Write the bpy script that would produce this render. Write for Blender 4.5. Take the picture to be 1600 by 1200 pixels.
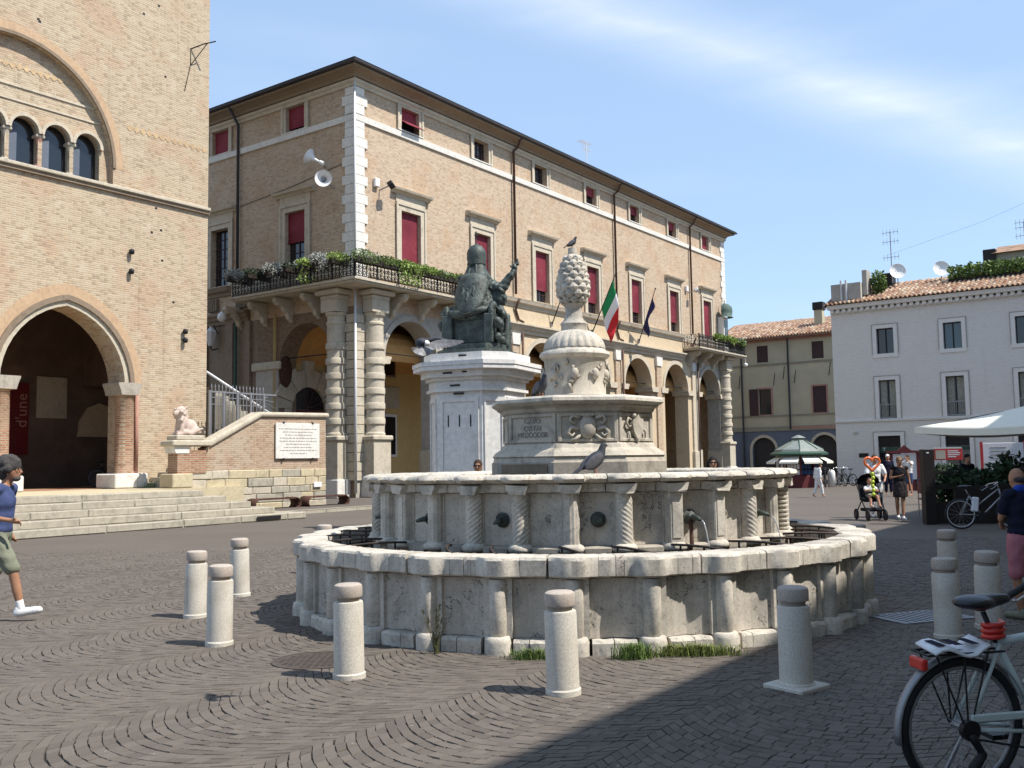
import bpy, bmesh, math, random
import numpy as np
from mathutils import Vector, Matrix, Euler
random.seed(7); np.random.seed(7)
R = math.radians
SC = bpy.context.scene
for o in list(bpy.data.objects): bpy.data.objects.remove(o)
COL = SC.collection

# ------------------------------------------------------------------ camera, sky, sun, exposure
PITCH, ROLL, HC = .0803663, .0161717, 1.65
cd = bpy.data.cameras.new('camera'); cam = bpy.data.objects.new('camera', cd); COL.objects.link(cam)
cd.sensor_width = 36; cd.lens = 1501.475/1600*36; cd.clip_start = .1; cd.clip_end = 2000
cp, sp, cr, sr = math.cos(PITCH), math.sin(PITCH), math.cos(ROLL), math.sin(ROLL)
rt = Vector((cr, sr*sp, -sr*cp)); up = Vector((sr, -cr*sp, cr*cp)); fw = Vector((0, cp, sp))
cam.matrix_world = Matrix(((rt.x, up.x, -fw.x, 0), (rt.y, up.y, -fw.y, 0), (rt.z, up.z, -fw.z, HC), (0, 0, 0, 1)))
SC.camera = cam
SUN_EL = R(55); SUN_DIR = Vector((.93, -.37, 0)).normalized()*math.cos(SUN_EL) + Vector((0, 0, math.sin(SUN_EL)))
sd = bpy.data.lights.new('sun', 'SUN'); so = bpy.data.objects.new('sun', sd); COL.objects.link(so)
sd.energy = 4.6; sd.angle = R(.5); sd.color = (1, .95, .87)
so.rotation_euler = SUN_DIR.to_track_quat('Z', 'Y').to_euler(); so.location = (0, 0, 40)
W = bpy.data.worlds.new('World'); SC.world = W; W.use_nodes = True
nt = W.node_tree; nt.nodes.clear()
def wn(t, **k):
    n = nt.nodes.new(t)
    for a, b in k.items(): setattr(n, a, b)
    return n
sky = wn('ShaderNodeTexSky', sky_type='NISHITA', sun_disc=False, sun_elevation=SUN_EL, sun_rotation=math.atan2(SUN_DIR.x, SUN_DIR.y))
sky.air_density = 1.0; sky.dust_density = .3; sky.ozone_density = 2.0; sky.altitude = 50
bg = wn('ShaderNodeBackground'); bg.inputs['Strength'].default_value = .15
wo = wn('ShaderNodeOutputWorld')
tc = wn('ShaderNodeTexCoord')
# thin cirrus: a streak along a great circle broken up by stretched noise, plus faint veils
n1 = Vector((.53, .76, .50)).normalized()
def dirp(px, py):
    xr = (px-800)/1501.475; yr = -(py-600)/1501.475
    return (rt*xr + up*yr + fw).normalized()
nb = dirp(960, 20).cross(dirp(1560, 215)).normalized()
ax = dirp(960, 20).cross(nb).normalized()
dt = wn('ShaderNodeVectorMath', operation='DOT_PRODUCT'); dt.inputs[1].default_value = nb
mp = wn('ShaderNodeMapping'); mp.vector_type = 'POINT'
mp.inputs['Rotation'].default_value = Matrix((dirp(960, 20), ax, nb)).to_euler()
mp.inputs['Scale'].default_value = (3, 3, 16)
no = wn('ShaderNodeTexNoise'); no.inputs['Scale'].default_value = 1.6; no.inputs['Detail'].default_value = 8; no.inputs['Roughness'].default_value = .55
no2 = wn('ShaderNodeTexNoise'); no2.inputs['Scale'].default_value = 1.1; no2.inputs['Detail'].default_value = 5
def mth(op, a, b=None, c=None, clamp=False):
    m = wn('ShaderNodeMath', operation=op); m.use_clamp = clamp
    for i, x in enumerate((a, b, c)):
        if x is None: continue
        if isinstance(x, (int, float)): m.inputs[i].default_value = x
        else: nt.links.new(x, m.inputs[i])
    return m.outputs[0]
nt.links.new(tc.outputs['Generated'], dt.inputs[0]); nt.links.new(tc.outputs['Generated'], mp.inputs[0])
nt.links.new(mp.outputs[0], no.inputs['Vector']); nt.links.new(mp.outputs[0], no2.inputs['Vector'])
ab = mth('ABSOLUTE', mth('ADD', dt.outputs['Value'], mth('MULTIPLY', mth('SUBTRACT', no2.outputs[0], .5), .03)))
band = mth('SMOOTH_MIN', mth('SUBTRACT', 1, mth('DIVIDE', ab, .062)), 1, .1)
band = mth('MAXIMUM', band, 0)
cl = mth('MULTIPLY', mth('MULTIPLY', band, band), mth('MULTIPLY', no.outputs[0], 1.05), clamp=True)
veil = mth('MULTIPLY', mth('MAXIMUM', mth('SUBTRACT', no2.outputs[0], .5), 0), .35, clamp=True)
cov = mth('ADD', cl, veil, clamp=True)
mx = wn('ShaderNodeMix', data_type='RGBA'); mx.inputs['B'].default_value = (4.9, 5.2, 5.6, 1)
hs = wn('ShaderNodeHueSaturation'); hs.inputs['Saturation'].default_value = .95; hs.inputs['Value'].default_value = 1.0
clr = wn('ShaderNodeMix', data_type='RGBA'); clr.inputs['Factor'].default_value = .62; clr.inputs['B'].default_value = (2.15, 3.2, 4.75, 1)
nt.links.new(sky.outputs[0], clr.inputs['A']); nt.links.new(clr.outputs['Result'], hs.inputs['Color'])
nt.links.new(cov, mx.inputs['Factor']); nt.links.new(hs.outputs[0], mx.inputs['A'])
nt.links.new(mx.outputs['Result'], bg.inputs['Color']); nt.links.new(bg.outputs[0], wo.inputs['Surface'])
vs = SC.view_settings; vs.view_transform = 'Standard'; vs.look = 'None'; vs.gamma = 1; vs.use_curve_mapping = False; vs.exposure = 0.55
SC.cycles.max_bounces = 6; SC.cycles.diffuse_bounces = 3; SC.cycles.glossy_bounces = 2; SC.cycles.transmission_bounces = 4
SC.cycles.caustics_reflective = False; SC.cycles.caustics_refractive = False
SC.cycles.use_adaptive_sampling = True

# ------------------------------------------------------------------ frames
YAW = .6245636
U = Vector((math.sin(YAW), math.cos(YAW), 0)); NR = Vector((math.cos(YAW), -math.sin(YAW), 0))
CA = math.pi/2 - YAW                      # rotation of the city frame: local x = U, local y = -NR
def city(s, n, z=0): p = U*s + NR*n; return (p.x, p.y, z)

# ------------------------------------------------------------------ materials
def srgb(r, g, b):
    f = lambda c: (c/12.92 if c <= .04045 else ((c+.055)/1.055)**2.4)
    return (f(r/255), f(g/255), f(b/255))
class N:
    def __init__(s, name):
        s.m = bpy.data.materials.new(name); s.m.use_nodes = True; s.t = s.m.node_tree
        s.b = s.t.nodes['Principled BSDF']
    def n(s, t, ins=None, **k):
        x = s.t.nodes.new(t)
        for a, b in k.items(): setattr(x, a, b)
        for a, b in (ins or {}).items(): s.set(x.inputs[a], b)
        return x
    def set(s, sock, v):
        if isinstance(v, bpy.types.NodeSocket): s.t.links.new(v, sock)
        elif isinstance(v, (tuple, list, Vector)) and sock.type == 'RGBA': sock.default_value = tuple(v)[:3]+(1,)
        else: sock.default_value = v
    def math(s, op, a, b=0., clamp=False):
        x = s.n('ShaderNodeMath', {0: a, 1: b}, operation=op); x.use_clamp = clamp; return x.outputs[0]
    def mix(s, f, a, b, blend='MIX'):
        x = s.n('ShaderNodeMix', data_type='RGBA', blend_type=blend)
        s.set(x.inputs['Factor'], f); s.set(x.inputs['A'], a); s.set(x.inputs['B'], b); return x.outputs['Result']
    def noise(s, vec, scale, detail=4, rough=.55, dist=0):
        return s.n('ShaderNodeTexNoise', {'Vector': vec, 'Scale': scale, 'Detail': detail, 'Roughness': rough, 'Distortion': dist}).outputs[0]
    def ramp(s, f, lo, hi):
        return s.n('ShaderNodeMapRange', {0: f, 1: lo, 2: hi, 3: 0., 4: 1.}).outputs[0]
    def pos(s): return s.n('ShaderNodeNewGeometry').outputs['Position']
    def obj(s): return s.n('ShaderNodeTexCoord').outputs['Object']
    def bump(s, h, st, d=.02):
        x = s.n('ShaderNodeBump', {'Height': h, 'Strength': st, 'Distance': d}); s.set(s.b.inputs['Normal'], x.outputs[0])
    def fin(s, col, rough=.85, metal=0, spec=.3):
        s.set(s.b.inputs['Base Color'], col); s.set(s.b.inputs['Roughness'], rough); s.set(s.b.inputs['Metallic'], metal)
        s.b.inputs['Specular IOR Level'].default_value = spec; return s.m
def sc(c, k): return tuple(min(1, x*k) for x in c)
def plain(name, col, rough=.8, var=.2, scale=6., metal=0, bump=.15, bscale=60., spec=.3, col2=None, big=.5):
    k = N(name); p = k.pos()
    a = k.noise(p, scale, 6, .6); b = k.noise(p, big, 4)
    c = k.mix(k.ramp(a, .3, .7), sc(col, 1-var), sc(col, 1+var))
    c = k.mix(k.math('MULTIPLY', k.ramp(b, .45, .7), .5), c, col2 or sc(col, 1-var*1.2))
    if bump: k.bump(k.noise(p, bscale, 4), bump)
    return k.fin(c, rough, metal, spec)
def stone(name, col, dirt=(.10, .095, .085), amt=.6, rough=.85, cracks=0., speck=.35, dscale=2.2, bump=.35):
    k = N(name); p = k.pos()
    a = k.noise(p, 9, 8, .65); b = k.noise(p, dscale, 7, .7, .4); d = k.noise(p, 55, 3)
    c = k.mix(k.ramp(a, .3, .72), sc(col, .82), sc(col, 1.1))
    c = k.mix(k.math('MULTIPLY', k.ramp(b, .50, .78), amt), c, dirt)
    # vertical run-off streaks
    sx = k.n('ShaderNodeMapping', {'Vector': p, 'Scale': (14, 14, 1.1)}).outputs[0]
    st = k.noise(sx, 1., 5, .6)
    c = k.mix(k.math('MULTIPLY', k.ramp(st, .55, .8), amt*.55), c, dirt)
    c = k.mix(k.math('MULTIPLY', k.ramp(d, .54, .72), speck), c, sc(dirt, 1.5))
    c = k.mix(k.math('MULTIPLY', k.ramp(k.noise(p, 24, 5, .7), .56, .7), speck*.9), c, sc(dirt, 1.8))
    h = k.math('ADD', k.math('MULTIPLY', a, .6), k.math('MULTIPLY', k.noise(p, 120, 3), .5))
    if cracks:
        w = k.n('ShaderNodeVectorMath', {0: p, 1: (0, 0, 0)}, operation='ADD')
        wob = k.n('ShaderNodeTexNoise', {'Vector': p, 'Scale': 4., 'Detail': 5}).outputs['Color']
        k.set(w.inputs[1], wob)
        v = k.n('ShaderNodeTexVoronoi', {'Vector': w.outputs[0], 'Scale': 2.6}, feature='DISTANCE_TO_EDGE').outputs[0]
        msk = k.math('MULTIPLY', k.math('LESS_THAN', v, .012), k.math('GREATER_THAN', b, .5))
        c = k.mix(k.math('MULTIPLY', msk, cracks), c, sc(dirt, .5))
    k.bump(h, bump, .012)
    return k.fin(c, rough)
def brick(name, c1, c2, mortar, bw=.29, bh=.072, ms=.014, patch=None, patch2=None, dark=.0, rough=.9, pick=.30):
    k = N(name); o = k.obj(); x = k.n('ShaderNodeSeparateXYZ', {0: o})
    q = k.math('ADD', x.outputs[0], x.outputs[1])
    vv = k.n('ShaderNodeCombineXYZ', {0: q, 1: x.outputs[2]}).outputs[0]
    wob = k.n('ShaderNodeTexNoise', {'Vector': o, 'Scale': 3., 'Detail': 3}).outputs['Color']
    vv = k.n('ShaderNodeVectorMath', {0: vv, 1: k.n('ShaderNodeVectorMath', {0: wob, 1: (.03, .03, 0)}, operation='MULTIPLY').outputs[0]}, operation='ADD').outputs[0]
    b = k.n('ShaderNodeTexBrick', {'Vector': vv, 'Color1': c1, 'Color2': c2, 'Mortar': mortar, 'Scale': 1., 'Mortar Size': ms, 'Mortar Smooth': .2, 'Bias': -.1, 'Brick Width': bw, 'Row Height': bh})
    big = k.noise(o, .55, 6, .6, .3); med = k.noise(o, 1.7, 6, .65); fine = k.noise(o, 22, 4)
    c = b.outputs['Color']
    if patch: c = k.mix(k.math('MULTIPLY', k.ramp(big, .5, .62), .75), c, k.mix(.55, b.outputs['Color'], patch))
    if patch2: c = k.mix(k.math('MULTIPLY', k.ramp(med, .56, .68), .7), c, k.mix(.6, b.outputs['Color'], patch2))
    # bricks picked out darker one by one
    cell = k.n('ShaderNodeCombineXYZ', {0: k.math('FLOOR', k.math('DIVIDE', q, bw*.5)), 1: k.math('FLOOR', k.math('DIVIDE', x.outputs[2], bh))}).outputs[0]
    wn_ = k.n('ShaderNodeTexWhiteNoise', {0: cell}).outputs[0]
    c = k.mix(k.math('MULTIPLY', k.math('GREATER_THAN', wn_, .86), pick), c, sc(c1, .45))
    st = k.noise(k.n('ShaderNodeMapping', {'Vector': o, 'Scale': (3, 3, .25)}).outputs[0], 1., 6, .6)
    c = k.mix(k.math('MULTIPLY', k.ramp(st, .58, .8), .35+dark), c, sc(c1, .35))
    c = k.mix(k.ramp(fine, .35, .7), sc_(k, c, .84), c)
    k.bump(k.math('ADD', k.math('SUBTRACT', 1., b.outputs['Fac']), k.math('MULTIPLY', fine, .5)), .6, .012)
    return k.fin(c, rough, spec=.15)
def sc_(k, c, f): return k.mix(1., c, (f, f, f), 'MULTIPLY')

MT = {}
MT['istria'] = stone('istrian_stone', (.57, .52, .445), amt=.8, speck=.6)
MT['istria_panel'] = stone('istrian_panel', (.50, .45, .385), amt=.8, cracks=.8, speck=.45)
MT['istria_dark'] = stone('weathered_stone', (.40, .355, .295), amt=.75, speck=.5, dscale=3)
MT['carved'] = stone('carved_stone', (.50, .45, .375), amt=.85, speck=.35, dscale=3.5)
MT['granite'] = plain('bollard_granite', (.55, .51, .445), .8, .24, 90, bump=.25, bscale=150, col2=(.34, .29, .22), big=3.2)
MT['marble'] = stone('pedestal_marble', (.70, .68, .645), dirt=(.25, .25, .24), amt=.35, speck=.15)
MT['white_stone'] = stone('white_quoin_stone', (.72, .69, .63), dirt=(.25, .22, .18), amt=.35, speck=.2)
MT['travertine'] = stone('travertine', (.52, .46, .36), dirt=(.16, .135, .10), amt=.55, speck=.3)
MT['trim'] = stone('facade_trim', (.56, .485, .375), dirt=(.17, .14, .10), amt=.55, speck=.25)
MT['step'] = stone('step_stone', (.40, .36, .285), dirt=(.14, .125, .10), amt=.85, dscale=3, speck=.5)
MT['yellow_block'] = stone('yellow_sandstone', (.52, .44, .29), dirt=(.22, .19, .13), amt=.6, speck=.4)
MT['brick_a'] = brick('arengo_brick', (.44, .315, .20), (.57, .445, .30), (.54, .47, .36), patch=(.50, .31, .20), patch2=(.62, .55, .42))
MT['brick_p'] = brick('palace_brick', (.48, .345, .235), (.62, .47, .335), (.56, .465, .355), bh=.08, patch=(.50, .31, .18), patch2=(.52, .42, .29))
MT['brick_r'] = brick('parapet_brick', (.33, .155, .09), (.45, .24, .145), (.42, .35, .26), patch=(.42, .33, .24), patch2=(.28, .15, .09))
MT['brick_shade_tone'] = brick('shaded_brick', (.20, .135, .09), (.29, .195, .13), (.25, .19, .135))  # palace brick with the left facade's shade put into its colour
MT['plaster_grey'] = plain('grey_plaster', (.40, .37, .32), .9, .15, 3, bump=.2)
MT['plaster_tan'] = plain('tan_plaster', (.56, .445, .30), .9, .12, 4, bump=.15)
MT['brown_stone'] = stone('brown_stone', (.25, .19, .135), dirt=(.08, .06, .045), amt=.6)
MT['orange'] = plain('orange_plaster', (.62, .34, .12), .9, .1, 3, bump=.1)
MT['yellow'] = plain('yellow_plaster', (.62, .45, .20), .9, .1, 3, bump=.1)
MT['dark_room'] = plain('dark_interior', (.05, .045, .045), .9, .2, 2)
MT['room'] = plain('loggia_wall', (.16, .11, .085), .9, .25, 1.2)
MT['white_wall'] = brick('white_painted_brick', (.82, .785, .73), (.87, .835, .78), (.80, .765, .71), bh=.085, pick=.05, dark=-.22)
MT['white_frame'] = plain('white_frame', (.78, .755, .71), .85, .05, 5)
MT['beige_wall'] = plain('beige_wall', (.46, .41, .29), .9, .10, .8, bump=.15)
MT['slate_wall'] = plain('slate_blue_plaster', (.13, .15, .19), .9, .12, 1.2)
MT['rose'] = plain('rose_trim', (.40, .22, .17), .9, .15, 4)
MT['olive_trim'] = plain('olive_trim', (.27, .25, .19), .9, .15, 4)
MT['blind'] = plain('red_blind', (.22, .022, .04), .75, .12, 3, bump=.05)
k = N('red_blind'); p = k.pos(); z_ = k.n('ShaderNodeSeparateXYZ', {0: p}).outputs[2]
sl = k.math('FRACT', k.math('MULTIPLY', z_, 9.)); f_ = k.noise(p, .35, 3); c = k.mix(k.ramp(f_, .35, .65), (.16, .016, .03), (.27, .035, .055))
c = k.mix(k.math('MULTIPLY', k.math('LESS_THAN', sl, .14), .55), c, (.05, .006, .01)); c = k.mix(k.math('MULTIPLY', k.ramp(k.noise(p, 3, 5), .5, .8), .4), c, (.30, .09, .09))
k.bump(sl, .5, .03); MT['blind'] = k.fin(c, .7)
MT['shutter'] = plain('brown_shutter', (.055, .03, .03), .7, .2, 9)
MT['iron'] = plain('black_iron', (.022, .021, .022), .5, .3, 30, metal=.3)
MT['steel'] = plain('grey_steel', (.30, .30, .31), .45, .15, 20, metal=.6)
MT['pale_metal'] = plain('pale_metal', (.60, .60, .60), .5, .08, 20, metal=.1)
MT['white_plastic'] = plain('white_plastic', (.75, .75, .74), .45, .05, 8, bump=.02)
MT['rust'] = plain('rusty_steel', (.085, .04, .028), .75, .35, 9, metal=.2)
MT['copper_pipe'] = plain('drain_pipe', (.10, .055, .04), .6, .25, 6, metal=.3)
MT['dark_pipe'] = plain('dark_pipe', (.045, .042, .045), .6, .25, 6)
MT['eave'] = plain('eave_metal', (.055, .05, .055), .6, .25, 5)
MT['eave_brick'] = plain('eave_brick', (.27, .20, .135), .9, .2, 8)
MT['wood_dark'] = plain('dark_wood', (.018, .014, .013), .55, .3, 14)
MT['cream'] = plain('cream_canvas', (.78, .75, .64), .9, .04, 5, bump=.05)
MT['canvas_under'] = MT['cream']
MT['rubber'] = plain('black_rubber', (.016, .016, .018), .6, .2, 20)
MT['seat'] = plain('black_vinyl', (.014, .014, .016), .35, .2, 20, spec=.5)
MT['bike_paint'] = plain('pale_green_paint', (.50, .57, .55), .35, .08, 12, spec=.5, bump=.03)
MT['chrome'] = plain('chrome', (.6, .6, .6), .25, .05, 20, metal=.9, bump=0)
MT['red_plastic'] = plain('red_plastic', (.55, .03, .02), .3, .1, 9, spec=.5, bump=.02)
MT['red_paint'] = plain('red_paint', (.45, .04, .04), .6, .1, 5)
MT['maroon'] = plain('maroon_paint', (.12, .025, .03), .6, .15, 5)
MT['green_paint'] = plain('green_paint', (.035, .08, .055), .5, .15, 6)
MT['kiosk_roof'] = plain('kiosk_roof', (.24, .265, .245), .5, .15, 5, metal=.2)
MT['paper'] = plain('paper', (.72, .72, .74), .8, .06, 12)
MT['ink'] = plain('ink', (.10, .09, .09), .9, .1, 10)
MT['engraved'] = plain('engraved_letters', (.30, .275, .24), .9, .15, 10)
MT['faint_ink'] = plain('faint_engraving', (.30, .28, .25), .9, .1, 10)
MT['banner'] = plain('red_banner', (.14, .014, .016), .85, .1, 4)
MT['grass'] = plain('grass_blades', (.17, .20, .055), .8, .35, 12, bump=0)
MT['weed'] = plain('dry_weed', (.11, .11, .05), .85, .3, 12, bump=0)
MT['leaf'] = plain('leaf_green', (.135, .20, .05), .7, .4, 7, bump=0)
MT['leaf_light'] = plain('leaf_bright', (.24, .32, .08), .7, .35, 7, bump=0)
MT['leaf_dark'] = plain('leaf_dark', (.028, .052, .022), .6, .4, 5, bump=0)
MT['leaf_grey'] = plain('silver_leaf', (.36, .37, .34), .8, .2, 9, bump=0)
MT['petal'] = plain('white_petals', (.72, .72, .70), .8, .08, 9, bump=0)
MT['flag_g'] = plain('flag_green', (.02, .25, .09), .8, .05, 5, bump=.05)
MT['flag_w'] = plain('flag_white', (.80, .80, .82), .8, .03, 5, bump=.05)
MT['flag_r'] = plain('flag_red', (.62, .03, .035), .8, .05, 5, bump=.05)
MT['flag_b'] = plain('flag_blue', (.010, .015, .09), .8, .08, 5, bump=.05)
MT['gold'] = plain('yellow_stars', (.7, .55, .05), .8, .05, 5)
MT['pigeon'] = plain('pigeon_grey', (.045, .048, .06), .75, .35, 25, bump=.15)
MT['pigeon_pale'] = plain('pigeon_pale', (.10, .10, .115), .8, .3, 30, bump=.1)
MT['pigeon_light'] = plain('pigeon_feathers', (.27, .27, .285), .8, .4, 40, bump=.1)
MT['pigeon_white'] = plain('pigeon_white', (.75, .75, .76), .8, .05, 20)
MT['soil'] = plain('soil', (.035, .028, .022), .95, .3, 20)
def glass(name, col, rough=.08):
    k = N(name); p = k.pos()
    k.bump(k.noise(p, 2.2, 2), .06, .05)
    return k.fin(col, rough, 0, .8)
MT['glass'] = glass('window_glass', (.012, .014, .018))
MT['glass_blue'] = glass('blue_glass', (.05, .085, .10))
MT['curtain'] = plain('net_curtain', (.30, .30, .25), .9, .3, 9)
k = N('water'); k.bump(k.noise(k.pos(), 14, 3), .25, .03); MT['water'] = k.fin((.02, .028, .024), .06, 0, .6)
k = N('falling_water'); k.b.inputs['Transmission Weight'].default_value = .6; MT['jet'] = k.fin((.75, .78, .8), .1, 0, .5)
# bronze with green patina
k = N('bronze'); p = k.pos()
a = k.noise(p, 5, 7, .65); b = k.noise(k.n('ShaderNodeMapping', {'Vector': p, 'Scale': (9, 9, 1.6)}).outputs[0], 1., 5)
c = k.mix(k.ramp(a, .35, .7), (.03, .036, .033), (.10, .122, .108))
c = k.mix(k.math('MULTIPLY', k.ramp(b, .56, .78), .6), c, (.15, .19, .16))
k.bump(k.math('ADD', a, k.noise(p, 26, 5)), .5, .03); MT['bronze'] = k.fin(c, .55, .25, .4)
# skin and cloth
def cloth(name, c, rough=.9, var=.12): return plain(name, c, rough, var, 22, bump=.25, bscale=70, spec=.15)
MT['skin'] = plain('skin', (.42, .22, .14), .6, .12, 9, bump=.05)
MT['skin_tan'] = plain('tanned_skin', (.34, .175, .105), .6, .12, 9, bump=.05)
MT['hair_grey'] = plain('grey_hair', (.065, .06, .058), .85, .45, 60, bump=.9, bscale=90)
MT['hair_brown'] = plain('brown_hair', (.06, .035, .022), .8, .35, 60, bump=.8, bscale=90)
MT['hair_black'] = plain('black_hair', (.014, .011, .010), .7, .3, 60, bump=.8, bscale=90)
MT['hair_blond'] = plain('blond_hair', (.20, .125, .06), .8, .3, 60, bump=.8, bscale=90)
MT['beard'] = plain('grey_beard', (.10, .088, .08), .9, .3, 60, bump=.8, bscale=90)
MT['cloth_blue'] = cloth('blue_shirt', (.055, .075, .17))
MT['cloth_khaki'] = cloth('khaki_shorts', (.20, .21, .155))
MT['cloth_white'] = cloth('white_cloth', (.72, .72, .72))
MT['cloth_black'] = cloth('black_cloth', (.014, .014, .018))
MT['cloth_navy'] = cloth('navy_cloth', (.012, .014, .032))
MT['cloth_pink'] = cloth('pink_checked_shorts', (.42, .16, .19))
MT['cloth_denim'] = cloth('denim', (.045, .075, .17))
MT['cloth_royal'] = cloth('royal_blue_collar', (.02, .06, .35))
MT['cloth_darkskirt'] = cloth('dark_skirt', (.035, .028, .03), var=.5)
MT['balloon_o'] = plain('orange_balloon', (.75, .17, .05), .25, .05, 5, spec=.5, bump=0)
MT['balloon_g'] = plain('lime_balloon', (.50, .60, .05), .25, .05, 5, spec=.5, bump=0)
# clay tiles, coloured tile by tile
k = N('clay_tile'); g_ = k.n('ShaderNodeNewGeometry'); rnd = g_.outputs['Random Per Island']; p = g_.outputs['Position']
c = k.mix(rnd, (.20, .10, .065), (.44, .29, .19)); c = k.mix(k.math('MULTIPLY', k.math('GREATER_THAN', k.math('FRACT', k.math('MULTIPLY', rnd, 7.3)), .7), .7), c, (.50, .43, .33))
c = k.mix(k.ramp(k.noise(p, 1.5, 6), .5, .75), c, (.12, .09, .07)); MT['tile'] = k.fin(c, .9)
# cobbles: tint per stone
def cob(name, far):
    k = N(name); g_ = k.n('ShaderNodeNewGeometry'); p = g_.outputs['Position']
    oi = k.n('ShaderNodeObjectInfo').outputs['Random']
    rnd = k.math('FRACT', k.math('ADD', k.math('MULTIPLY', g_.outputs['Random Per Island'], 1.), oi))
    if far:
        v = k.n('ShaderNodeTexVoronoi', {'Vector': p, 'Scale': 10.}); e = k.n('ShaderNodeTexVoronoi', {'Vector': p, 'Scale': 10.}, feature='DISTANCE_TO_EDGE').outputs[0]
        rnd = k.math('FRACT', k.math('MULTIPLY', v.outputs['Distance'], 5.))
    c = k.mix(rnd, (.094, .079, .067), (.138, .117, .099))
    c = k.mix(k.math('MULTIPLY', k.ramp(k.noise(p, .35, 5), .4, .7), .55), c, (.150, .127, .106))
    c = k.mix(k.math('MULTIPLY', k.ramp(k.noise(p, 3.5, 6, .7), .55, .8), .4), c, (.080, .068, .059))
    c = k.mix(k.math('MULTIPLY', k.math('GREATER_THAN', k.noise(p, 16, 2), .74), .5), c, (.36, .34, .31))
    if far: c = k.mix(k.math('MULTIPLY', k.math('LESS_THAN', e, .03), .35), c, (.05, .045, .04))
    k.bump(k.math('ADD', k.noise(p, 28, 5), k.math('MULTIPLY', k.noise(p, 130, 3), .4)), .45, .012)
    return k.fin(c, .8, 0, .25)
MT['cobble'] = cob('cobblestone', False); MT['ground'] = cob('paving_far', True)
k = N('joint'); p = k.pos(); c = k.mix(k.ramp(k.noise(p, .9, 6), .5, .62), (.026, .022, .018), (.12, .10, .083)); MT['joint'] = k.fin(c, .95)
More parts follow.
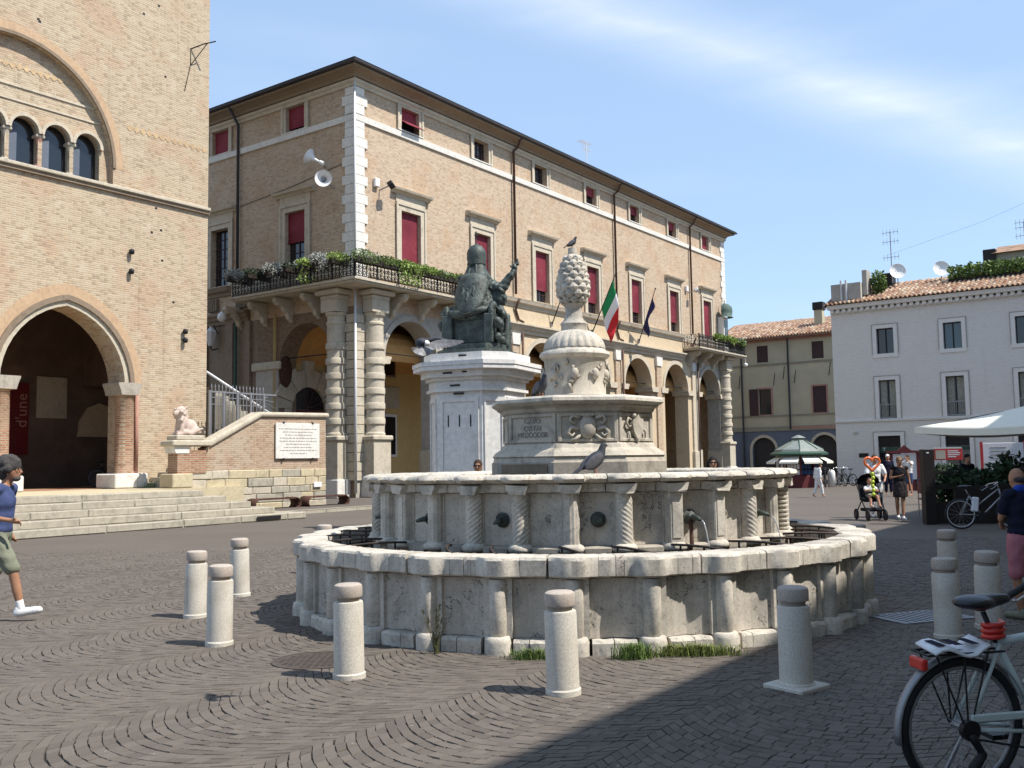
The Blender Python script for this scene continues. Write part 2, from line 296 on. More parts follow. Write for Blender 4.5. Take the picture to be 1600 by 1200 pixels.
# ------------------------------------------------------------------ mesh helpers
class MB:
    def __init__(s): s.v = []; s.f = []
    def add(s, vs, fs):
        o = len(s.v); s.v += [tuple(p) for p in vs]; s.f += [tuple(i+o for i in f) for f in fs]; return s
    def box(s, x0, y0, z0, x1, y1, z1, c=0.):
        if c:
            c = min(c, abs(x1-x0)*.45, abs(y1-y0)*.45, abs(z1-z0)*.45)
            V = []; F = []
            ring = lambda z, e: [(x0+e+0, y0+c if e == 0 else y0+c, z)]
            pts = lambda e, z: [(x0+c, y0+e, z), (x1-c, y0+e, z), (x1-e, y0+c, z), (x1-e, y1-c, z), (x1-c, y1-e, z), (x0+c, y1-e, z), (x0+e, y1-c, z), (x0+e, y0+c, z)]
            L = [pts(c, z0), pts(0, z0+c), pts(0, z1-c), pts(c, z1)]
            for l in L: V += l
            F.append(tuple(range(7, -1, -1))); F.append(tuple(24+i for i in range(8)))
            for j in range(3):
                for i in range(8): F.append((j*8+i, j*8+(i+1) % 8, j*8+8+(i+1) % 8, j*8+8+i))
            return s.add(V, F)
        return s.add([(x0, y0, z0), (x1, y0, z0), (x1, y1, z0), (x0, y1, z0), (x0, y0, z1), (x1, y0, z1), (x1, y1, z1), (x0, y1, z1)],
                     [(3, 2, 1, 0), (4, 5, 6, 7), (0, 1, 5, 4), (1, 2, 6, 5), (2, 3, 7, 6), (3, 0, 4, 7)])
    def prism(s, poly, t0, t1, ax='z'):
        f = {'z': lambda a, b, t: (a, b, t), 'y': lambda a, b, t: (a, t, b), 'x': lambda a, b, t: (t, a, b)}[ax]
        n = len(poly); V = [f(a, b, t0) for a, b in poly] + [f(a, b, t1) for a, b in poly]
        F = [tuple(range(n-1, -1, -1)), tuple(range(n, 2*n))] + [(i, (i+1) % n, n+(i+1) % n, n+i) for i in range(n)]
        return s.add(V, F)
    def lathe(s, prof, cx=0, cy=0, seg=16, a0=0, a1=2*math.pi, fn=None):
        full = abs(a1-a0-2*math.pi) < 1e-6; n = seg if full else seg+1; V = []; F = []
        for r, z in prof:
            for i in range(n):
                a = a0+(a1-a0)*i/seg; rr = fn(r, a, z) if fn else r
                V.append((cx+rr*math.cos(a), cy+rr*math.sin(a), z))
        for j in range(len(prof)-1):
            for i in range(seg):
                k = (i+1) % n; F.append((j*n+i, j*n+k, (j+1)*n+k, (j+1)*n+i))
        if full:
            if prof[0][0] > 1e-4: F.append(tuple(range(n-1, -1, -1)))
            if prof[-1][0] > 1e-4: F.append(tuple((len(prof)-1)*n+i for i in range(n)))
        return s.add(V, F)
    def tube(s, pts, r, seg=6, caps=True, flat=1.):
        pts = [Vector(p) for p in pts]; n = len(pts); rs = r if isinstance(r, (list, tuple)) else [r]*n
        V = []; F = []; prev = None
        for i, p in enumerate(pts):
            t = (pts[min(i+1, n-1)]-pts[max(i-1, 0)]); t = t.normalized() if t.length > 1e-9 else Vector((0, 0, 1))
            if prev is None:
                ref = Vector((0, 0, 1)) if abs(t.z) < .9 else Vector((1, 0, 0)); a = t.cross(ref).normalized()
            else: a = (prev - t*prev.dot(t)); a = a.normalized() if a.length > 1e-6 else t.orthogonal().normalized()
            prev = a; b = t.cross(a)
            for k in range(seg):
                an = 2*math.pi*k/seg; V.append(p + a*(rs[i]*math.cos(an)) + b*(rs[i]*flat*math.sin(an)))
        for i in range(n-1):
            for k in range(seg): F.append((i*seg+k, i*seg+(k+1) % seg, (i+1)*seg+(k+1) % seg, (i+1)*seg+k))
        if caps: F.append(tuple(range(seg-1, -1, -1))); F.append(tuple((n-1)*seg+k for k in range(seg)))
        return s.add(V, F)
    def ball(s, c, r, seg=10, rings=6):
        r = r if isinstance(r, (tuple, list)) else (r, r, r)
        V = [(c[0], c[1], c[2]-r[2])]; F = []
        for j in range(1, rings):
            b = math.pi*j/rings - math.pi/2
            for i in range(seg):
                a = 2*math.pi*i/seg; V.append((c[0]+r[0]*math.cos(b)*math.cos(a), c[1]+r[1]*math.cos(b)*math.sin(a), c[2]+r[2]*math.sin(b)))
        V.append((c[0], c[1], c[2]+r[2])); T = len(V)-1
        for i in range(seg):
            F.append((0, 1+(i+1) % seg, 1+i)); F.append((T, T-seg+i, T-seg+(i+1) % seg))
        for j in range(rings-2):
            for i in range(seg): F.append((1+j*seg+i, 1+j*seg+(i+1) % seg, 1+(j+1)*seg+(i+1) % seg, 1+(j+1)*seg+i))
        return s.add(V, F)
    def arch(s, x0, x1, z0, z1, prof, y0, y1, back=False):
        """wall panel in the xz plane (front y0, reveal to y1) with an opening whose outline is prof (left foot, over the top, right foot)"""
        def both(a, b, c, d):
            s.add([(p[0], y0, p[1]) for p in (a, b, c, d)], [(0, 1, 2, 3)])
            if back: s.add([(p[0], y1, p[1]) for p in (a, b, c, d)], [(3, 2, 1, 0)])
        xl, xr = prof[0][0], prof[-1][0]
        if xl-x0 > 1e-4: both((x0, z0), (xl, z0), (xl, z1), (x0, z1))
        if x1-xr > 1e-4: both((xr, z0), (x1, z0), (x1, z1), (xr, z1))
        for (a, b), (c, d) in zip(prof[:-1], prof[1:]):
            if c-a > 1e-5: both((a, b), (c, d), (c, z1), (a, z1))
            s.add([(a, y0, b), (c, y0, d), (c, y1, d), (a, y1, b)], [(3, 2, 1, 0)])
        return s
    def wall(s, x0, x1, z0, z1, holes, y0, y1):
        """front sheet at y0 with rectangular holes (xa,xb,za,zb) and reveals to y1"""
        xs = sorted({x0, x1, *[h[0] for h in holes], *[h[1] for h in holes]}); zs = sorted({z0, z1, *[h[2] for h in holes], *[h[3] for h in holes]})
        for a, b in zip(xs[:-1], xs[1:]):
            for c, d in zip(zs[:-1], zs[1:]):
                mx_, mz = (a+b)/2, (c+d)/2
                if any(h[0] < mx_ < h[1] and h[2] < mz < h[3] for h in holes): continue
                s.add([(a, y0, c), (b, y0, c), (b, y0, d), (a, y0, d)], [(0, 1, 2, 3)])
        for a, b, c, d in holes:
            s.add([(a, y0, c), (b, y0, c), (b, y0, d), (a, y0, d), (a, y1, c), (b, y1, c), (b, y1, d), (a, y1, d)],
                  [(0, 4, 5, 1), (1, 5, 6, 2), (2, 6, 7, 3), (3, 7, 4, 0)])
        return s
    def swapxy(s, o=0):
        """mirror x<->y, so that what was made for the y=0 facade stands on the x=0 facade"""
        s.v = [(y, x, z) for x, y, z in s.v]; s.f = [tuple(reversed(f)) for f in s.f]; return s
    def xf(s, m): s.v = [tuple(m @ Vector(p)) for p in s.v]; return s
    def jit(s, a):
        s.v = [(x+random.uniform(-a, a), y+random.uniform(-a, a), z+random.uniform(-a, a)) for x, y, z in s.v]; return s
    def mesh(s, name, mat, smooth=False):
        me = bpy.data.meshes.new(name); me.from_pydata(s.v, [], s.f); me.materials.append(MT[mat] if isinstance(mat, str) else mat)
        if smooth:
            me.polygons.foreach_set('use_smooth', [True]*len(me.polygons))
            if smooth != True: me.set_sharp_from_angle(angle=R(smooth))
        me.update(); return me
    def ob(s, name, mat, parent=None, smooth=False):
        return link(name, s.mesh(name, mat, smooth), parent)
def link(name, me, parent=None, loc=None, rz=None, scl=None):
    o = bpy.data.objects.new(name, me); COL.objects.link(o)
    if parent: o.parent = parent
    if loc is not None: o.location = loc
    if rz is not None: o.rotation_euler = (0, 0, rz) if isinstance(rz, (int, float)) else rz
    if scl is not None: o.scale = (scl,)*3 if isinstance(scl, (int, float)) else scl
    return o
def tag(o, label, cat, group=None):
    o['label'] = label; o['category'] = cat
    if group: o['group'] = group
    return o
def thing(name, label, cat, loc=(0, 0, 0), rz=0., group=None):
    return tag(link(name, None, None, loc, rz), label, cat, group)
def struct(o, kind='structure'): o['kind'] = kind; return o
def copy_tree(o, parent=None):
    c = o.copy(); COL.objects.link(c); c.parent = parent
    for ch in list(o.children): copy_tree(ch, c)
    return c
def arc(cx, cz, r, a0, a1, n): return [(cx+r*math.cos(R(a0+(a1-a0)*i/n)), cz+r*math.sin(R(a0+(a1-a0)*i/n))) for i in range(n+1)]
def rarch(cx, zf, zs, r, n=14): return [(cx-r, zf)] + arc(cx, zs, r, 180, 0, n) + [(cx+r, zf)]
def gothic(cx, zf, zs, hw, rise, n=8):
    # pointed arch from two arcs
    rr = (hw*hw+rise*rise)/(2*hw); a = math.degrees(math.asin(min(1, rise/rr)))
    l = arc(cx-hw+rr, zs, rr, 180, 180-a, n); r = arc(cx+hw-rr, zs, rr, a, 0, n)
    return [(cx-hw, zf)] + l + r[1:] + [(cx+hw, zf)]
TMP = []
def blob(name, parts, mat, parent=None, vox=.02, sm=4, fold=0.):
    """overlapping capsules / ellipsoids / boxes fused into one continuous surface"""
    m = MB()
    for q in parts:
        if q[0] == 'c':
            a, b = Vector(q[1]), Vector(q[2]); r0, r1 = q[3], q[4] if len(q) > 4 else q[3]
            d = b-a; L = d.length; n = 7
            if L < 1e-5: m.ball(a, r0); continue
            t = d/L; P = []; rs = []
            for i in range(4): w = math.pi/2*(1-i/3); P.append(a - t*(r0*math.sin(w))); rs.append(max(r0*math.cos(w), 1e-4))
            for i in range(4): w = math.pi/2*i/3; P.append(b + t*(r1*math.sin(w))); rs.append(max(r1*math.cos(w), 1e-4))
            m.tube(P, rs, 10)
        elif q[0] == 'e':
            b = MB().ball((0, 0, 0), q[2], 14, 9); rot = Euler(q[3]).to_matrix().to_4x4() if len(q) > 3 else Matrix()
            b.xf(Matrix.Translation(q[1]) @ rot); m.add(b.v, b.f)
        elif q[0] == 'b':
            b = MB().box(-q[2][0], -q[2][1], -q[2][2], q[2][0], q[2][1], q[2][2]); rot = Euler(q[3]).to_matrix().to_4x4() if len(q) > 3 else Matrix()
            b.xf(Matrix.Translation(q[1]) @ rot); m.add(b.v, b.f)
        elif q[0] == 'm': m.add(q[1].v, q[1].f)
    o = m.ob(name, mat, None)
    r = o.modifiers.new('r', 'REMESH'); r.mode = 'VOXEL'; r.voxel_size = vox
    if sm: s = o.modifiers.new('s', 'SMOOTH'); s.iterations = sm; s.factor = .5
    TMP.append((o, parent, fold)); return o
def finish_blobs():
    bpy.context.view_layer.update(); dg = bpy.context.evaluated_depsgraph_get()
    for o, parent, fold in TMP:
        me = bpy.data.meshes.new_from_object(o.evaluated_get(dg)); o.modifiers.clear(); old = o.data; o.data = me; bpy.data.meshes.remove(old)
        if not me.materials: pass
        mn = me.materials[0].name if me.materials else ''
        fa = .022 if o.name.startswith('figure') else (.008 if o.name.split('.')[0] in ('shirt', 'shorts', 'polo', 'trousers', 'top', 'blouse', 'skirt') else 0)
        if fa:
            n_ = len(me.vertices); q_ = np.empty(n_*3, np.float32); me.vertices.foreach_get('co', q_); q_ = q_.reshape(-1, 3)
            nn_ = np.empty(n_*3, np.float32); me.vertices.foreach_get('normal', nn_); nn_ = nn_.reshape(-1, 3)
            X_, Y_, Z_ = q_.T; ph_ = 1.7*np.sin(Z_*7+X_*3)+1.3*np.sin(Z_*11-Y_*5)
            d_ = .6*np.sin(X_*24+ph_*1.1+Z_*6)*np.sin(Y_*21+ph_)+.4*np.sin(X_*47-Z_*19+ph_*2)+.3*np.sin(Z_*43+X_*11+Y_*17+ph_)
            me.vertices.foreach_set('co', (q_+nn_*(fa*d_)[:, None]).astype(np.float32).ravel())
        me.polygons.foreach_set('use_smooth', [True]*len(me.polygons))
        o.parent = parent
    TMP.clear()
def text(name, body, size, mat, parent, mtx, depth=.004, spacing=1., align='CENTER'):
    c = bpy.data.curves.new(name, 'FONT'); c.body = body; c.size = size; c.extrude = depth; c.align_x = align; c.space_character = spacing; c.resolution_u = 2
    o = bpy.data.objects.new(name, c); COL.objects.link(o); bpy.context.view_layer.update()
    me = bpy.data.meshes.new_from_object(o.evaluated_get(bpy.context.evaluated_depsgraph_get())); bpy.data.objects.remove(o)
    me.materials.clear(); me.materials.append(MT[mat]); me.transform(mtx); return link(name, me, parent)
def leaves(n, box, size, mat_name, fn=None, up_=.3, droop=0.):
    """n small leaf quads spread through a volume; fn(x,y,z) in -1..1 cube says keep"""
    V = []; F = []
    cx, cy, cz, ax_, ay, az = box; k = 0
    while k < n:
        x, y, z = (random.uniform(-1, 1) for _ in range(3))
        if fn and not fn(x, y, z): continue
        k += 1; p = Vector((cx+x*ax_, cy+y*ay, cz+z*az)); s = size*random.uniform(.6, 1.4)
        d = Vector((random.gauss(0, 1), random.gauss(0, 1), random.gauss(up_, .8))).normalized(); e = d.orthogonal().normalized()
        e = (Matrix.Rotation(random.uniform(0, 6.28), 3, d) @ e)
        o = len(V); V += [p-e*s*.35, p+d*s*.5-e*s*.0+e.cross(d)*s*.12, p+d*s, p+d*s*.5+e*s*.35]
        V[o] = p; V[o+1] = p+d*s*.5-e*s*.28; V[o+3] = p+d*s*.5+e*s*.28
        F.append((o, o+1, o+2, o+3))
    m = MB(); m.add(V, F); return m

# ------------------------------------------------------------------ ground and cobbles
gm = MB()
gm.add([(-400, -60, -.014), (400, -60, -.014), (400, 700, -.014), (-400, 700, -.014)], [(0, 1, 2, 3)])
ground = struct(gm.ob('piazza_ground', 'ground'))
FC = Vector((.758, 11.51))                     # fountain axis
jm = MB(); jm.add([(-2.6, 4.0, -.010), (2.6, 4.0, -.010), (11.3, 19.2, -.010), (-11.3, 19.2, -.010)], [(0, 1, 2, 3)])
jo = jm.ob('joint_bed', 'joint', ground)
LW, D0 = 1.55, .088
cobs = []
def in_view(x, y):
    if y < 4.2: return False
    return abs(x)/y < .60 and y < 19.5
for li in range(-22, 7):
    n0 = li*LW+.275; ph = random.uniform(0, D0)
    for j in range(0, 345):
        s0 = j*D0 - 4 + ph; k = 16; w = 0; cuts = [0]
        ws = np.random.uniform(.8, 1.2, k); ws = ws/ws.sum()
        cuts = np.concatenate([[0], np.cumsum(ws)])
        mid = city(s0, n0+LW/2)
        if not in_view(mid[0], mid[1]) and not in_view(mid[0]*.93, mid[1]+.6): continue
        for a, b in zip(cuts[:-1], cuts[1:]):
            g = .010; pts = []
            for t, e in ((a, 0), (b, 0), (b, 1), (a, 1)):
                tt = t + (g*(b-a) if t == a else -g*(b-a)); q = 2*tt-1
                off = -.40*(1-q*q)
                pts.append((s0+off+(e*D0*random.uniform(.90, .965)+.003), n0+tt*LW))
            c0 = city(sum(p[0] for p in pts)/4, sum(p[1] for p in pts)/4)
            if not in_view(c0[0], c0[1]): continue
            if (Vector(c0[:2])-FC).length < 3.2: continue
            cobs.append((c0, [city(p[0]+random.uniform(-.006, .006), p[1]+random.uniform(-.003, .003)) for p in pts]))
# the 300 that show largest: the nearest ones in the frame
def showpx(c):
    d = Vector((c[0], c[1], -HC)); zc = d.dot(fw); return zc
def inframe(c):
    d = Vector((c[0], c[1], -HC)); zc = d.dot(fw); x = d.dot(rt)/zc*1501.475; y = -d.dot(up)/zc*1501.475
    return abs(x) < 790 and y < 598
vis = sorted([i for i, c in enumerate(cobs) if inframe(c[0])], key=lambda i: showpx(cobs[i][0]))
near = set(vis[:300])
def cobv(q, c, h):
    ins = .95
    lo = [(p[0]-c[0], p[1]-c[1], -.02) for p in q]; md = [(p[0]-c[0], p[1]-c[1], h-.006) for p in q]
    tp = [((p[0]-c[0])*ins, (p[1]-c[1])*ins, h+random.uniform(-.002, .002)) for p in q]
    return lo+md+tp
CF = [(8, 9, 10, 11)] + [(i, (i+1) % 4, 4+(i+1) % 4, 4+i) for i in range(4)] + [(4+i, 4+(i+1) % 4, 8+(i+1) % 4, 8+i) for i in range(4)]
big = MB()
for i, (c, q) in enumerate(cobs):
    h = random.uniform(-.002, .003); vs_ = cobv(q, c, h)
    if i in near:
        m = MB(); m.add(vs_, CF); m.ob('cobblestone', 'cobble', ground).location = (c[0], c[1], 0)
    else:
        o_ = len(big.v); big.v += [(x+c[0], y+c[1], z) for x, y, z in vs_]; big.f += [tuple(k+o_ for k in f) for f in CF]
bo = struct(big.ob('cobblestones', 'cobble', ground), 'stuff')
print('cobbles', len(cobs))

# ------------------------------------------------------------------ kerb and pavement towards the palace
pv = MB(); pv.box(20.6, -25.2, -.3, 80, -40, .10)
pv.v = [city(x, y, z) for x, y, z in pv.v]
pave = struct(pv.ob('pavement', 'ground'))
s_ = 20.6
while s_ < 74:
    L = random.uniform(1.1, 1.7); m = MB(); m.box(s_+.006, -25.02, -.2, s_+L-.006, -25.3, .112, .012); m.v = [city(x, y, z) for x, y, z in m.v]
    m.ob('kerb_stone', 'step', pave); s_ += L

# ------------------------------------------------------------------ houses along the near side (outside the frame, they throw the big shadow)
def side_house(s0, s1, h, label, mat, k):
    t = thing('terraced_house', label, 'house', city(s0, 5.0), CA, 'houses along the near side of the square')
    L = s1-s0; holes = []
    nb_ = max(2, int(L/3.4))
    for i in range(nb_):
        cx = (i+.5)*L/nb_
        for z in ([.2, 2.6], [4.2, 6.2], [7.6, 9.4]) + (([10.8, 12.4],) if h > 14 else ()): holes.append((cx-.6, cx+.6, z[0], z[1]))
    m = MB(); m.wall(0, L, 0, h-.9, holes, 0, .3); m.v = [(x, -y, z) for x, y, z in m.v]; m.f = [tuple(reversed(f)) for f in m.f]
    m.box(0, -8, 0, L, -.32, h-.92); m.ob('wall', mat, t)
    for a, b, c, d in holes:
        f = MB().box(a+.003, -.22, c+.003, b-.003, -.26, d-.003).ob('window', 'shutter' if c > 1 else 'glass', t)
    r = MB().prism([(.6, h-.9), (.6, h-.75), (-4, h+.2), (-8.5, h-.75), (-8.5, h-.9)], -.02, L+.02, 'x'); r.ob('roof', 'tile', t)
side_house(-14, 14.4, 12.05, 'lower terraced house of plain plaster beside the cafe, throwing the near shadow', 'beige_wall', 0)
side_house(14.4, 30.0, 16.15, 'tall terraced house of plain plaster between lower and tallest houses of the row', 'plaster_tan', 1)
side_house(30.0, 56.0, 17.85, 'tallest and longest terraced house of the row behind the cafe', 'white_wall', 2)
# ------------------------------------------------------------------ the palace with the arcade
PC = (-7.2285, 44.2354, 0)
pal = thing('arcaded_palace', 'long brick palace with arcade, red blinds and white corner stones behind the fountain', 'palace', PC, CA)
BX = [3.87+5.87*k for k in range(7)]; BY = [4.1, 9.97]
XE, YE = 42.7, 15.0
# --- upper walls (brick) with window openings
UH = [(x-.72, x+.72, 11.1, 14.14) for x in BX] + [(x-.66, x+.66, 18.25, 19.42) for x in BX]
m = MB().wall(0, XE, 9.0, 20.2, UH, 0, .45); m.ob('wall', 'brick_p', pal)
LH = [(y-.72, y+.72, 11.1, 14.14) for y in BY] + [(y-.68, y+.68, 18.2, 19.5) for y in BY]
m = MB().wall(0, YE, 9.0, 20.2, LH, 0, .45).swapxy(); m.ob('wall', 'brick_p', pal)
MB().box(.5, .5, 10.3, XE-.01, YE, 20.15).ob('inner_core', 'dark_room', pal)
m = MB(); m.add([(XE, 0, 0), (XE, YE, 0), (XE, YE, 20.2), (XE, 0, 20.2)], [(0, 1, 2, 3)]); m.ob('end_wall', 'brick_p', pal)
# --- arcade of the right facade
PIL = [6.8+5.87*k for k in range(6)]
edges = [0.0]+PIL+[XE]
for k, x in enumerate(BX):
    m = MB().arch(edges[k], edges[k+1], .1, 9.0, rarch(x, .1, 6.72, 1.93, 20), 0, 1.1, True)
    m.ob('arcade_bay', 'plaster_grey' if k in (0, 6) else 'plaster_tan', pal)
    a = MB(); o_ = rarch(x, 6.72, 6.72, 2.22, 20)[1:-1]; i_ = rarch(x, 6.72, 6.72, 1.934, 20)[1:-1]
    for p, q, r_, s_ in zip(o_[:-1], o_[1:], i_[1:], i_[:-1]):
        a.prism([p, s_, r_, q], -.06, -.002, 'y')
    a.ob('archivolt', 'trim' if k not in (0, 6) else 'plaster_grey', pal)
    for sx in (-1, 1):                                   # impost mouldings
        xc = x+sx*1.93
        b = MB(); b.prism([(xc-sx*.16, 6.40), (xc-sx*.22, 6.50), (xc-sx*.22, 6.6), (xc-sx*.3, 6.66), (xc-sx*.3, 6.76), (xc+sx*.75, 6.76), (xc+sx*.75, 6.40)][::(1 if sx < 0 else -1)], -.2, 1.2, 'y'); b.ob('impost', 'trim', pal)
        MB().box(min(xc-sx*.12, xc+sx*.8), -.11, .1, max(xc-sx*.12, xc+sx*.8), 1.14, 2.3 if k in (0, 6) else .9, .02).ob('pier_base', 'travertine', pal)
    t = MB().tube([(x-1.95, .5, 7.02), (x+1.95, .5, 7.02)], .03, 6); t.ob('tie_rod', 'iron', pal)
for k, x in enumerate(PIL):                              # pilasters with white capitals
    MB().box(x-.36, -.13, .9, x+.36, .02, 8.3).ob('pilaster', 'brick_p' if 0 < k < 5 else 'trim', pal)
    MB().prism([(x-.38, 8.3), (x+.38, 8.3), (x+.40, 8.45), (x+.44, 8.6), (x+.46, 8.95), (x-.46, 8.95), (x-.44, 8.6), (x-.40, 8.45)], -.2, .02, 'y').ob('capital', 'white_stone', pal)
    MB().box(x-.48, -.24, .1, x+.48, .02, 2.2, .03).ob('pilaster_base', 'travertine', pal)
def cornice(x0, x1, prof, name, mat, swap=False):
    m = MB().prism([(-d, z) for d, z in prof], x0, x1, 'x')
    if swap: m.swapxy()
    return m.ob(name, mat, pal)
CL = [(-.002, 9.0), (.12, 9.0), (.14, 9.16), (.26, 9.24), (.30, 9.36), (.42, 9.44), (.42, 9.54), (-.002, 9.6)]
CU = [(-.002, 10.5), (.10, 10.5), (.12, 10.66), (.26, 10.74), (.30, 10.86), (.34, 10.96), (-.002, 11.04)]
cornice(6.9, 34.4, CL, 'lower_cornice', 'trim'); cornice(6.9, 34.4, CU, 'upper_cornice', 'trim')
cornice(-.0, 6.9, CU[:1]+[(.05, 10.5), (.05, 11.0)]+CU[-1:], 'sill_band', 'trim'); cornice(34.4, XE, CU[:1]+[(.05, 10.5), (.05, 11.0)]+CU[-1:], 'sill_band', 'trim')
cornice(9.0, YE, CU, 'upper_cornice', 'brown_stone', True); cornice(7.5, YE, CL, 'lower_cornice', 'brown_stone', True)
cornice(0.0, 9.0, CU[:1]+[(.05, 10.5), (.05, 11.0)]+CU[-1:], 'sill_band', 'trim', True)
MB().box(6.9, -.03, 9.6, 34.4, -.001, 10.5).ob('frieze', 'plaster_tan', pal)
ST = [(-.002, 17.86), (.09, 17.86), (.11, 18.14), (-.002, 18.2)]
cornice(-.1, XE+.1, ST, 'string_course', 'white_stone'); cornice(-.1, YE, ST, 'string_course', 'white_stone', True)
# --- eaves: moulding, brick cove, gutter
M1 = [(-.002, 19.5), (.10, 19.52), (.12, 19.64), (.2, 19.70), (.22, 19.82), (-.002, 19.86)]
def eave(prof, name, mat):
    # mitred along both facades and the far end
    path = lambda d: [(-d, YE), (-d, -d), (XE+d, -d), (XE+d, YE)]
    V = []; F = []
    for d, z in prof:
        V += [(x, y, z) for x, y in path(d)]
    n = len(prof)
    for j in range(n):
        for i in range(3): F.append((j*4+i, ((j+1) % n)*4+i, ((j+1) % n)*4+i+1, j*4+i+1))
    m = MB(); m.add(V, F); m.ob(name, mat, pal)
eave(M1, 'cornice_moulding', 'trim')
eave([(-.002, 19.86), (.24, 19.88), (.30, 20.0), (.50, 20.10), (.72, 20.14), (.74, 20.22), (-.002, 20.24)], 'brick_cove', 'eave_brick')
eave([(.0, 20.24), (.80, 20.24), (.92, 20.26), (.94, 20.36), (.80, 20.42), (-.002, 20.6)], 'gutter', 'eave')
m = MB(); m.add([(-.9, -.9, 20.42), (XE+.9, -.9, 20.42), (XE+.9, YE, 20.42), (-.9, YE, 20.42), (8, 7.2, 23.0), (XE-8, 7.2, 23.0)], [(0, 1, 5, 4), (1, 2, 5), (2, 3, 4, 5), (3, 0, 4)]); m.ob('roof', 'tile', pal)
for i in range(150):                                      # row of cover tiles seen over the gutter
    pass
rt_ = MB()
for i in range(165):
    x = .2+i*(XE-.2)/165; rt_.tube([(x, -.74, 20.44), (x, .3, 20.76)], .06, 6)
struct(rt_.ob('eave_tiles', 'tile', pal), 'stuff')
# --- windows
def window(xc, swap, z0, z1, hw, attic, blind, tilt=False, plain_glass=False, no=0):
    sw = lambda m: m.swapxy() if swap else m
    fw_ = .26 if attic else .34
    f = MB(); P = [(xc-hw-fw_, z0-.06), (xc+hw+fw_, z0-.06), (xc+hw+fw_, z1+fw_), (xc-hw-fw_, z1+fw_)]
    for a, b, c, d, pr in [(xc-hw-fw_, xc-hw, z0-.06, z1+fw_, .07), (xc+hw, xc+hw+fw_, z0-.06, z1+fw_, .07), (xc-hw, xc+hw, z1, z1+fw_, .07)]:
        f.box(a, -pr, c, b, .02, d)
    for a, b, c, d in [(xc-hw-fw_-.05, xc-hw-fw_+.08, z0-.06, z1+fw_+.05), (xc+hw+fw_-.08, xc+hw+fw_+.05, z0-.06, z1+fw_+.05), (xc-hw-fw_+.08, xc+hw+fw_-.08, z1+fw_-.08, z1+fw_+.05)]:
        f.box(a, -.12, c, b, -.072, d)
    w = sw(f).ob('window', 'trim', pal)
    sw(MB().box(xc-hw, .30, z0, xc+hw, .33, z1)).ob('pane', 'glass', w)
    g = MB()
    for i in (-1, 0, 1): g.box(xc+i*hw*.62-.025, .26, z0, xc+i*hw*.62+.025, .298, z1)
    nz = 3 if attic else 6
    for i in range(1, nz): z = z0+(z1-z0)*i/nz; g.box(xc-hw, .262, z-.018, xc+hw, .296, z+.018)
    sw(g).ob('glazing_bars', 'shutter', w)
    if blind:
        zb = z1-(z1-z0)*blind
        if tilt:
            zm = z1-(z1-z0)*.45; b = MB()
            b.box(xc-hw+.01, .16, zm, xc+hw-.01, .19, z1-.01)
            b.add([(xc-hw+.01, .16, zm), (xc+hw-.01, .16, zm), (xc+hw-.01, -.45, zm-.42), (xc-hw+.01, -.45, zm-.42), (xc-hw+.01, .18, zm-.01), (xc+hw-.01, .18, zm-.01), (xc+hw-.01, -.44, zm-.45), (xc-hw+.01, -.44, zm-.45)], [(0, 1, 2, 3), (7, 6, 5, 4), (3, 2, 6, 7), (0, 3, 7, 4), (1, 5, 6, 2)])
        else: b = MB().box(xc-hw+.01, .16, zb, xc+hw-.01, .19, z1-.01)
        sw(b).ob('blind', 'blind', w)
    if not attic:
        sw(MB().box(xc-hw-fw_-.02, -.06, z1+fw_+.05, xc+hw+fw_+.02, .0, z1+fw_+.45)).ob('frieze_panel', 'trim', w)
        pd = MB().prism([(-d, z) for d, z in [(-.002, z1+.79), (.10, z1+.79), (.16, z1+.88), (.32, z1+.92), (.36, z1+1.02), (-.002, z1+1.08)]], xc-hw-fw_-.35, xc+hw+fw_+.35, 'x')
        sw(pd).ob('hood', 'trim', w)
        sw(MB().box(xc-hw-fw_, -.10, z0-.16, xc+hw+fw_, .3, z0-.063, .02)).ob('sill', 'trim', w)
    else: sw(MB().box(xc-hw-fw_, -.125, z0-.055, xc+hw+fw_, .3, z0-.003)).ob('sill', 'white_stone', w)
fb = [1.0, 1.0, .76, .76, .74, .76, 1.0]; ab_ = [.9, 0, 0, .46, .5, .5, 1.0]
for i, x in enumerate(BX):
    window(x, False, 11.1, 14.14, .72, False, fb[i]); window(x, False, 18.25, 19.42, .66, True, ab_[i], tilt=(i == 0))
for i, y in enumerate(BY):
    window(y, True, 11.1, 14.14, .72, False, [.5, 0][i]); window(y, True, 18.2, 19.5, .68, True, [.82, 1.][i])
# --- corner stones, white above the balcony, travertine below
def quoin(cx, dirx, z0, z1, a, b, mat, pr=.07):
    P = [(-pr, -pr), (a, -pr), (a, 0.001), (0.001, 0.001), (0.001, b), (-pr, b)]
    if dirx < 0: P = [(XE-x, y) for x, y in P][::-1]
    MB().prism(P, z0, z1).ob('corner_stone', mat, pal)
z = 10.25; i = 0
while z < 19.3:
    h = .455
    if not (17.5 < z < 18.15):
        for d in (1, -1): quoin(0, d, z, min(z+h-.02, 19.49), (.78, .58)[i % 2], (.78, .58)[i % 2], 'white_stone')
    else:
        for d in (1, -1): quoin(0, d, z, 17.85, .58, .58, 'white_stone')
        z = 18.21-h
    z += h; i += 1
z = .9; i = 0
while z < 8.3:
    for d in (1, -1): quoin(0, d, z, z+.40, (.62, .5)[i % 2], (.62, .5)[i % 2], 'travertine', .09)
    z += .43; i += 1
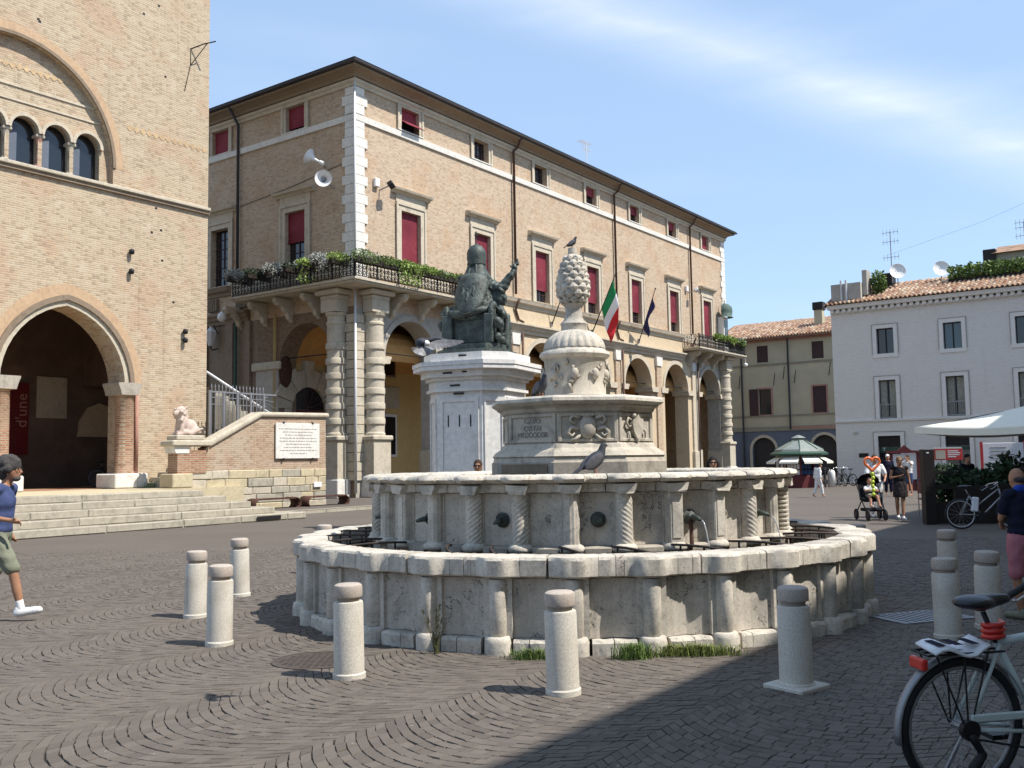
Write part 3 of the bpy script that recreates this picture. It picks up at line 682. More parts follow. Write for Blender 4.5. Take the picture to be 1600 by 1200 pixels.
# --- banded corner columns
def column(cx, cy, name='banded_column'):
    pr = [(.52, 2.95), (.52, 3.05), (.46, 3.12), (.45, 3.3)]
    z = 3.45
    while z < 7.5:
        pr += [(.46, z), (.46, z+.012), (.505, z+.02), (.52, z+.05), (.52, z+.27), (.505, z+.31), (.46, z+.328), (.46, z+.345)]; z += .70
    pr += [(.45, 8.1), (.49, 8.16), (.49, 8.24), (.44, 8.3), (.44, 8.5), (.52, 8.58), (.55, 8.70), (.42, 8.72)]
    MB().lathe(pr, cx, cy, 20).ob(name, 'travertine', pal, 25)
def pedestal(x0, y0, x1, y1):
    MB().box(x0-.09, y0-.09, .1, x1+.09, y1+.09, .95, .03).ob('pedestal_foot', 'white_stone', pal)
    MB().box(x0, y0, .95, x1, y1, 2.72).ob('pedestal', 'travertine', pal)
    MB().box(x0-.1, y0-.1, 2.72, x1+.1, y1+.1, 2.95, .05).ob('pedestal_cap', 'travertine', pal)
    MB().box(x0+.0, y0+.04, 8.72, x1-.0, y1-.04, 9.3).ob('entablature_block', 'travertine', pal)
    MB().box(x0-.02, y0-.02, 9.3, x1+.02, y1+.02, 9.52, .05).ob('entablature_block', 'travertine', pal)
    MB().box(x0-.22, y0-.22, 9.52, x1+.22, y1+.22, 9.78, .08).ob('entablature_block', 'travertine', pal)
column(1.02, -.2); column(-.2, 1.02); pedestal(.44, -.72, 1.58, -.0); pedestal(-.72, .44, -.0, 1.58)
column(XE-1.08, -.22); pedestal(XE-1.62, -.72, XE-.52, 0.)
# --- balconies: slab, brackets, iron railing
def bracket(cx, swap):
    P = [(0, 9.72), (-1.05, 9.72), (-1.08, 9.55), (-.9, 9.38), (-.62, 9.34), (-.5, 9.16), (-.3, 9.02), (-.22, 8.78), (-.05, 8.66), (0, 8.62)]
    m = MB().prism(P, cx-.13, cx+.13, 'x')
    if swap: m.swapxy()
    m.ob('bracket', 'travertine', pal)
for x in (2.4, 4.5, 6.4, 35.3, 37.4, 39.6): bracket(x, False)
for y in (2.46, 4.4, 6.3, 8.2): bracket(y, True)
def slab(poly, z0=9.80):
    MB().prism(poly, z0, z0+.10).ob('balcony_slab', 'travertine', pal)
    cx = sum(p[0] for p in poly)/len(poly)
slab([(-1.32, -1.32), (7.2, -1.32), (7.2, 0), (0, 0), (0, 7.3), (-1.32, 7.3)]); slab([(-1.42, -1.42), (7.3, -1.42), (7.3, -.02), (-.02, -.02), (-.02, 7.4), (-1.42, 7.4)], 9.902)
slab([(34.6, -1.32), (43.4, -1.32), (43.4, 1.4), (42.74, 1.4), (42.74, 0), (34.6, 0)]); slab([(34.5, -1.42), (43.5, -1.42), (43.5, 1.5), (42.74, 1.5), (42.74, -.02), (34.5, -.02)], 9.902)
def scroll(c, r, t0, turns, flip, n=14):
    return [(c[0]+flip*r*(1-.7*i/n)*math.cos(t0+turns*2*math.pi*i/n), c[1]+r*(1-.7*i/n)*math.sin(t0+turns*2*math.pi*i/n)) for i in range(n+1)]
def rail_mesh(L):
    m = MB(); z0, z1 = 0.0, .95
    for z in (.05, .62, .93): m.box(0, -.02, z, L, .02, z+.035)
    for x in (0, L-.04): m.box(x, -.025, 0, x+.04, .025, 1.0)
    n = max(2, int(L/.42)); w = L/n
    for i in range(n):
        cx = (i+.5)*w
        for sx in (-1, 1):
            for zc, r in ((.22, .11), (.46, .1), (.78, .09)):
                P = scroll((cx+sx*w*.22, zc), r, math.pi/2*sx, 1.3, sx); m.tube([(a, 0, b) for a, b in P], .020, 4, False)
        m.box(cx-.017, -.014, .05, cx+.017, .014, .93)
        if i: m.box(i*w-.022, -.016, .05, i*w+.022, .016, .93)
    return m
def railing(ax_, p, L):
    n = round(L/1.42); w = L/n; me = rail_mesh(w).mesh('railing_panel', 'iron')
    for i in range(n):
        if ax_ == 'x': link('railing_panel', me, pal, (p[0]+i*w, p[1], 10.01), 0.)
        else: link('railing_panel', me, pal, (p[0], p[1]+i*w, 10.01), math.pi/2)
railing('x', (-1.34, -1.34), 8.5); railing('y', (-1.34, -1.30), 8.5); railing('y', (7.16, -1.3), 1.2)
railing('x', (34.6, -1.34), 8.8); railing('y', (34.62, -1.3), 1.2); railing('y', (43.4, -1.3), 2.7)
# --- left facade ground floor
m = MB().arch(0, 6.9, .1, 9.0, rarch(3.38, .1, 6.6, 1.9, 20), 0, 1.1, True).swapxy(); m.ob('arcade_bay', 'brick_shade_tone', pal)
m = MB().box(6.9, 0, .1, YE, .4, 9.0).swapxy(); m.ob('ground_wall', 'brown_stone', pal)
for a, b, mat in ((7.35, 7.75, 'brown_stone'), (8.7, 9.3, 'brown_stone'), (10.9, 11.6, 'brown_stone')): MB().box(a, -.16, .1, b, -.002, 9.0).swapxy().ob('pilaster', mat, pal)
MB().box(5.05, -.2, 6.36, 7.2, -.002, 6.78, .06).swapxy().ob('impost', 'travertine', pal)
MB().box(5.28, -.1, .1, 6.9, -.003, 6.36).swapxy().ob('pier_face', 'plaster_grey', pal)
MB().box(1.2, -.12, 6.36, 1.6, 1.2, 6.78, .05).swapxy().ob('impost', 'travertine', pal)
MB().tube([(.5, 1.45, 6.95), (.5, 5.3, 6.95)], .03, 6).ob('tie_rod', 'iron', pal)
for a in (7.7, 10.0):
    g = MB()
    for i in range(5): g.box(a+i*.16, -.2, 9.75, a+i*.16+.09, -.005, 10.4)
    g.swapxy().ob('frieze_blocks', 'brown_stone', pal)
# --- inside the loggia: back wall, vault, portal
m = MB(); m.add([(-.2, 5.5, .1), (XE, 5.5, .1), (XE, 5.5, 9.2), (-.2, 5.5, 9.2)], [(0, 1, 2, 3)]); m.ob('loggia_back_wall', 'yellow', pal)
m = MB(); V = []; n_ = 14
for i in range(n_+1): a = math.pi*i/n_; V += [(1.1, 3.3-2.2*math.cos(a), 6.75+2.0*math.sin(a)), (XE, 3.3-2.2*math.cos(a), 6.75+2.0*math.sin(a))]
m.add(V, [(2*i, 2*i+1, 2*i+3, 2*i+2) for i in range(n_)]); m.ob('vault', 'orange', pal)
for k, x in enumerate(PIL):
    MB().box(x-.5, 5.15, .1, x+.5, 5.49, 5.9).ob('wall_pilaster', 'white_frame' if k == 0 else 'trim', pal)
    MB().box(x-.6, 5.05, 5.9, x+.6, 5.49, 6.5, .05).ob('wall_capital', 'brown_stone', pal)
    a = MB().arch(.6, 5.6, 6.4, 9.1, rarch(3.3, 6.4, 6.6, 2.1, 14), x-.35, x+.35, True).swapxy(); a.ob('transverse_arch', 'orange', pal)
for x in (8.05, 14.2, 20., 26., 31.8, 37.5):
    w = MB().box(x-.62, 5.40, 2.0, x+.62, 5.48, 4.4, .02).ob('window', 'white_frame', pal); MB().box(x-.45, 5.37, 2.15, x+.45, 5.398, 4.25).ob('pane', 'glass', w)
    w = MB().box(x-.55, 5.40, 6.5, x+.55, 5.48, 7.9, .02).ob('window', 'brown_stone', pal); MB().box(x-.42, 5.37, 6.6, x+.42, 5.398, 7.8).ob('pane', 'glass', w)
MB().box(7.4, 5.42, 4.75, 8.9, 5.49, 5.95, .01).ob('wall_tablet', 'travertine', pal)
po = MB(); P = rarch(1.95, .1, 4.45, 1.15, 16)
po.arch(.4, 3.5, .1, 4.6, [(1.95-1.15, .1), (1.95-1.15, 4.45), (1.95-1.149, 4.59), (1.95+1.149, 4.59), (1.95+1.15, 4.45), (1.95+1.15, .1)], 5.28, 5.5)
pr_ = MB().box(.35, 5.26, .1, .8, 5.5, 4.45).box(3.1, 5.26, .1, 3.55, 5.5, 4.45).ob('portal_jamb', 'travertine', pal)
for i in range(11):
    a0, a1 = 180*i/11+.6, 180*(i+1)/11-.6; ro = 2.5 if i == 5 else (2.25 if i % 2 else 2.05)
    q = [(1.95+r_*math.cos(R(a)), 4.45+r_*math.sin(R(a))) for r_, a in ((1.15, a0), (ro, a0), (ro, a1), (1.15, a1))]
    MB().prism(q, 5.2 if i % 2 else 5.25, 5.5, 'y').ob('voussoir', 'travertine', pal)
fan = MB().prism(arc(1.95, 4.45, 1.15, 0, 180, 16), 5.40, 5.48, 'y').ob('fan_window', 'glass', pal)
sp_ = MB()
for i in range(1, 8): a = math.pi*i/8; sp_.tube([(1.95, 5.385, 4.47), (1.95+1.13*math.cos(a), 5.385, 4.45+1.13*math.sin(a))], .022, 4)
sp_.ob('fan_bars', 'shutter', fan)
MB().box(.82, 5.36, .1, 3.08, 5.44, 4.42).ob('portal_door', 'maroon', pal)
for x in (.35, 3.6): MB().ball((x+.05, 5.3, 6.3), (.42, .22, .85), 12, 8).ob('wall_medallion', 'rust', pal, True)
# --- rainwater pipes
for x in (12.67, 24.33, 36.05):
    MB().tube([(x, -.75, 20.2), (x, -.45, 19.75), (x, -.16, 19.55), (x, -.16, 11.2)], .075, 8).ob('drain_pipe', 'copper_pipe', pal, True)
    MB().tube([(x, -.42, 10.9), (x, -.12, 10.3), (x+.3, -.12, 9.75), (x+.55, -.3, 9.6)], .07, 8).ob('drain_pipe', 'copper_pipe', pal, True)
    MB().tube([(x+.42, -.30, 9.0), (x+.42, -.22, .2)], .07, 8).ob('drain_pipe', 'copper_pipe', pal, True)
MB().tube([(-.75, 8.35, 20.2), (-.16, 8.35, 19.4), (-.16, 8.35, 11.1)], .075, 8).ob('drain_pipe', 'dark_pipe', pal, True)
MB().tube([(-.2, 8.4, 9.0), (-.2, 8.4, .2)], .08, 8).ob('drain_pipe', 'green_paint', pal, True)
MB().tube([(-.13, -.13, 20.0), (-.13, -.13, 10.0)], .05, 8).ob('drain_pipe', 'pale_metal', pal, True)
MB().tube([(-.16, -.16, 9.7), (-.16, -.16, .3)], .06, 8).ob('drain_pipe', 'pale_metal', pal, True)
# small cable on the left facade
MB().tube([(-.03, .7, 15.9), (-.03, 4.5, 15.4), (-.03, 8.3, 15.1)], .015, 4).ob('cable', 'dark_pipe', pal)

def ploc(x, y, z): return tuple(Matrix.Translation(PC) @ Matrix.Rotation(CA, 4, 'Z') @ Vector((x, y, z)))
# ------------------------------------------------------------------ things fixed to the palace
def horn(x, y, z, aim, label):
    t = thing('horn_loudspeaker', label, 'loudspeaker', ploc(x, y, z), CA)
    q = Vector(aim).to_track_quat('Z', 'Y').to_matrix().to_4x4()
    h = MB().lathe([(.05, -.55), (.10, -.55), (.10, -.35), (.05, -.3), (.07, -.1), (.15, .1), (.36, .3), (.40, .32), (.37, .30), (.14, .08), (.05, -.1)], 0, 0, 18); h.xf(q).ob('horn', 'white_plastic', t, 40)
    c = MB().ball((0, 0, .05), (.08, .08, .14), 10, 6); c.xf(q).ob('driver', 'steel', t, True)
    MB().tube([tuple(q @ Vector((0, 0, -.4))), (-x-.02, 0, -.25)], .03, 6).ob('mount', 'steel', t)
horn(-.75, 1.95, 16.15, (-.3, .75, .45), 'white horn loudspeaker tilted upward on the shaded brick wall')
horn(-.70, 1.35, 15.05, (-.8, -.75, -.05), 'white horn loudspeaker facing the square below the tilted one')
def flood(x, y, z, label, col='iron'):
    t = thing('floodlight', label, 'floodlight', ploc(x, y, z), CA)
    h = MB().box(-.2, -.25, -.13, .2, .02, .13, .03); h.xf(Matrix.Rotation(R(-35), 4, 'X') @ Matrix.Rotation(R(25), 4, 'Z')).ob('lamp_head', col, t)
    MB().tube([(-.02, .05, 0), (-.1, -y-.0, -.12)], .035, 6).ob('arm', 'steel', t)
    MB().box(-.55, -y-.2, -.05, -.25, -y-.01, .38, .03).ob('control_box', 'white_plastic', t)
flood(1.75, -.55, 14.95, 'floodlight with pale control box beside the white corner stones')
flood(35.7, -.6, 14.45, 'floodlight on the brick wall beside a drainpipe over the far balcony', 'pale_metal')
def pole(x, top, label, flag):
    t = thing('flagpole', label, 'flagpole', ploc(x, -.35, 9.7), CA)
    a = Vector((0, .28, 0)); b = Vector(top)
    MB().tube([a, b], [.04, .025], 6).ob('pole', 'iron', t); MB().ball(b, .06, 8, 5).ob('finial', 'iron', t, True)
    MB().box(-.07, .2, .0, .07, .345, .3).ob('bracket', 'steel', t)
    return t, a, b
pole(16.4, (.1, -1.5, 4.0), 'bare flagpole leaning from the palace with no flag', None)
t1, a1, b1 = pole(21.1, (-.1, -1.7, 3.8), 'flagpole carrying the green, white and red flag', 1)
t2, a2, b2 = pole(27.4, (-.9, -1.6, 3.5), 'flagpole carrying the dark blue flag', 1)
def flag_piece(m_, u0, u1, fn, name, mat, par):
    n = 10; V = []; F = []
    for i in range(n+1):
        for j in range(n+1): V.append(fn(u0+(u1-u0)*i/n, j/n))
    for i in range(n):
        for j in range(n): F.append((i*(n+1)+j, (i+1)*(n+1)+j, (i+1)*(n+1)+j+1, i*(n+1)+j+1))
    b = MB(); b.add(V, F); o = b.ob(name, mat, par, True); sol = o.modifiers.new('t', 'SOLIDIFY'); sol.thickness = .012; return o
def fl(a, b, len_, fold, drop):
    def f(u_, v_):
        # v along pole from top, u away from pole; hangs down
        p = b+(a-b)*(.12+.46*v_)
        w = math.sin(u_*7+v_*5)*.10*u_
        return (p.x+u_*len_*.30+w+v_*0, p.y-.10*u_+math.cos(u_*6+v_*4)*fold*u_, p.z-u_*drop*(1-.15*v_))
    return f
t = thing('italian_flag', 'green, white and red tricolour flag hanging from a pole on the palace', 'flag', ploc(21.1, -.35, 9.7), CA)
f_ = fl(a1, b1, 2.1, .18, 2.6)
for i, c in enumerate(('flag_g', 'flag_w', 'flag_r')): flag_piece(None, i/3, (i+1)/3, f_, 'stripe', c, t)
t = thing('blue_flag', 'dark blue flag with yellow stars hanging limp from a palace pole', 'flag', ploc(27.4, -.35, 9.7), CA)
f_ = fl(a2, b2, -1.2, .32, 1.5); flag_piece(None, 0, 1, f_, 'field', 'flag_b', t)
for i in range(5):
    p = f_(.35+.1*math.cos(i*1.3), .3+.12*i); MB().ball((p[0], p[1]-.03, p[2]), (.05, .02, .05), 6, 4).ob('star', 'gold', t)
MT['verdigris'] = plain('verdigris_copper', (.085, .13, .11), .7, .3, 8)
# corner shrine on the far balcony
t = thing('madonna_shrine', 'glazed white shrine with green copper canopy on the far balcony corner', 'shrine', ploc(41.5, -.5, 10.02), CA)
MB().box(-.5, -.1, 0, .5, .48, .5, .03).ob('base', 'white_stone', t)
MB().box(-.42, -.05, .5, .42, .47, 3.05, .02).ob('case', 'white_frame', t); MB().box(-.3, -.09, .7, .3, -.055, 2.75).ob('pane', 'glass_blue', t)
MB().tube([(0, .1, .7), (0, .1, 1.5), (0, .1, 2.2), (0, .1, 2.5)], [.25, .2, .16, .05], 8).ob('figure', 'marble', t, True)
MB().lathe([(.02, 4.5), (.06, 4.4), (.06, 4.2), (.35, 4.1), (.62, 3.85), (.66, 3.5), (.60, 3.05), (.72, 3.0)], 0, .05, 12, R(180), R(360)).ob('canopy', 'verdigris', t, True)
# lantern and globe lamp left of the arch
t = thing('wall_lantern', 'pale glass wall lantern on the brown palace wall beside the tower', 'lantern', ploc(-.45, 10.1, 8.3), CA)
MB().lathe([(.12, -.4), (.14, -.38), (.30, .3), (.32, .34), (.14, .5), (.05, .62)], 0, 0, 6).ob('lantern_body', 'pale_metal', t); MB().tube([(0, 0, -.42), (.1, 0, -.62), (.44, 0, -.5)], .035, 6).ob('arm', 'iron', t); MB().tube([(0, 0, .5), (.2, 0, .7), (.44, 0, .3)], .03, 6).ob('arm', 'iron', t)
t = thing('globe_lamp', 'small white lamp under the end of the corner balcony', 'lamp', ploc(-.9, 8.6, 9.25), CA)
MB().lathe([(.05, .25), (.2, .1), (.24, -.1), (.12, -.25), (.02, -.28)], 0, 0, 12).ob('shade', 'white_plastic', t, True); MB().tube([(0, 0, .2), (.3, -.3, .45), (.88, -.2, .45)], .03, 6).ob('arm', 'iron', t)
t = thing('security_camera', 'white dome camera hanging from the end of the far balcony', 'camera', ploc(43.75, -1.2, 9.4), CA)
MB().ball((0, 0, -.12), .17, 12, 8).ob('dome', 'white_plastic', t, True); MB().tube([(0, 0, .02), (0, 0, .35), (-.32, 0, .45)], .03, 6).ob('arm', 'pale_metal', t)
t = thing('roof_antenna', 'thin television antenna on the palace roof', 'antenna', ploc(26.4, 3.2, 21.3), CA)
MB().tube([(0, 0, 0), (0, 0, 3.2)], .035, 6).ob('mast', 'pale_metal', t)
g = MB(); g.tube([(-.9, 0, 3.05), (.5, 0, 3.05)], .02, 4); g.tube([(-.5, 0, 2.6), (.6, 0, 2.6)], .02, 4)
for i in range(7): g.tube([(-.85+i*.2, -.3, 3.05), (-.85+i*.2, .3, 3.05)], .014, 4); g.tube([(-.5+i*.16, 0, 2.3), (-.5+i*.16, 0, 2.9)], .012, 4)
g.ob('elements', 'pale_metal', t)
# --- plants on the balconies
def plant(x, y, mat, label, w=.9, h=.5, n=420, size=.11, mat2=None, n2=0, trail=False, d=.3):
    t = thing('balcony_plant', label, 'plant', ploc(x, y, 10.8), CA, 'plants along the palace balconies')
    MB().box(-w*.9, -.14, -.16, w*.9, .14, .12, .02).ob('trough', 'soil', t)
    fn = lambda a, b, c: a*a+b*b+c*c < 1 and random.random() < .9
    leaves(int(n*2.2), (0, 0, .13, w*1.25, d, h*.62), size*.8, mat, fn, .9).ob('foliage', mat, t)
    if trail: leaves(n//2, (0, -.28 if y < 0 and x > -1.2 else 0, -.25, w, .12, .5), size, mat, None, -1.2).ob('trailing_leaves', mat, t)
    if n2: leaves(n2, (0, 0, .2, w*1.1, d*1.1, h*.6), size*.6, mat2, fn, .6).ob('blossom', mat2, t)
plant(-1.38, 6.6, 'leaf_grey', 'silver-leaved bush at the left end of the corner balcony', .8, .62, 600, .13)
plant(-1.38, 5.2, 'leaf_dark', 'dark green bush beside the silver bush on the shaded balcony side', .8, .35, 400)
plant(-1.38, 3.9, 'leaf_grey', 'second silver-leaved bush halfway along the shaded balcony side', .7, .6, 600, .13)
plant(-1.38, 2.7, 'leaf_dark', 'dark plant with a row of white blossom on the shaded balcony side', .6, .35, 300, mat2='petal', n2=120)
plant(-1.40, 1.7, 'leaf_light', 'yellow-green plant trailing over the shaded railing', .5, .4, 350, .15, trail=True)
plant(-1.38, .7, 'leaf_grey', 'large fluffy silver bush near the balcony corner', .65, .65, 700, .14)
plant(-1.38, -.35, 'leaf_light', 'bright green fern beside the balcony corner', .6, .45, 420)
plant(-.7, -1.42, 'leaf', 'green bush covered in white blossom at the balcony corner', .8, .6, 520, mat2='petal', n2=220)
plant(.7, -1.42, 'leaf', 'dense green plant right of the balcony corner blossom', .8, .45, 560)
plant(2.0, -1.42, 'leaf_light', 'bright fern trailing over the sunny railing below a red blind', .8, .42, 560, .14, trail=True)
plant(3.4, -1.42, 'leaf_light', 'bright feathery fern with pink specks on the sunny railing', .8, .4, 560, .14)
plant(4.7, -1.42, 'leaf', 'green fern with white flowers on the sunny railing', .7, .38, 480, mat2='petal', n2=60)
plant(6.1, -1.42, 'leaf', 'green fern at the statue end of the sunny railing', .8, .38, 480)
plant(38.2, -1.42, 'leaf_light', 'feathery plant at the start of the far balcony', .9, .45, 520, .22)
plant(40.2, -1.42, 'leaf_light', 'bright fern below the shrine on the far balcony', 1.0, .45, 560, .24)
plant(42.2, -1.42, 'leaf', 'green plant with white blossom at the outer corner of the far balcony', .9, .5, 500, .22, 'petal', 160)
# ------------------------------------------------------------------ the medieval town hall (left), steps and parapet
NT, S0 = -30.3, 22.43
tow = thing('medieval_town_hall', 'tall medieval brick town hall with pointed arch and row of arched windows', 'town hall', city(S0, NT), CA)
AP, HW = -5.49, 2.14
arches = [(-5.49), (-12.3)]
MT['voussoir'] = stone('voussoir_brick', (.50, .35, .22), dirt=(.30, .18, .11), amt=.5, speck=.4)
GP = lambda cx: gothic(cx, .95, 4.42, HW, 2.6, 9)
BC, BR, BS = -7.48, 3.55, 12.05           # the big blind arch: centre, radius, spring
wins = [BC+1.08*(i+.5) for i in range(-3, 3)]
m = MB()
m.arch(-9.0, 0, .95, 11.3, GP(-5.49), 0, 1.0, True); m.arch(-15.8, -9.0, .95, 11.3, GP(-12.3), 0, 1.0, True)
m.arch(-15.8, 0, 11.3, 27, [(BC-BR, 11.3)]+arc(BC, BS, BR, 180, 0, 30)+[(BC+BR, 11.3)], 0, .24)
m.add([(0, 0, .0), (0, 12, .0), (0, 12, 27), (0, 0, 27)], [(0, 1, 2, 3)]); m.add([(-15.8, 0, 0), (-15.8, 12, 0), (-15.8, 12, 27), (-15.8, 0, 27)], [(3, 2, 1, 0)])
m.add([(-15.8, 12, 0), (0, 12, 0), (0, 12, 27), (-15.8, 12, 27)], [(3, 2, 1, 0)])
m.ob('wall', 'brick_a', tow)
# tympanum of the big arch with the six arched lights
ty = MB(); e = [BC-BR]+[(wins[i]+wins[i+1])/2 for i in range(5)]+[BC+BR]
for i, x in enumerate(wins): ty.arch(e[i], e[i+1], 11.3, 13.4, rarch(x, 11.3, 12.62, .47, 12), .24, .52)
zs = [13.4+.22*i for i in range(11)]
top = [p for p in arc(BC, BS, BR+.01, 180, 0, 40) if p[1] >= 13.38]
ty.add([(BC-math.sqrt(BR**2-(13.4-BS)**2), .24, 13.4)]+[(x, .24, z) for x, z in top if z > 13.41]+[(BC+math.sqrt(BR**2-(13.4-BS)**2), .24, 13.4)], [tuple(range(len([1 for x, z in top if z > 13.41])+2))[::-1]])
ty.ob('tympanum', 'brick_a', tow)
def ring(prof_in, prof_out, y0, y1, name, mat):
    a = MB()
    for p, q, r_, s_ in zip(prof_in[:-1], prof_in[1:], prof_out[1:], prof_out[:-1]): a.prism([p, q, r_, s_], y1, y0, 'y')
    return a.ob(name, mat, tow)
for x in wins:
    ring(rarch(x, 12.6, 12.62, .45, 12)[1:-1], rarch(x, 12.6, 12.62, .56, 12)[1:-1], .12, .30, 'window_arch', 'trim')
for i in range(5):
    x = (wins[i]+wins[i+1])/2
    MB().lathe([(.13, 11.55), (.10, 11.62), (.085, 11.68), (.075, 12.2), (.08, 12.22), (.08, 12.26), (.12, 12.42), (.14, 12.5)], x, .34, 12).ob('window_column', 'rose' if i % 2 else 'travertine', tow, 40)
    MB().box(x-.15, .18, 12.5, x+.15, .6, 12.62, .03).ob('window_capital', 'travertine', tow)
MB().box(BC-3.2, .50, 11.3, BC+3.2, .56, 13.3).ob('window_glass', 'glass', tow)
for x in wins: MB().box(x-.46, .46, 11.45, x-.12, .49, 12.95-.2*random.random()).ob('blind_half', 'slate_wall', tow)
for i in range(26):                                        # brick voussoirs of the big arch
    pass
ring(arc(BC, BS, BR-.02, 180, 0, 36), arc(BC, BS, BR+.09, 180, 0, 36), -.05, .02, 'big_arch_moulding', 'brown_stone')
ring(arc(BC, BS, BR+.09, 180, 0, 36), arc(BC, BS, BR+.38, 180, 0, 36), -.006, .02, 'big_arch_ring', 'voussoir')
for z, mt in ((13.55, 'trim'), (14.02, 'trim')): hw_ = math.sqrt(BR**2-(z-BS)**2)-.03; MB().box(BC-hw_, .20, z-.035, BC+hw_, .25, z+.035).ob('tympanum_band', mt, tow)
def diamonds(x0, x1, z0, z1, y, nm):
    g = MB(); w = (z1-z0); x = x0; k = 0
    while x < x1:
        c = x+w/2; zc = (z0+z1)/2
        g.add([(c-w/2, y, zc), (c, y, z0), (c+w/2, y, zc), (c, y, z1)], [(0, 1, 2, 3)]); x += w; k += 1
    return g.ob(nm, 'plaster_diamond', tow)
MT['plaster_diamond'] = plain('ochre_tiles', (.52, .37, .215), .9, .25, 5)
diamonds(-3.45, -.1, 13.52, 13.78, -.012, 'diamond_frieze'); diamonds(BC-2.3, BC+2.45, 14.55, 14.78, .226, 'diamond_frieze'); 
MB().box(-15.8, -.17, 11.30, .02, -.001, 11.42, .02).ob('sill_cornice', 'travertine', tow); MB().box(-15.8, -.10, 11.18, .02, -.001, 11.298).ob('sill_cornice', 'brown_stone', tow)
for cx in arches:
    g0 = gothic(cx, 4.42, 4.42, HW, 2.6, 10)[1:-1]; g1 = gothic(cx, 4.42, 4.42, HW+.17, 2.79, 10)[1:-1]; g2 = gothic(cx, 4.42, 4.42, HW+.33, 2.97, 10)[1:-1]; g3 = gothic(cx, 4.42, 4.42, HW+.66, 3.35, 10)[1:-1]
    ring(g0, g1, -.02, .3, 'arch_ring', 'travertine'); ring(g1, g2, -.10, .1, 'arch_moulding', 'brown_stone')
    for (p, q, r_, s_) in zip(g2[:-1], g2[1:], g3[1:], g3[:-1]):
        a = MB().prism([p, q, r_, s_], .02, -.008, 'y'); a.ob('brick_voussoir', 'voussoir', tow)
    for sx in (-1, 1):
        xc = cx+sx*(HW+.02)
        MB().box(xc-.62, -.5, .95, xc+.62, .7, 1.45, .04).ob('column_base', 'white_stone', tow)
        MB().lathe([(.34, 1.45), (.34, 1.5), (.31, 1.55), (.30, 4.1), (.33, 4.14)], xc-sx*.02, -.02, 18).ob('brick_column', 'brick_r', tow, 40)
        MB().prism([(-.32, 4.14), (.32, 4.14), (.36, 4.3), (.44, 4.5), (.44, 4.56), (-.44, 4.56), (-.44, 4.5), (-.36, 4.3)], -.40, .6, 'y').xf(Matrix.Translation((xc-sx*.05, 0, 0))).ob('capital', 'istria_dark', tow)
        MB().tube([(xc+sx*.42, -.05, 1.45), (xc+sx*.42, -.05, 4.45)], .07, 8).tube([(xc+sx*.24, -.07, 1.45), (xc+sx*.24, -.07, 4.45)], .05, 8).ob('colonnette', 'rose', tow, True)
# interior
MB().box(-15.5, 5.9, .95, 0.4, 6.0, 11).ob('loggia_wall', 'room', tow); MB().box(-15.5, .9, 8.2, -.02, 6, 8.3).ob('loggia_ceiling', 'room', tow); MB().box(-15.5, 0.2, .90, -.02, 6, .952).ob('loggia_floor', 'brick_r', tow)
MB().box(-3.35, 5.82, 3.6, -2.15, 5.89, 5.2, .01).ob('wall_tablet', 'travertine', tow)
MB().prism([(-1.7, 2.9), (-.2, 2.9), (-.15, 3.6), (-.3, 4.1), (-.8, 4.25), (-1.3, 4.05), (-1.62, 3.5)], 5.80, 5.89, 'y').ob('niche_panel', 'plaster_tan', tow)
MB().box(-1.55, 3.6, 4.85, -.05, 5.8, 7.6).ob('inner_pier', 'room', tow)
ban = thing('red_banner', 'tall dark red banner with pale handwriting inside the pointed arch', 'banner', city(S0-4.05, NT-5.78), CA)
MB().box(-.42, -.03, 2.2, .36, .0, 4.9).ob('cloth', 'banner', ban)
text('lettering', "d'une", .6, 'rose', ban, Matrix.Translation((.28, -.034, 3.2)) @ Matrix.Rotation(math.pi/2, 4, 'X') @ Matrix.Rotation(math.pi/2, 4, 'Z'), .002, 1., 'LEFT')
text('lettering', "bercollo", .42, 'maroon', ban, Matrix.Translation((-.08, -.034, 2.5)) @ Matrix.Rotation(math.pi/2, 4, 'X') @ Matrix.Rotation(math.pi/2, 4, 'Z'), .002, 1., 'LEFT')
t = thing('wall_lamp', 'small white lamp hanging inside the pointed arch beside the banner', 'lamp', city(S0-7.45, NT-.7, 4.75), CA)
MB().lathe([(.03, .3), (.14, .12), (.16, -.08), (.05, -.16)], 0, 0, 10).ob('shade', 'white_plastic', t, True); MB().tube([(0, 0, .28), (-.2, 0, .5), (-.24, 0, .1)], .02, 5).ob('arm', 'iron', t)
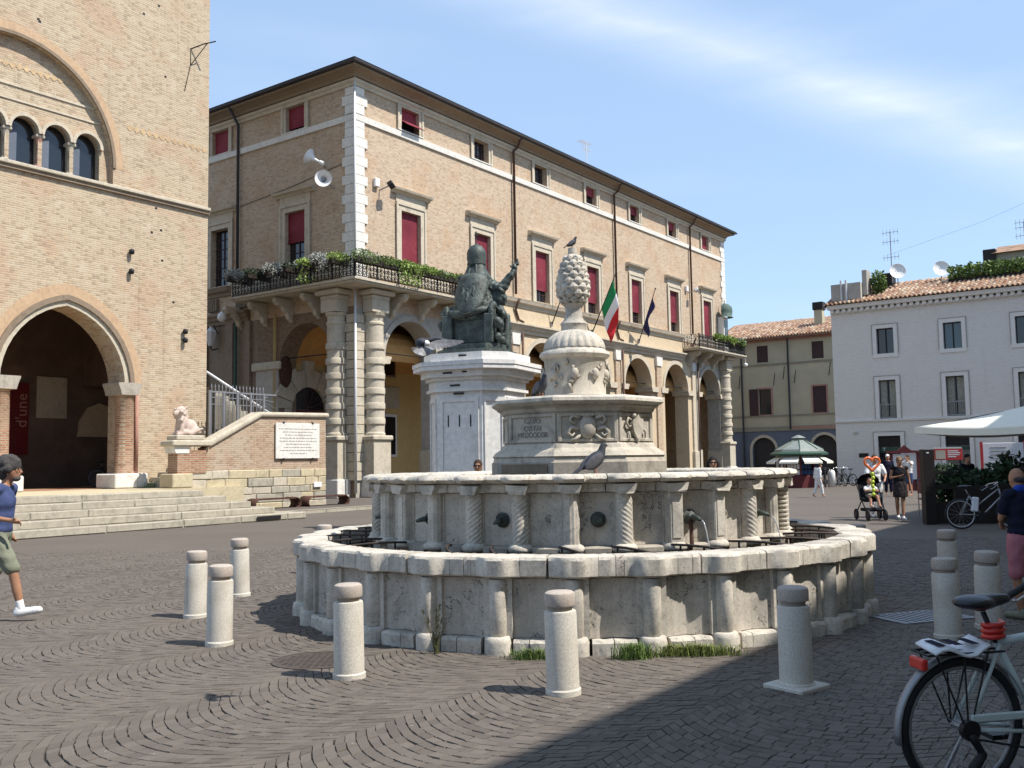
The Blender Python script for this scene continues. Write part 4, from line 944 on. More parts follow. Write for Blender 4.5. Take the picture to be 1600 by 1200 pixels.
# iron bracket high on the wall, little spotlights, holes
t = thing('iron_bracket', 'thin black iron bracket high on the town hall corner', 'bracket', city(S0-.85, NT, 17.4), CA)
MB().tube([(0, 0, .0), (.3, -.35, .2), (.62, -.7, .33)], .025, 5).tube([(0, 0, 0), (0, -.02, -.6), (-.25, -.02, -1.7)], .014, 5).tube([(.02, -.02, -.6), (.42, -.48, .26)], .018, 5).ob('rods', 'iron', t)
t = thing('iron_rod', 'short iron rod sticking out of the town hall edge against the sky', 'rod', city(S0, NT-2.5, 17.6), CA)
MB().tube([(-.02, 0, 0), (.9, 0, -.05)], .03, 5).tube([(-.02, 0, -.2), (.4, 0, -.03)], .02, 5).ob('rods', 'iron', t)
for i, (x, z, lb) in enumerate([(-1.02, 6.6, 'upper small black spotlight right of the pointed arch'), (-1.02, 6.28, 'lower small black spotlight right of the pointed arch'), (-3.24, 9.2, 'small black fitting above the pointed arch shoulder'), (-3.24, 8.5, 'lower black fitting above the pointed arch shoulder')]):
    t = thing('wall_spotlight', lb, 'spotlight', city(S0+x, NT, z), CA)
    MB().lathe([(.03, -.1), (.085, -.08), (.09, .06), (.03, .1)], 0, -.12, 10).ob('housing', 'iron', t, True); MB().box(-.03, -.08, -.03, .03, 0, .03).ob('mount', 'iron', t)
hol = MB()
for i in range(22):
    x, z = random.uniform(-8, -.3), random.choice([random.uniform(7.6, 11), random.uniform(14, 19)])
    if math.hypot(x-BC, z-BS) < 4.1 or math.hypot(x-AP, z-5) < 3.6: continue
    hol.box(x-.045, -.003, z-.04, x+.045, .02, z+.04)
struct(hol.ob('putlog_holes', 'iron', tow), 'stuff')

# ------------------------------------------------------------------ broad steps in front of the loggia
stp = thing('stone_steps', 'broad flight of worn grey stone steps before the pointed arch', 'steps', city(0, 0), CA)
ends = [20.7, 19.8, 19.2, 18.6, 18.1]
co = MB()
for i in range(5): co.box(0, 22.9+.4*i+.03, -.1, ends[i]-.03, 29.0+.08, .19*(i+1)-.012)
co.ob('core', 'step', stp)
MB().box(0, 24.9, .90, 18.1, 30.6, .945).ob('landing', 'yellow_block', stp)
MB().box(18.0, 27.8, .0, 22.2, 30.35, .942).ob('landing', 'yellow_block', stp)
for i in range(5):
    s_ = 5.+random.random()
    while s_ < ends[i]-.3:
        L = min(random.uniform(1.4, 3.2), ends[i]-s_); 
        if ends[i]-s_-L < .5: L = ends[i]-s_
        y0 = 22.9+.4*i; d = random.uniform(-.012, .012)
        b = MB().box(s_+.007, y0+d, .19*i, s_+L-.007, y0+.47, .19*(i+1)+random.uniform(-.006, .006), .018).jit(.006); b.ob('step_block', 'step', stp); s_ += L
    # return of each step towards the parapet
    y_ = 22.9+.4*i+.47
    while y_ < 28.0:
        L = min(1.6, 28.0-y_); MB().box(ends[i]-.42, y_+.006, .19*i, ends[i], y_+L-.006, .19*(i+1), .018).jit(.005).ob('step_block', 'step', stp); y_ += L
dr = thing('drain_opening', 'black drain opening cut into the foot of the stone steps', 'drain', city(19.2, -22.88, 0), CA)
MB().box(-.45, -.03, .03, .45, .0, .15, .01).ob('opening', 'iron', dr)
# side stair rising behind the lion pillar
ss = thing('side_stair', 'narrow dark stone stair rising between town hall wall and parapet', 'stair', city(0, 0), CA)
for i in range(9): MB().box(19.75+.34*i, 28.42, .93, 19.75+.34*(i+1)+.04 if i < 8 else 26.2, 30.28, .95+.175*(i+1)-(.002 if i % 2 else 0), .012).ob('step', 'step', ss)
# inner flight behind the iron gate
s2 = thing('inner_stair', 'grey stone stair with pale handrail rising behind the iron fence', 'stair', city(0, 0), CA)
for i in range(12): MB().box(22.9, 30.36, 2.0, 26.2-.3*i, 32.3, 2.52+.18*(i+1)-(.0 if i % 2 else .002), .01).ob('step', 'step', s2)
MB().tube([(26.2, 30.4, 3.4), (22.5, 30.4, 5.2)], .055, 8).ob('handrail', 'pale_metal', s2, True)
# parapet wall
par = thing('parapet_wall', 'brick parapet wall on pale stone blocks sloping up to a plaque', 'wall', city(0, 0), CA)
MB().prism([(20.75, 1.5), (26.3, 1.46), (26.3, 3.46), (23.1, 3.40), (20.75, 2.28)], 28.0, 28.42, 'y').ob('brick_face', 'brick_r2', par) if False else None
MT['brick_r2'] = brick('parapet_brick_pale', (.40, .235, .15), (.50, .34, .23), (.47, .41, .31), patch=(.50, .45, .35), patch2=(.36, .19, .12))
MB().prism([(20.72, 1.5), (26.3, 1.47), (26.3, 3.46), (23.1, 3.40), (20.72, 2.28)], 28.0, 28.42, 'y').ob('brick_face', 'brick_r2', par)
MB().box(19.55, 27.92, 1.42, 20.7, 28.45, 2.2).ob('pillar', 'brick_r', par); MB().box(19.50, 27.95, 2.12, 19.549, 28.42, 2.35).ob('pillar_capital', 'white_stone', par)
MB().prism([(19.48, 2.1), (20.0, 2.1), (20.0, 2.34), (19.4, 2.34)], 27.9, 28.47, 'y').ob('pillar_capital', 'white_stone', par)
MB().box(19.3, 27.8, 2.34, 20.85, 28.55, 2.54, .04).ob('coping', 'travertine', par)
cpn = MB().prism([(20.85, 2.30), (20.85, 2.54), (23.02, 3.60), (26.42, 3.66), (26.42, 3.48), (23.1, 3.42)], 27.9, 28.52, 'y'); o = cpn.ob('coping', 'travertine', par); bv = o.modifiers.new('b', 'BEVEL'); bv.width = .07; bv.segments = 2
MB().box(19.3, 27.8, .95, 20.1, 28.55, 1.42, .03).ob('pillar_foot', 'yellow_block', par)
MB().box(19.6, 28.05, 0, 26.28, 28.4, 1.48).ob('core', 'yellow_block', par)
rows = [(0, .3), (.3, .62), (.62, .88), (.88, 1.2), (1.2, 1.5)]
for j, (z0, z1) in enumerate(rows):
    s_ = 20.1 if j > 2 else 19.7
    while s_ < 26.25:
        L = min(random.uniform(.5, 1.25), 26.3-s_)
        if 26.3-s_-L < .3: L = 26.3-s_
        MB().box(s_+.008, 27.97+random.uniform(-.02, .015), z0+.006, s_+L-.008, 28.4, z1-.006, .02).jit(.008).ob('stone_block', random.choice(['yellow_block', 'yellow_block', 'travertine', 'step']) if z0 > .55 and j != 2 else random.choice(['yellow_block', 'travertine', 'step']), par); s_ += L
pq = thing('marble_plaque', 'large white marble plaque with faint lines of lettering on the parapet', 'plaque', city(24.82, -27.96, 2.56), CA)
MB().box(-1.08, -.05, -.67, 1.08, 0, .67, .01).ob('slab', 'white_stone', pq)
for j, w in enumerate((.95, .75, .65, .9, .92, .6, .7, .9, .4)):
    x = -w; g = MB()
    while x < w: L = random.uniform(.05, .16); g.box(x, -.053, .44-j*.115-.018, min(x+L, w), -.0505, .44-j*.115+.018); x += L+.035
    g.ob('text_line', 'faint_ink', pq)
for x in (-.72, .72):
    for z in (.68, -.68): MB().box(x-.04, -.07, z-.03, x+.04, .0, z+.03).ob('clip', 'iron', pq)
pb = thing('junction_box', 'small white box fixed low on the stone block wall', 'box', city(25.8, -27.95, .78), CA)
MB().box(-.2, -.06, 0, .2, 0, .2, .015).ob('cover', 'white_plastic', pb)
# lion on the pillar
li = thing('stone_lion', 'pinkish stone lion seated on the parapet pillar with prey between its paws', 'statue', city(20.05, -28.18, 2.54), CA)
MT['lion'] = stone('lion_stone', (.55, .44, .37), dirt=(.3, .22, .18), amt=.5)
MB().box(-.55, -.3, 0, .55, .3, .17, .03).ob('plinth', 'travertine', li)
blob('body', [('e', (.15, 0, .45), (.30, .2, .28), (0, .5, 0)), ('e', (-.14, 0, .62), (.22, .2, .32), (0, -.25, 0)), ('e', (-.18, 0, .93), (.2, .2, .22)), ('e', (-.36, 0, .92), (.14, .11, .09)), ('c', (-.2, 0, 1.05), (-.3, 0, 1.03), .13, .1),
              ('c', (-.22, -.12, .6), (-.28, -.13, .22), .09, .075), ('c', (-.22, .12, .6), (-.28, .13, .22), .09, .075), ('c', (-.27, -.13, .22), (-.40, -.13, .2), .08, .06), ('c', (-.27, .13, .22), (-.40, .13, .2), .08, .06),
              ('c', (.3, -.16, .36), (.05, -.2, .22), .13, .08), ('c', (.3, .16, .36), (.05, .2, .22), .13, .08), ('e', (-.1, -.02, .26), (.3, .2, .13)), ('e', (-.38, .0, .84), (.1, .09, .04)), ('c', (-.12, .14, 1.08), (-.1, .16, 1.12), .05), ('c', (-.12, -.14, 1.08), (-.1, -.16, 1.12), .05),
              ('c', (.42, .05, .25), (.5, -.2, .4), .05)]+[('e', (-.14+.2*math.cos(i*1.7)*.9, .2*math.sin(i*2.3), .62+.026*i), (.06, .06, .055)) for i in range(18)]+[('b', (-.45, 0, .875), (.05, .08, .02))], 'lion', li, .028, 3)
# iron fence above the parapet
fe = thing('iron_fence', 'tall grey iron fence with spear points above the parapet', 'fence', city(21.9, -29.4, 0), CA)
MB().box(0, -.03, 4.34, 3.1, .03, 4.40).ob('rail', 'steel', fe); MB().box(0, -.025, 2.75, 2.6, .025, 2.8).ob('rail', 'steel', fe)
for z in (3.9, 4.15): MB().box(0, -.02, z, 2.6, .02, z+.03).ob('rail', 'steel', fe)
for i in range(5): MB().box(-.03+i*.62, -.04, 2.4, .05+i*.62, .04, 4.42).ob('post', 'steel', fe)
for i in range(16):
    x = .1+i*.158; MB().box(x-.012, -.012, 2.6, x+.012, .012, 4.55).add([(x-.03, 0, 4.55), (x, .02, 4.55), (x+.03, 0, 4.55), (x, -.02, 4.55), (x, 0, 4.68)], [(0, 1, 4), (1, 2, 4), (2, 3, 4), (3, 0, 4)]).ob('picket', 'steel', fe)
for i in range(4): MB().tube([(2.55, 0, 3.95+.1*i), (3.0, -.1+.05*i, 3.6+.25*i)], .012, 4).ob('fan_spike', 'steel', fe)
# benches
def bench(s0, label):
    t = thing('metal_bench', label, 'bench', city(s0, -27.35, 0), CA, 'rusty benches along the parapet')
    L = 2.25; P = [(.42, .02), (.36, .03), (.2, .1), (.10, .22), (.12, .34), (.22, .42), (.34, .45)]
    Q = P+[(L-x, z) for x, z in P[::-1]]
    n = len(Q); V = []; F = []
    for x, z in Q: V += [(x, -.28, z), (x, .28, z)]
    F = [(2*i, 2*i+1, 2*i+3, 2*i+2) for i in range(5, n-7)] 
    m1 = MB(); m1.add(V[12:16], [(0, 1, 3, 2)]); o = m1.ob('seat', 'rust', t); so_ = o.modifiers.new('t', 'SOLIDIFY'); so_.thickness = .05; so_.offset = 0
    for rng in (range(0, 6), range(n-7, n-1)):
        vs2 = V[2*rng[0]:2*rng[-1]+4]; m2 = MB(); m2.add(vs2, [(2*i, 2*i+1, 2*i+3, 2*i+2) for i in range(len(rng))]); o = m2.ob('leg', 'rust', t, True); so_ = o.modifiers.new('t', 'SOLIDIFY'); so_.thickness = .04
bench(22.05, 'rust brown metal bench partly behind the ends of the stone steps'); bench(24.5, 'rust brown metal bench below the white marble plaque')
# weeds at column base
def tuft(name, label, loc, n, w, d, h, mat, cat='grass', grp=None):
    t = thing(name, label, cat, loc, 0, grp); m = MB()
    for i in range(n):
        x, y = random.gauss(0, w/2.2), random.gauss(0, d/2.2); L = h*random.uniform(.4, 1.1); a = random.uniform(0, 6.28); le = random.uniform(.1, .8)*L
        p0 = Vector((x, y, 0)); p1 = p0+Vector((math.cos(a)*le*.35, math.sin(a)*le*.35, L*.65)); p2 = p0+Vector((math.cos(a)*le, math.sin(a)*le, L*random.uniform(.6, 1.)))
        s_ = Vector((-math.sin(a), math.cos(a), 0))*.0035*(h/.25+.5)
        m.add([p0-s_, p0+s_, p1+s_*.8, p1-s_*.8, p2], [(0, 1, 2, 3), (3, 2, 4)])
    struct(m.ob('blades', mat, t), 'stuff'); return t
tuft('weed_tuft', 'small green weeds at the white column base of the arch', city(19.7, -29.6, .95), 120, .6, .3, .3, 'leaf', 'weed')
tuft('weed_tuft', 'small green weeds at the foot of the lion pillar', city(20.3, -27.7, .1), 60, .4, .2, .2, 'leaf', 'weed')
# ------------------------------------------------------------------ the fountain
fo = thing('stone_fountain', 'large round white stone fountain with two basins and a pine cone on top', 'fountain', (FC.x, FC.y, 0), 0)
NB, TH0 = 30, -4.6
def pol(r, deg, z=0): a = R(deg); return (r*math.sin(a), -r*math.cos(a), z)
# --- lower basin
lb = MB().lathe([(3.05, .02), (3.05, .50), (2.98, .52), (2.98, .02)], 0, 0, 90).ob('lower_basin', 'istria_dark', fo)
def sector(prof, d0, d1, n, rho=None, wob=.0):
    """sweep a closed (r,z) profile from d0 to d1 degrees; rho(deg) is added to radii marked as outer"""
    m = MB(); V = []; F = []; k = len(prof)
    for i in range(n+1):
        d = d0+(d1-d0)*i/n; e = rho(d) if rho else 0
        for r, z, o_ in prof: V.append(pol(r+(e if o_ else 0)+random.uniform(-wob, wob), d, z+random.uniform(-wob, wob)*.7))
    for i in range(n):
        for j in range(k): F.append((i*k+j, (i+1)*k+j, (i+1)*k+(j+1) % k, i*k+(j+1) % k))
    F.append(tuple(range(k-1, -1, -1))); F.append(tuple(n*k+j for j in range(k))); m.add(V, F)
    m.f = [tuple(reversed(f)) for f in m.f]; return m
def bump_l(d):
    x = ((d-TH0+6) % 12)-6; a = abs(x); return .15*max(0, min(1, (3.1-a)/1.1))**1.0 if a < 3.1 else 0.
ss_ = lambda t: t*t*(3-2*t)
def bump_l(d):
    a = abs(((d-TH0+6) % 12)-6); return .075*ss_(max(0, min(1, (3.4-a)/2.2)))
for i in range(NB):
    c = TH0+12*i; h = c if c < 180 else c-360
    # panels (slightly hollow), pilaster, footing blocks, coping
    pr = [(3.02, .13, 0), (3.16, .13, 1), (3.16, .635, 1), (3.02, .635, 0)]
    hol_ = lambda d, c=c: -.05*math.cos((d-c-6)/4.6*math.pi/2)**2 if abs(d-c-6) < 4.6 else 0
    sector(pr, c+1.75, c+10.25, 6, hol_, .001).ob('panel', 'istria_panel', lb)
    p = MB(); seg = 9; V = []
    w = .09
    for z in (.15, .16, .62, .635):
        for k in range(seg+1):
            a = math.pi*k/seg; rr = w*(1.0 if .155 < z < .63 else .93)
            x = -math.cos(a)*rr*.9; y = math.sin(a)*rr*1.15
            V.append(pol(3.17+y*.95, c+math.degrees(x/3.2), z))
    p.add(V, [(j*(seg+1)+k, j*(seg+1)+k+1, (j+1)*(seg+1)+k+1, (j+1)*(seg+1)+k) for j in range(3) for k in range(seg)]); p.f = [tuple(reversed(f)) for f in p.f]
    # fillets either side of the half column
    p.ob('pilaster', 'istria', lb, 60)
    sector([(3.05, .13, 0), (3.19, .13, 0), (3.19, .64, 0), (3.05, .64, 0)], c-2.3, c+2.3, 3, None, .001).ob('pilaster_back', 'istria', lb)
    q = []; wf = .12
    fb_ = MB(); V = []
    for z, k_ in ((-.02, 1.03), (.10, 1.03), (.135, .97), (.15, .85)):
        for k in range(seg+1):
            a = math.pi*k/seg; V.append(pol(3.15+math.sin(a)**.6*wf*1.25*k_, c+math.degrees(-math.cos(a)*wf*k_/3.2), z))
    fb_.add(V, [(j*(seg+1)+k, j*(seg+1)+k+1, (j+1)*(seg+1)+k+1, (j+1)*(seg+1)+k) for j in range(3) for k in range(seg)]+[tuple(3*(seg+1)+k for k in range(seg+1))]); fb_.f = [tuple(reversed(f)) for f in fb_.f]
    fb_.jit(.004).ob('foot_block', 'istria', lb, 50)
    cut = c+6+random.uniform(-1.5, 1.5)
    for a, b in ((c+2.6, cut-.08), (cut+.08, c+9.4)):
        sector([(3.0, -.02, 0), (3.235, -.02, 0), (3.235, .10, 0), (3.215, .125, 0), (3.0, .125, 0)], a, b, 3, None, .006).ob('foot_stone', 'istria', lb)
    # coping: bowed block over the pilaster, one or two straight blocks between
    cz = random.uniform(-.004, .004)
    CPn = [(2.92, .65, 0), (3.20, .65, 1), (3.225, .665, 1), (3.23, .80, 1), (3.215, .822+cz, 1), (3.17, .832+cz, 1), (2.95, .828, 0), (2.92, .81, 0)]
    j0, j1 = c-3.9+random.uniform(-.4, .3), c+3.9+random.uniform(-.3, .4)
    sector(CPn, j0, j1, 12, bump_l, .0035).ob('coping_block', 'istria', lb, 30)
    nx = c+12-3.9
    if random.random() < .6:
        mid_ = (j1+nx)/2+random.uniform(-.6, .6)
        rngs = ((j1+.07, mid_-.05), (mid_+.05, nx-.3))
    else: rngs = ((j1+.07, nx-.3),)
    for a, b in rngs: sector(CPn, a, b, 5, bump_l, .0035).ob('coping_block', random.choice(['istria', 'istria', 'istria_panel']), lb, 30)
wt = MB().lathe([(2.30, .46), (3.0, .46)], 0, 0, 60); wt.ob('basin_water', 'water', fo)
# --- upper basin
ub = MB().lathe([(2.26, .0), (2.26, 1.38), (2.05, 1.40), (2.05, .9)], 0, 0, 60).ob('upper_basin', 'istria_dark', fo)
MB().lathe([(0.02, 1.40), (2.1, 1.40)], 0, 0, 40).ob('upper_water', 'water', fo)
kinds = {-6: 's', -5: 'f', -4: 'p', -3: 'f', -2: 's', -1: 's', 0: 'f', 1: 's', 2: 'p', 3: 'p', 4: 's', 5: 'f', 6: 'r'}
def bump_u(d):
    a = abs(((d-TH0+.5+6) % 12)-6); return .075*ss_(max(0, min(1, (4.2-a)/2.6)))
for i in range(-15, 15):
    c = TH0-.7+12*i+(1.0 if i > 0 else 0)*min(1, i/5); kd = kinds.get(i, random.choice('sfp'))
    sector([(2.2, .84, 0), (2.30, .84, 1), (2.30, 1.34, 1), (2.2, 1.34, 0)], c+1.8, c+10.2, 4, (lambda d, c=c: -.04*math.cos((d-c-6)/4.3*math.pi/2)**2), .001).ob('panel', random.choice(['istria', 'istria_panel', 'istria_panel']), ub)
    sector([(2.2, .84, 0), (2.315, .84, 0), (2.315, 1.345, 0), (2.2, 1.345, 0)], c-2.2, c+2.2, 2, None, .001).ob('pier', 'istria', ub)
    x, y, _ = pol(2.345, c); fa = math.atan2(y, x)
    if kd == 's':
        sgn = 1 if i > 0 else -1
        m = MB().lathe([(.078, .85+.49*k/80) for k in range(81)], x, y, 40, fn=lambda r, a, z, s=sgn: r*(.98+.13*abs(math.sin(4*(a+s*(z-.85)*17)))**.7)); m.ob('twisted_column', 'istria', ub, True)
    elif kd == 'f':
        m = MB().lathe([(.08, .85), (.08, 1.34)], x, y, 44, fn=lambda r, a, z: r*(1-.10*abs(math.cos(6*a))**3)); m.ob('fluted_column', 'istria', ub, 50)
    elif kd == 'r':
        pr = []
        for k in range(10): z = .86+k*.048; pr += [(.055, z), (.085, z+.012), (.085, z+.028), (.055, z+.04)]
        MB().lathe(pr, x, y, 16).ob('ringed_column', 'istria', ub)
    else:
        m = MB().box(-.075, -.07, .85, .075, .075, 1.34, .012).box(-.045, -.078, .9, .045, -.06, 1.3); m.xf(Matrix.Translation((x, y, 0)) @ Matrix.Rotation(R(c), 4, 'Z')).ob('square_pilaster', 'istria', ub)
    MB().lathe([(.10, .78), (.125, .79), (.13, .82), (.11, .845), (.09, .86)], x, y, 16).ob('column_base', 'istria', ub, True)
    MB().lathe([(.09, .2), (.12, .5), (.10, .78)], *pol(2.31, c)[:2], 12).ob('column_support', 'istria_dark', ub, True)
    mcap = MB().prism([(-.075, 0), (.075, 0), (.085, .02), (.105, .05), (.11, .085), (-.11, .085), (-.105, .05), (-.085, .02)], -.125, .05, 'y'); mcap.xf(Matrix.Translation((x, y, 1.335)) @ Matrix.Rotation(R(c), 4, 'Z')).jit(.006).ob('capital', 'istria', ub)
    sector([(2.18, .60, 0), (2.36, .60, 0), (2.40, .78, 0), (2.40, .82, 0), (2.33, .838, 0), (2.18, .838, 0)], c+3, c+9, 4, lambda d: 0, .002).ob('ledge', 'istria_dark', ub)
    sector([(2.2, .1, 0), (2.31, .1, 0), (2.31, .59, 0), (2.2, .59, 0)], c-1.9, c+1.9, 2).ob('foot_pier', 'istria', ub)
    sector([(2.2, .1, 0), (2.285, .1, 0), (2.285, .345, 0), (2.2, .345, 0)], c+2.0, c+9.9, 3, None, .003).ob('foot_panel', 'istria_panel', ub)
    sector([(2.2, .35, 0), (2.29, .35, 0), (2.29, .595, 0), (2.2, .595, 0)], c+2.0, c+9.9, 3, None, .003).ob('foot_panel', 'istria_panel', ub)
    for a, b in ((c-4.0, c+4.0), (c+4.06, c+7.94)):
        sector([(2.1, 1.35, 0), (2.335, 1.35, 1), (2.335, 1.42, 1), (2.36, 1.43, 1), (2.1, 1.43, 0)], a, b, 5, bump_u, .003).ob('frieze_block', random.choice(['istria', 'istria_panel']), ub)
    for a, b in ((c-3.9, c+3.0), (c+3.05, c+8.05)):
        sector([(2.02, 1.435, 0), (2.36, 1.435, 1), (2.42, 1.445, 1), (2.455, 1.475, 1), (2.44, 1.505, 1), (2.38, 1.522, 1), (2.06, 1.515, 0), (2.02, 1.49, 0)], a, b, 7, bump_u, .005).ob('rim_block', 'istria', ub, 60)
# spouts: bronze boss and pipe on every other panel, with a little water
for i, (c, spout) in enumerate([(-66, 1), (-44.5, 1), (-22.3, 1), (1.0, 0), (24.5, 2), (48, 1)]):
    M_ = Matrix.Translation(pol(2.275, c, 1.085)) @ Matrix.Rotation(R(c), 4, 'Z') @ Matrix.Rotation(math.pi/2, 4, 'X')
    sp1 = MB().lathe([(.002, .0), (.07, 0), (.075, .02), (.05, .035), (.06, .05), (.035, .075), (.002, .08)], 0, 0, 16).xf(M_).ob('spout', 'bronze', fo, 40)
    if spout: MB().tube([(0, 0, .04), (0, -.005, .14), (-.01, -.02, .2)], [.035, .025, .016], 8).xf(M_).ob('pipe', 'bronze', sp1, True)
    else: MB().lathe([(.02, .07), (.03, .07), (.03, .11), (.012, .11)], 0, 0, 10).xf(M_).ob('pipe', 'bronze', sp1)
    if spout == 2: MB().tube([(-.02, -.02, .06), (-.07, -.25, .14), (-.09, -.36, .12)], [.02, .022, .018], 6).xf(M_).ob('lever', 'rust', sp1, True)
    if spout:
        a = Vector(pol(2.49, c, 1.06)); d = Vector(pol(1, c)); P = [a+d*(.16*t_)+Vector((0, 0, -.6*t_*t_)) for t_ in (0, .2, .4, .6, .8, 1)]
        if spout == 2 or c > 40: MB().tube(P, [.009, .008, .007, .006, .005, .004], 5).ob('water_jet', 'jet', sp1, True)
for c in (-32.8, -10.6, 12.2, 36):
    M_ = Matrix.Translation(pol(2.268, c, 1.09)) @ Matrix.Rotation(R(c), 4, 'Z') @ Matrix.Rotation(math.pi/2, 4, 'X')
    MB().lathe([(.04, .0), (.045, .008), (.052, .008), (.056, 0)], 0, 0, 16).xf(M_).ob('carved_ring', 'istria', ub)
MT['iron_old'] = plain('old_iron', (.06, .045, .038), .7, .4, 14, metal=.2)
# iron bars across the trough
for i in range(26):
    c = -172+13.6*i+random.uniform(-1.5, 1.5)
    dd = random.choice((-6, 6, 9, -9)); a0, a1 = c, c+dd
    P = [pol(2.42+(3.02-2.42)*t_, a0+(a1-a0)*t_**1.3, .84-.03*t_+.02*math.sin(t_*3.0)) for t_ in (0, .2, .4, .6, .8, 1)]
    ir = MB().tube(P, .013, 6).ob('iron_bar', 'iron_old', fo, True)
    for k in (1, 3): MB().tube([P[k], (P[k][0], P[k][1], .40)], .011, 5).ob('stay', 'iron', ir)
# --- octagonal pedestal in the middle
OA = -17.4
def octa(r, z, k=8): return [pol(r, OA+45*i, z) for i in range(k)]
def frus(prof, name, mat, par=None, sm=False):
    m = MB(); V = []
    for r, z in prof: V += octa(r, z)
    n = len(prof); F = [(j*8+i, j*8+(i+1) % 8, (j+1)*8+(i+1) % 8, (j+1)*8+i) for j in range(n-1) for i in range(8)]+[tuple((n-1)*8+i for i in range(8))]
    m.add(V, F); return m.ob(name, mat, par or fo)
ped = frus([(1.05, 1.2), (1.055, 1.62), (1.04, 1.685), (1.06, 1.70), (1.02, 1.75), (.95, 1.79), (.93, 1.83), (.90, 1.85), (.90, 2.18), (.93, 2.20), (.95, 2.235), (1.00, 2.26)], 'octagonal_pedestal', 'carved')
frus([(.98, 2.262), (1.03, 2.29), (1.06, 2.31), (1.055, 2.345), (1.02, 2.37), (.3, 2.385)], 'pedestal_cornice', 'istria')
def face(i): # transform: local x along face, y out, z up ; face i between vertices i and i+1
    c = OA+45*i+22.5; return Matrix.Translation(pol(.90*math.cos(R(22.5)), c, 2.015)) @ Matrix.Rotation(R(c), 4, 'Z')
hwid = .90*math.sin(R(22.5))
for i in range(8):
    T = face(i); f_ = MB()
    for a, b, c_, d in [(-hwid+.005, -hwid+.05, -.16, .16), (hwid-.05, hwid-.005, -.16, .16), (-hwid+.05, hwid-.05, .125, .16), (-hwid+.05, hwid-.05, -.16, -.125)]: f_.box(a, -.022, c_, b, .01, d, .006)
    f_.xf(T).ob('panel_frame', 'carved', ped)
    f_ = MB().box(-hwid+.02, -.10, -.47, hwid-.02, .02, -.38, .02)
# inscription on the left-hand face, arms on the front one, a shield on the right-hand one
T7, T0, T1 = face(7), face(0), face(1)
for body, z in (('GAVO', .055), ('CVITAI', -.025), ('MDXXXXIII', -.10)):
    text('inscription', body, .085, 'engraved', ped, T7 @ Matrix.Translation((0.0, -.006, z)) @ Matrix.Rotation(math.pi/2, 4, 'X'), .004)
def relief(T, parts, name):
    m = MB()
    for q in parts:
        if q[0] == 'ball': m.ball(q[1], q[2], 10, 6)
        else: m.tube(q[1], q[2], 7)
    return m.xf(T).jit(.002).ob(name, 'carved', ped, True)
sw_ = lambda sx: [('t', [(sx*.09, -.02, .1), (sx*.17, -.03, .13), (sx*.2, -.03, .08), (sx*.16, -.03, .04), (sx*.13, -.03, .07)], [.02, .022, .02, .016, .008]), ('t', [(sx*.1, -.02, -.02), (sx*.19, -.03, 0), (sx*.23, -.03, -.06), (sx*.18, -.03, -.1), (sx*.15, -.03, -.06)], [.022, .024, .022, .018, .008]), ('t', [(sx*.08, -.02, -.08), (sx*.14, -.03, -.13), (sx*.2, -.03, -.14)], [.02, .018, .008])]
relief(T0, [('ball', (0, -.02, 0), (.105, .05, .13)), ('ball', (0, -.03, .135), (.06, .03, .03)), ('ball', (-.05, -.03, .14), .022), ('ball', (.05, -.03, .14), .022)]+sw_(-1)+sw_(1), 'coat_of_arms')
sh = MB().prism([(0, -.17), (-.09, -.05), (-.12, .04), (-.09, .1), (-.05, .08), (0, .15), (.05, .1), (.1, .1), (.12, .02), (.08, -.06)], -.05, .01, 'y'); sh.xf(T1).ob('shield', 'carved', ped)
relief(T1, [('t', [(-.1, -.02, .08), (-.18, -.03, .1), (-.22, -.03, .05), (-.17, -.03, 0), (-.12, -.03, .02)], [.015]*4+[.006]), ('t', [(.1, -.02, .0), (.17, -.03, -.05), (.16, -.03, -.12)], [.015, .013, .006]), ('t', [(-.16, -.02, -.05), (-.15, -.03, -.12), (-.2, -.03, -.15)], [.013, .012, .005]), ('ball', (-.08, -.04, .13), .03)], 'scrolls')
MB().box(-.33, -.028, -.52, .33, .05, -.40).xf(Matrix.Translation(pol(1.055*math.cos(R(22.5)), OA-22.5, 2.015)) @ Matrix.Rotation(R(OA-22.5), 4, 'Z')).ob('sunken_hatch', 'brown_stone', ped)
# --- drum, ribbed dome, neck
drum = MB().lathe([(.385, 2.37), (.385, 2.42), (.368, 2.44), (.366, 2.84), (.38, 2.86)], 0, 0, 40).ob('drum', 'carved', fo, 40)
for i in range(9):
    c = -4+40*i; P = []
    m = MB()
    for k in range(6): a0 = random.uniform(-13, 13); z0 = random.uniform(2.5, 2.78); m.tube([pol(.372, c+a0, z0), pol(.39, c+a0+random.uniform(-5, 5), z0+random.uniform(-.05, .06)), pol(.37, c+a0+random.uniform(-7, 7), z0+random.uniform(-.08, .08))], [.012, .02, .008], 6)
    m.ball(pol(.37, c, 2.66), (.05, .05, .07), 8, 6); m.ob('carving', 'carved', drum, True)
MB().lathe([(.36, 2.85), (.40, 2.865), (.425, 2.90), (.415, 2.935), (.38, 2.955), (.37, 2.97), (.0, 2.975)], 0, 0, 40).ob('drum_lip', 'istria', fo, 50)
dp = [(.375, 2.972), (.375, 2.99)]+[(.37*math.cos(R(t_))**.9+.0, 2.99+.235*math.sin(R(t_))) for t_ in range(6, 72, 6)]
MB().lathe(dp, 0, 0, 120, fn=lambda r, a, z: r*(1-.055*(1-abs(math.sin(12*a))**.6))).ob('ribbed_dome', 'istria', fo, True)
MB().lathe([(.15, 3.19), (.155, 3.22), (.155, 3.27), (.165, 3.285), (.16, 3.30), (.125, 3.33), (.105, 3.38), (.10, 3.46), (.11, 3.50), (.14, 3.53)], 0, 0, 28).ob('neck', 'istria', fo, 40)
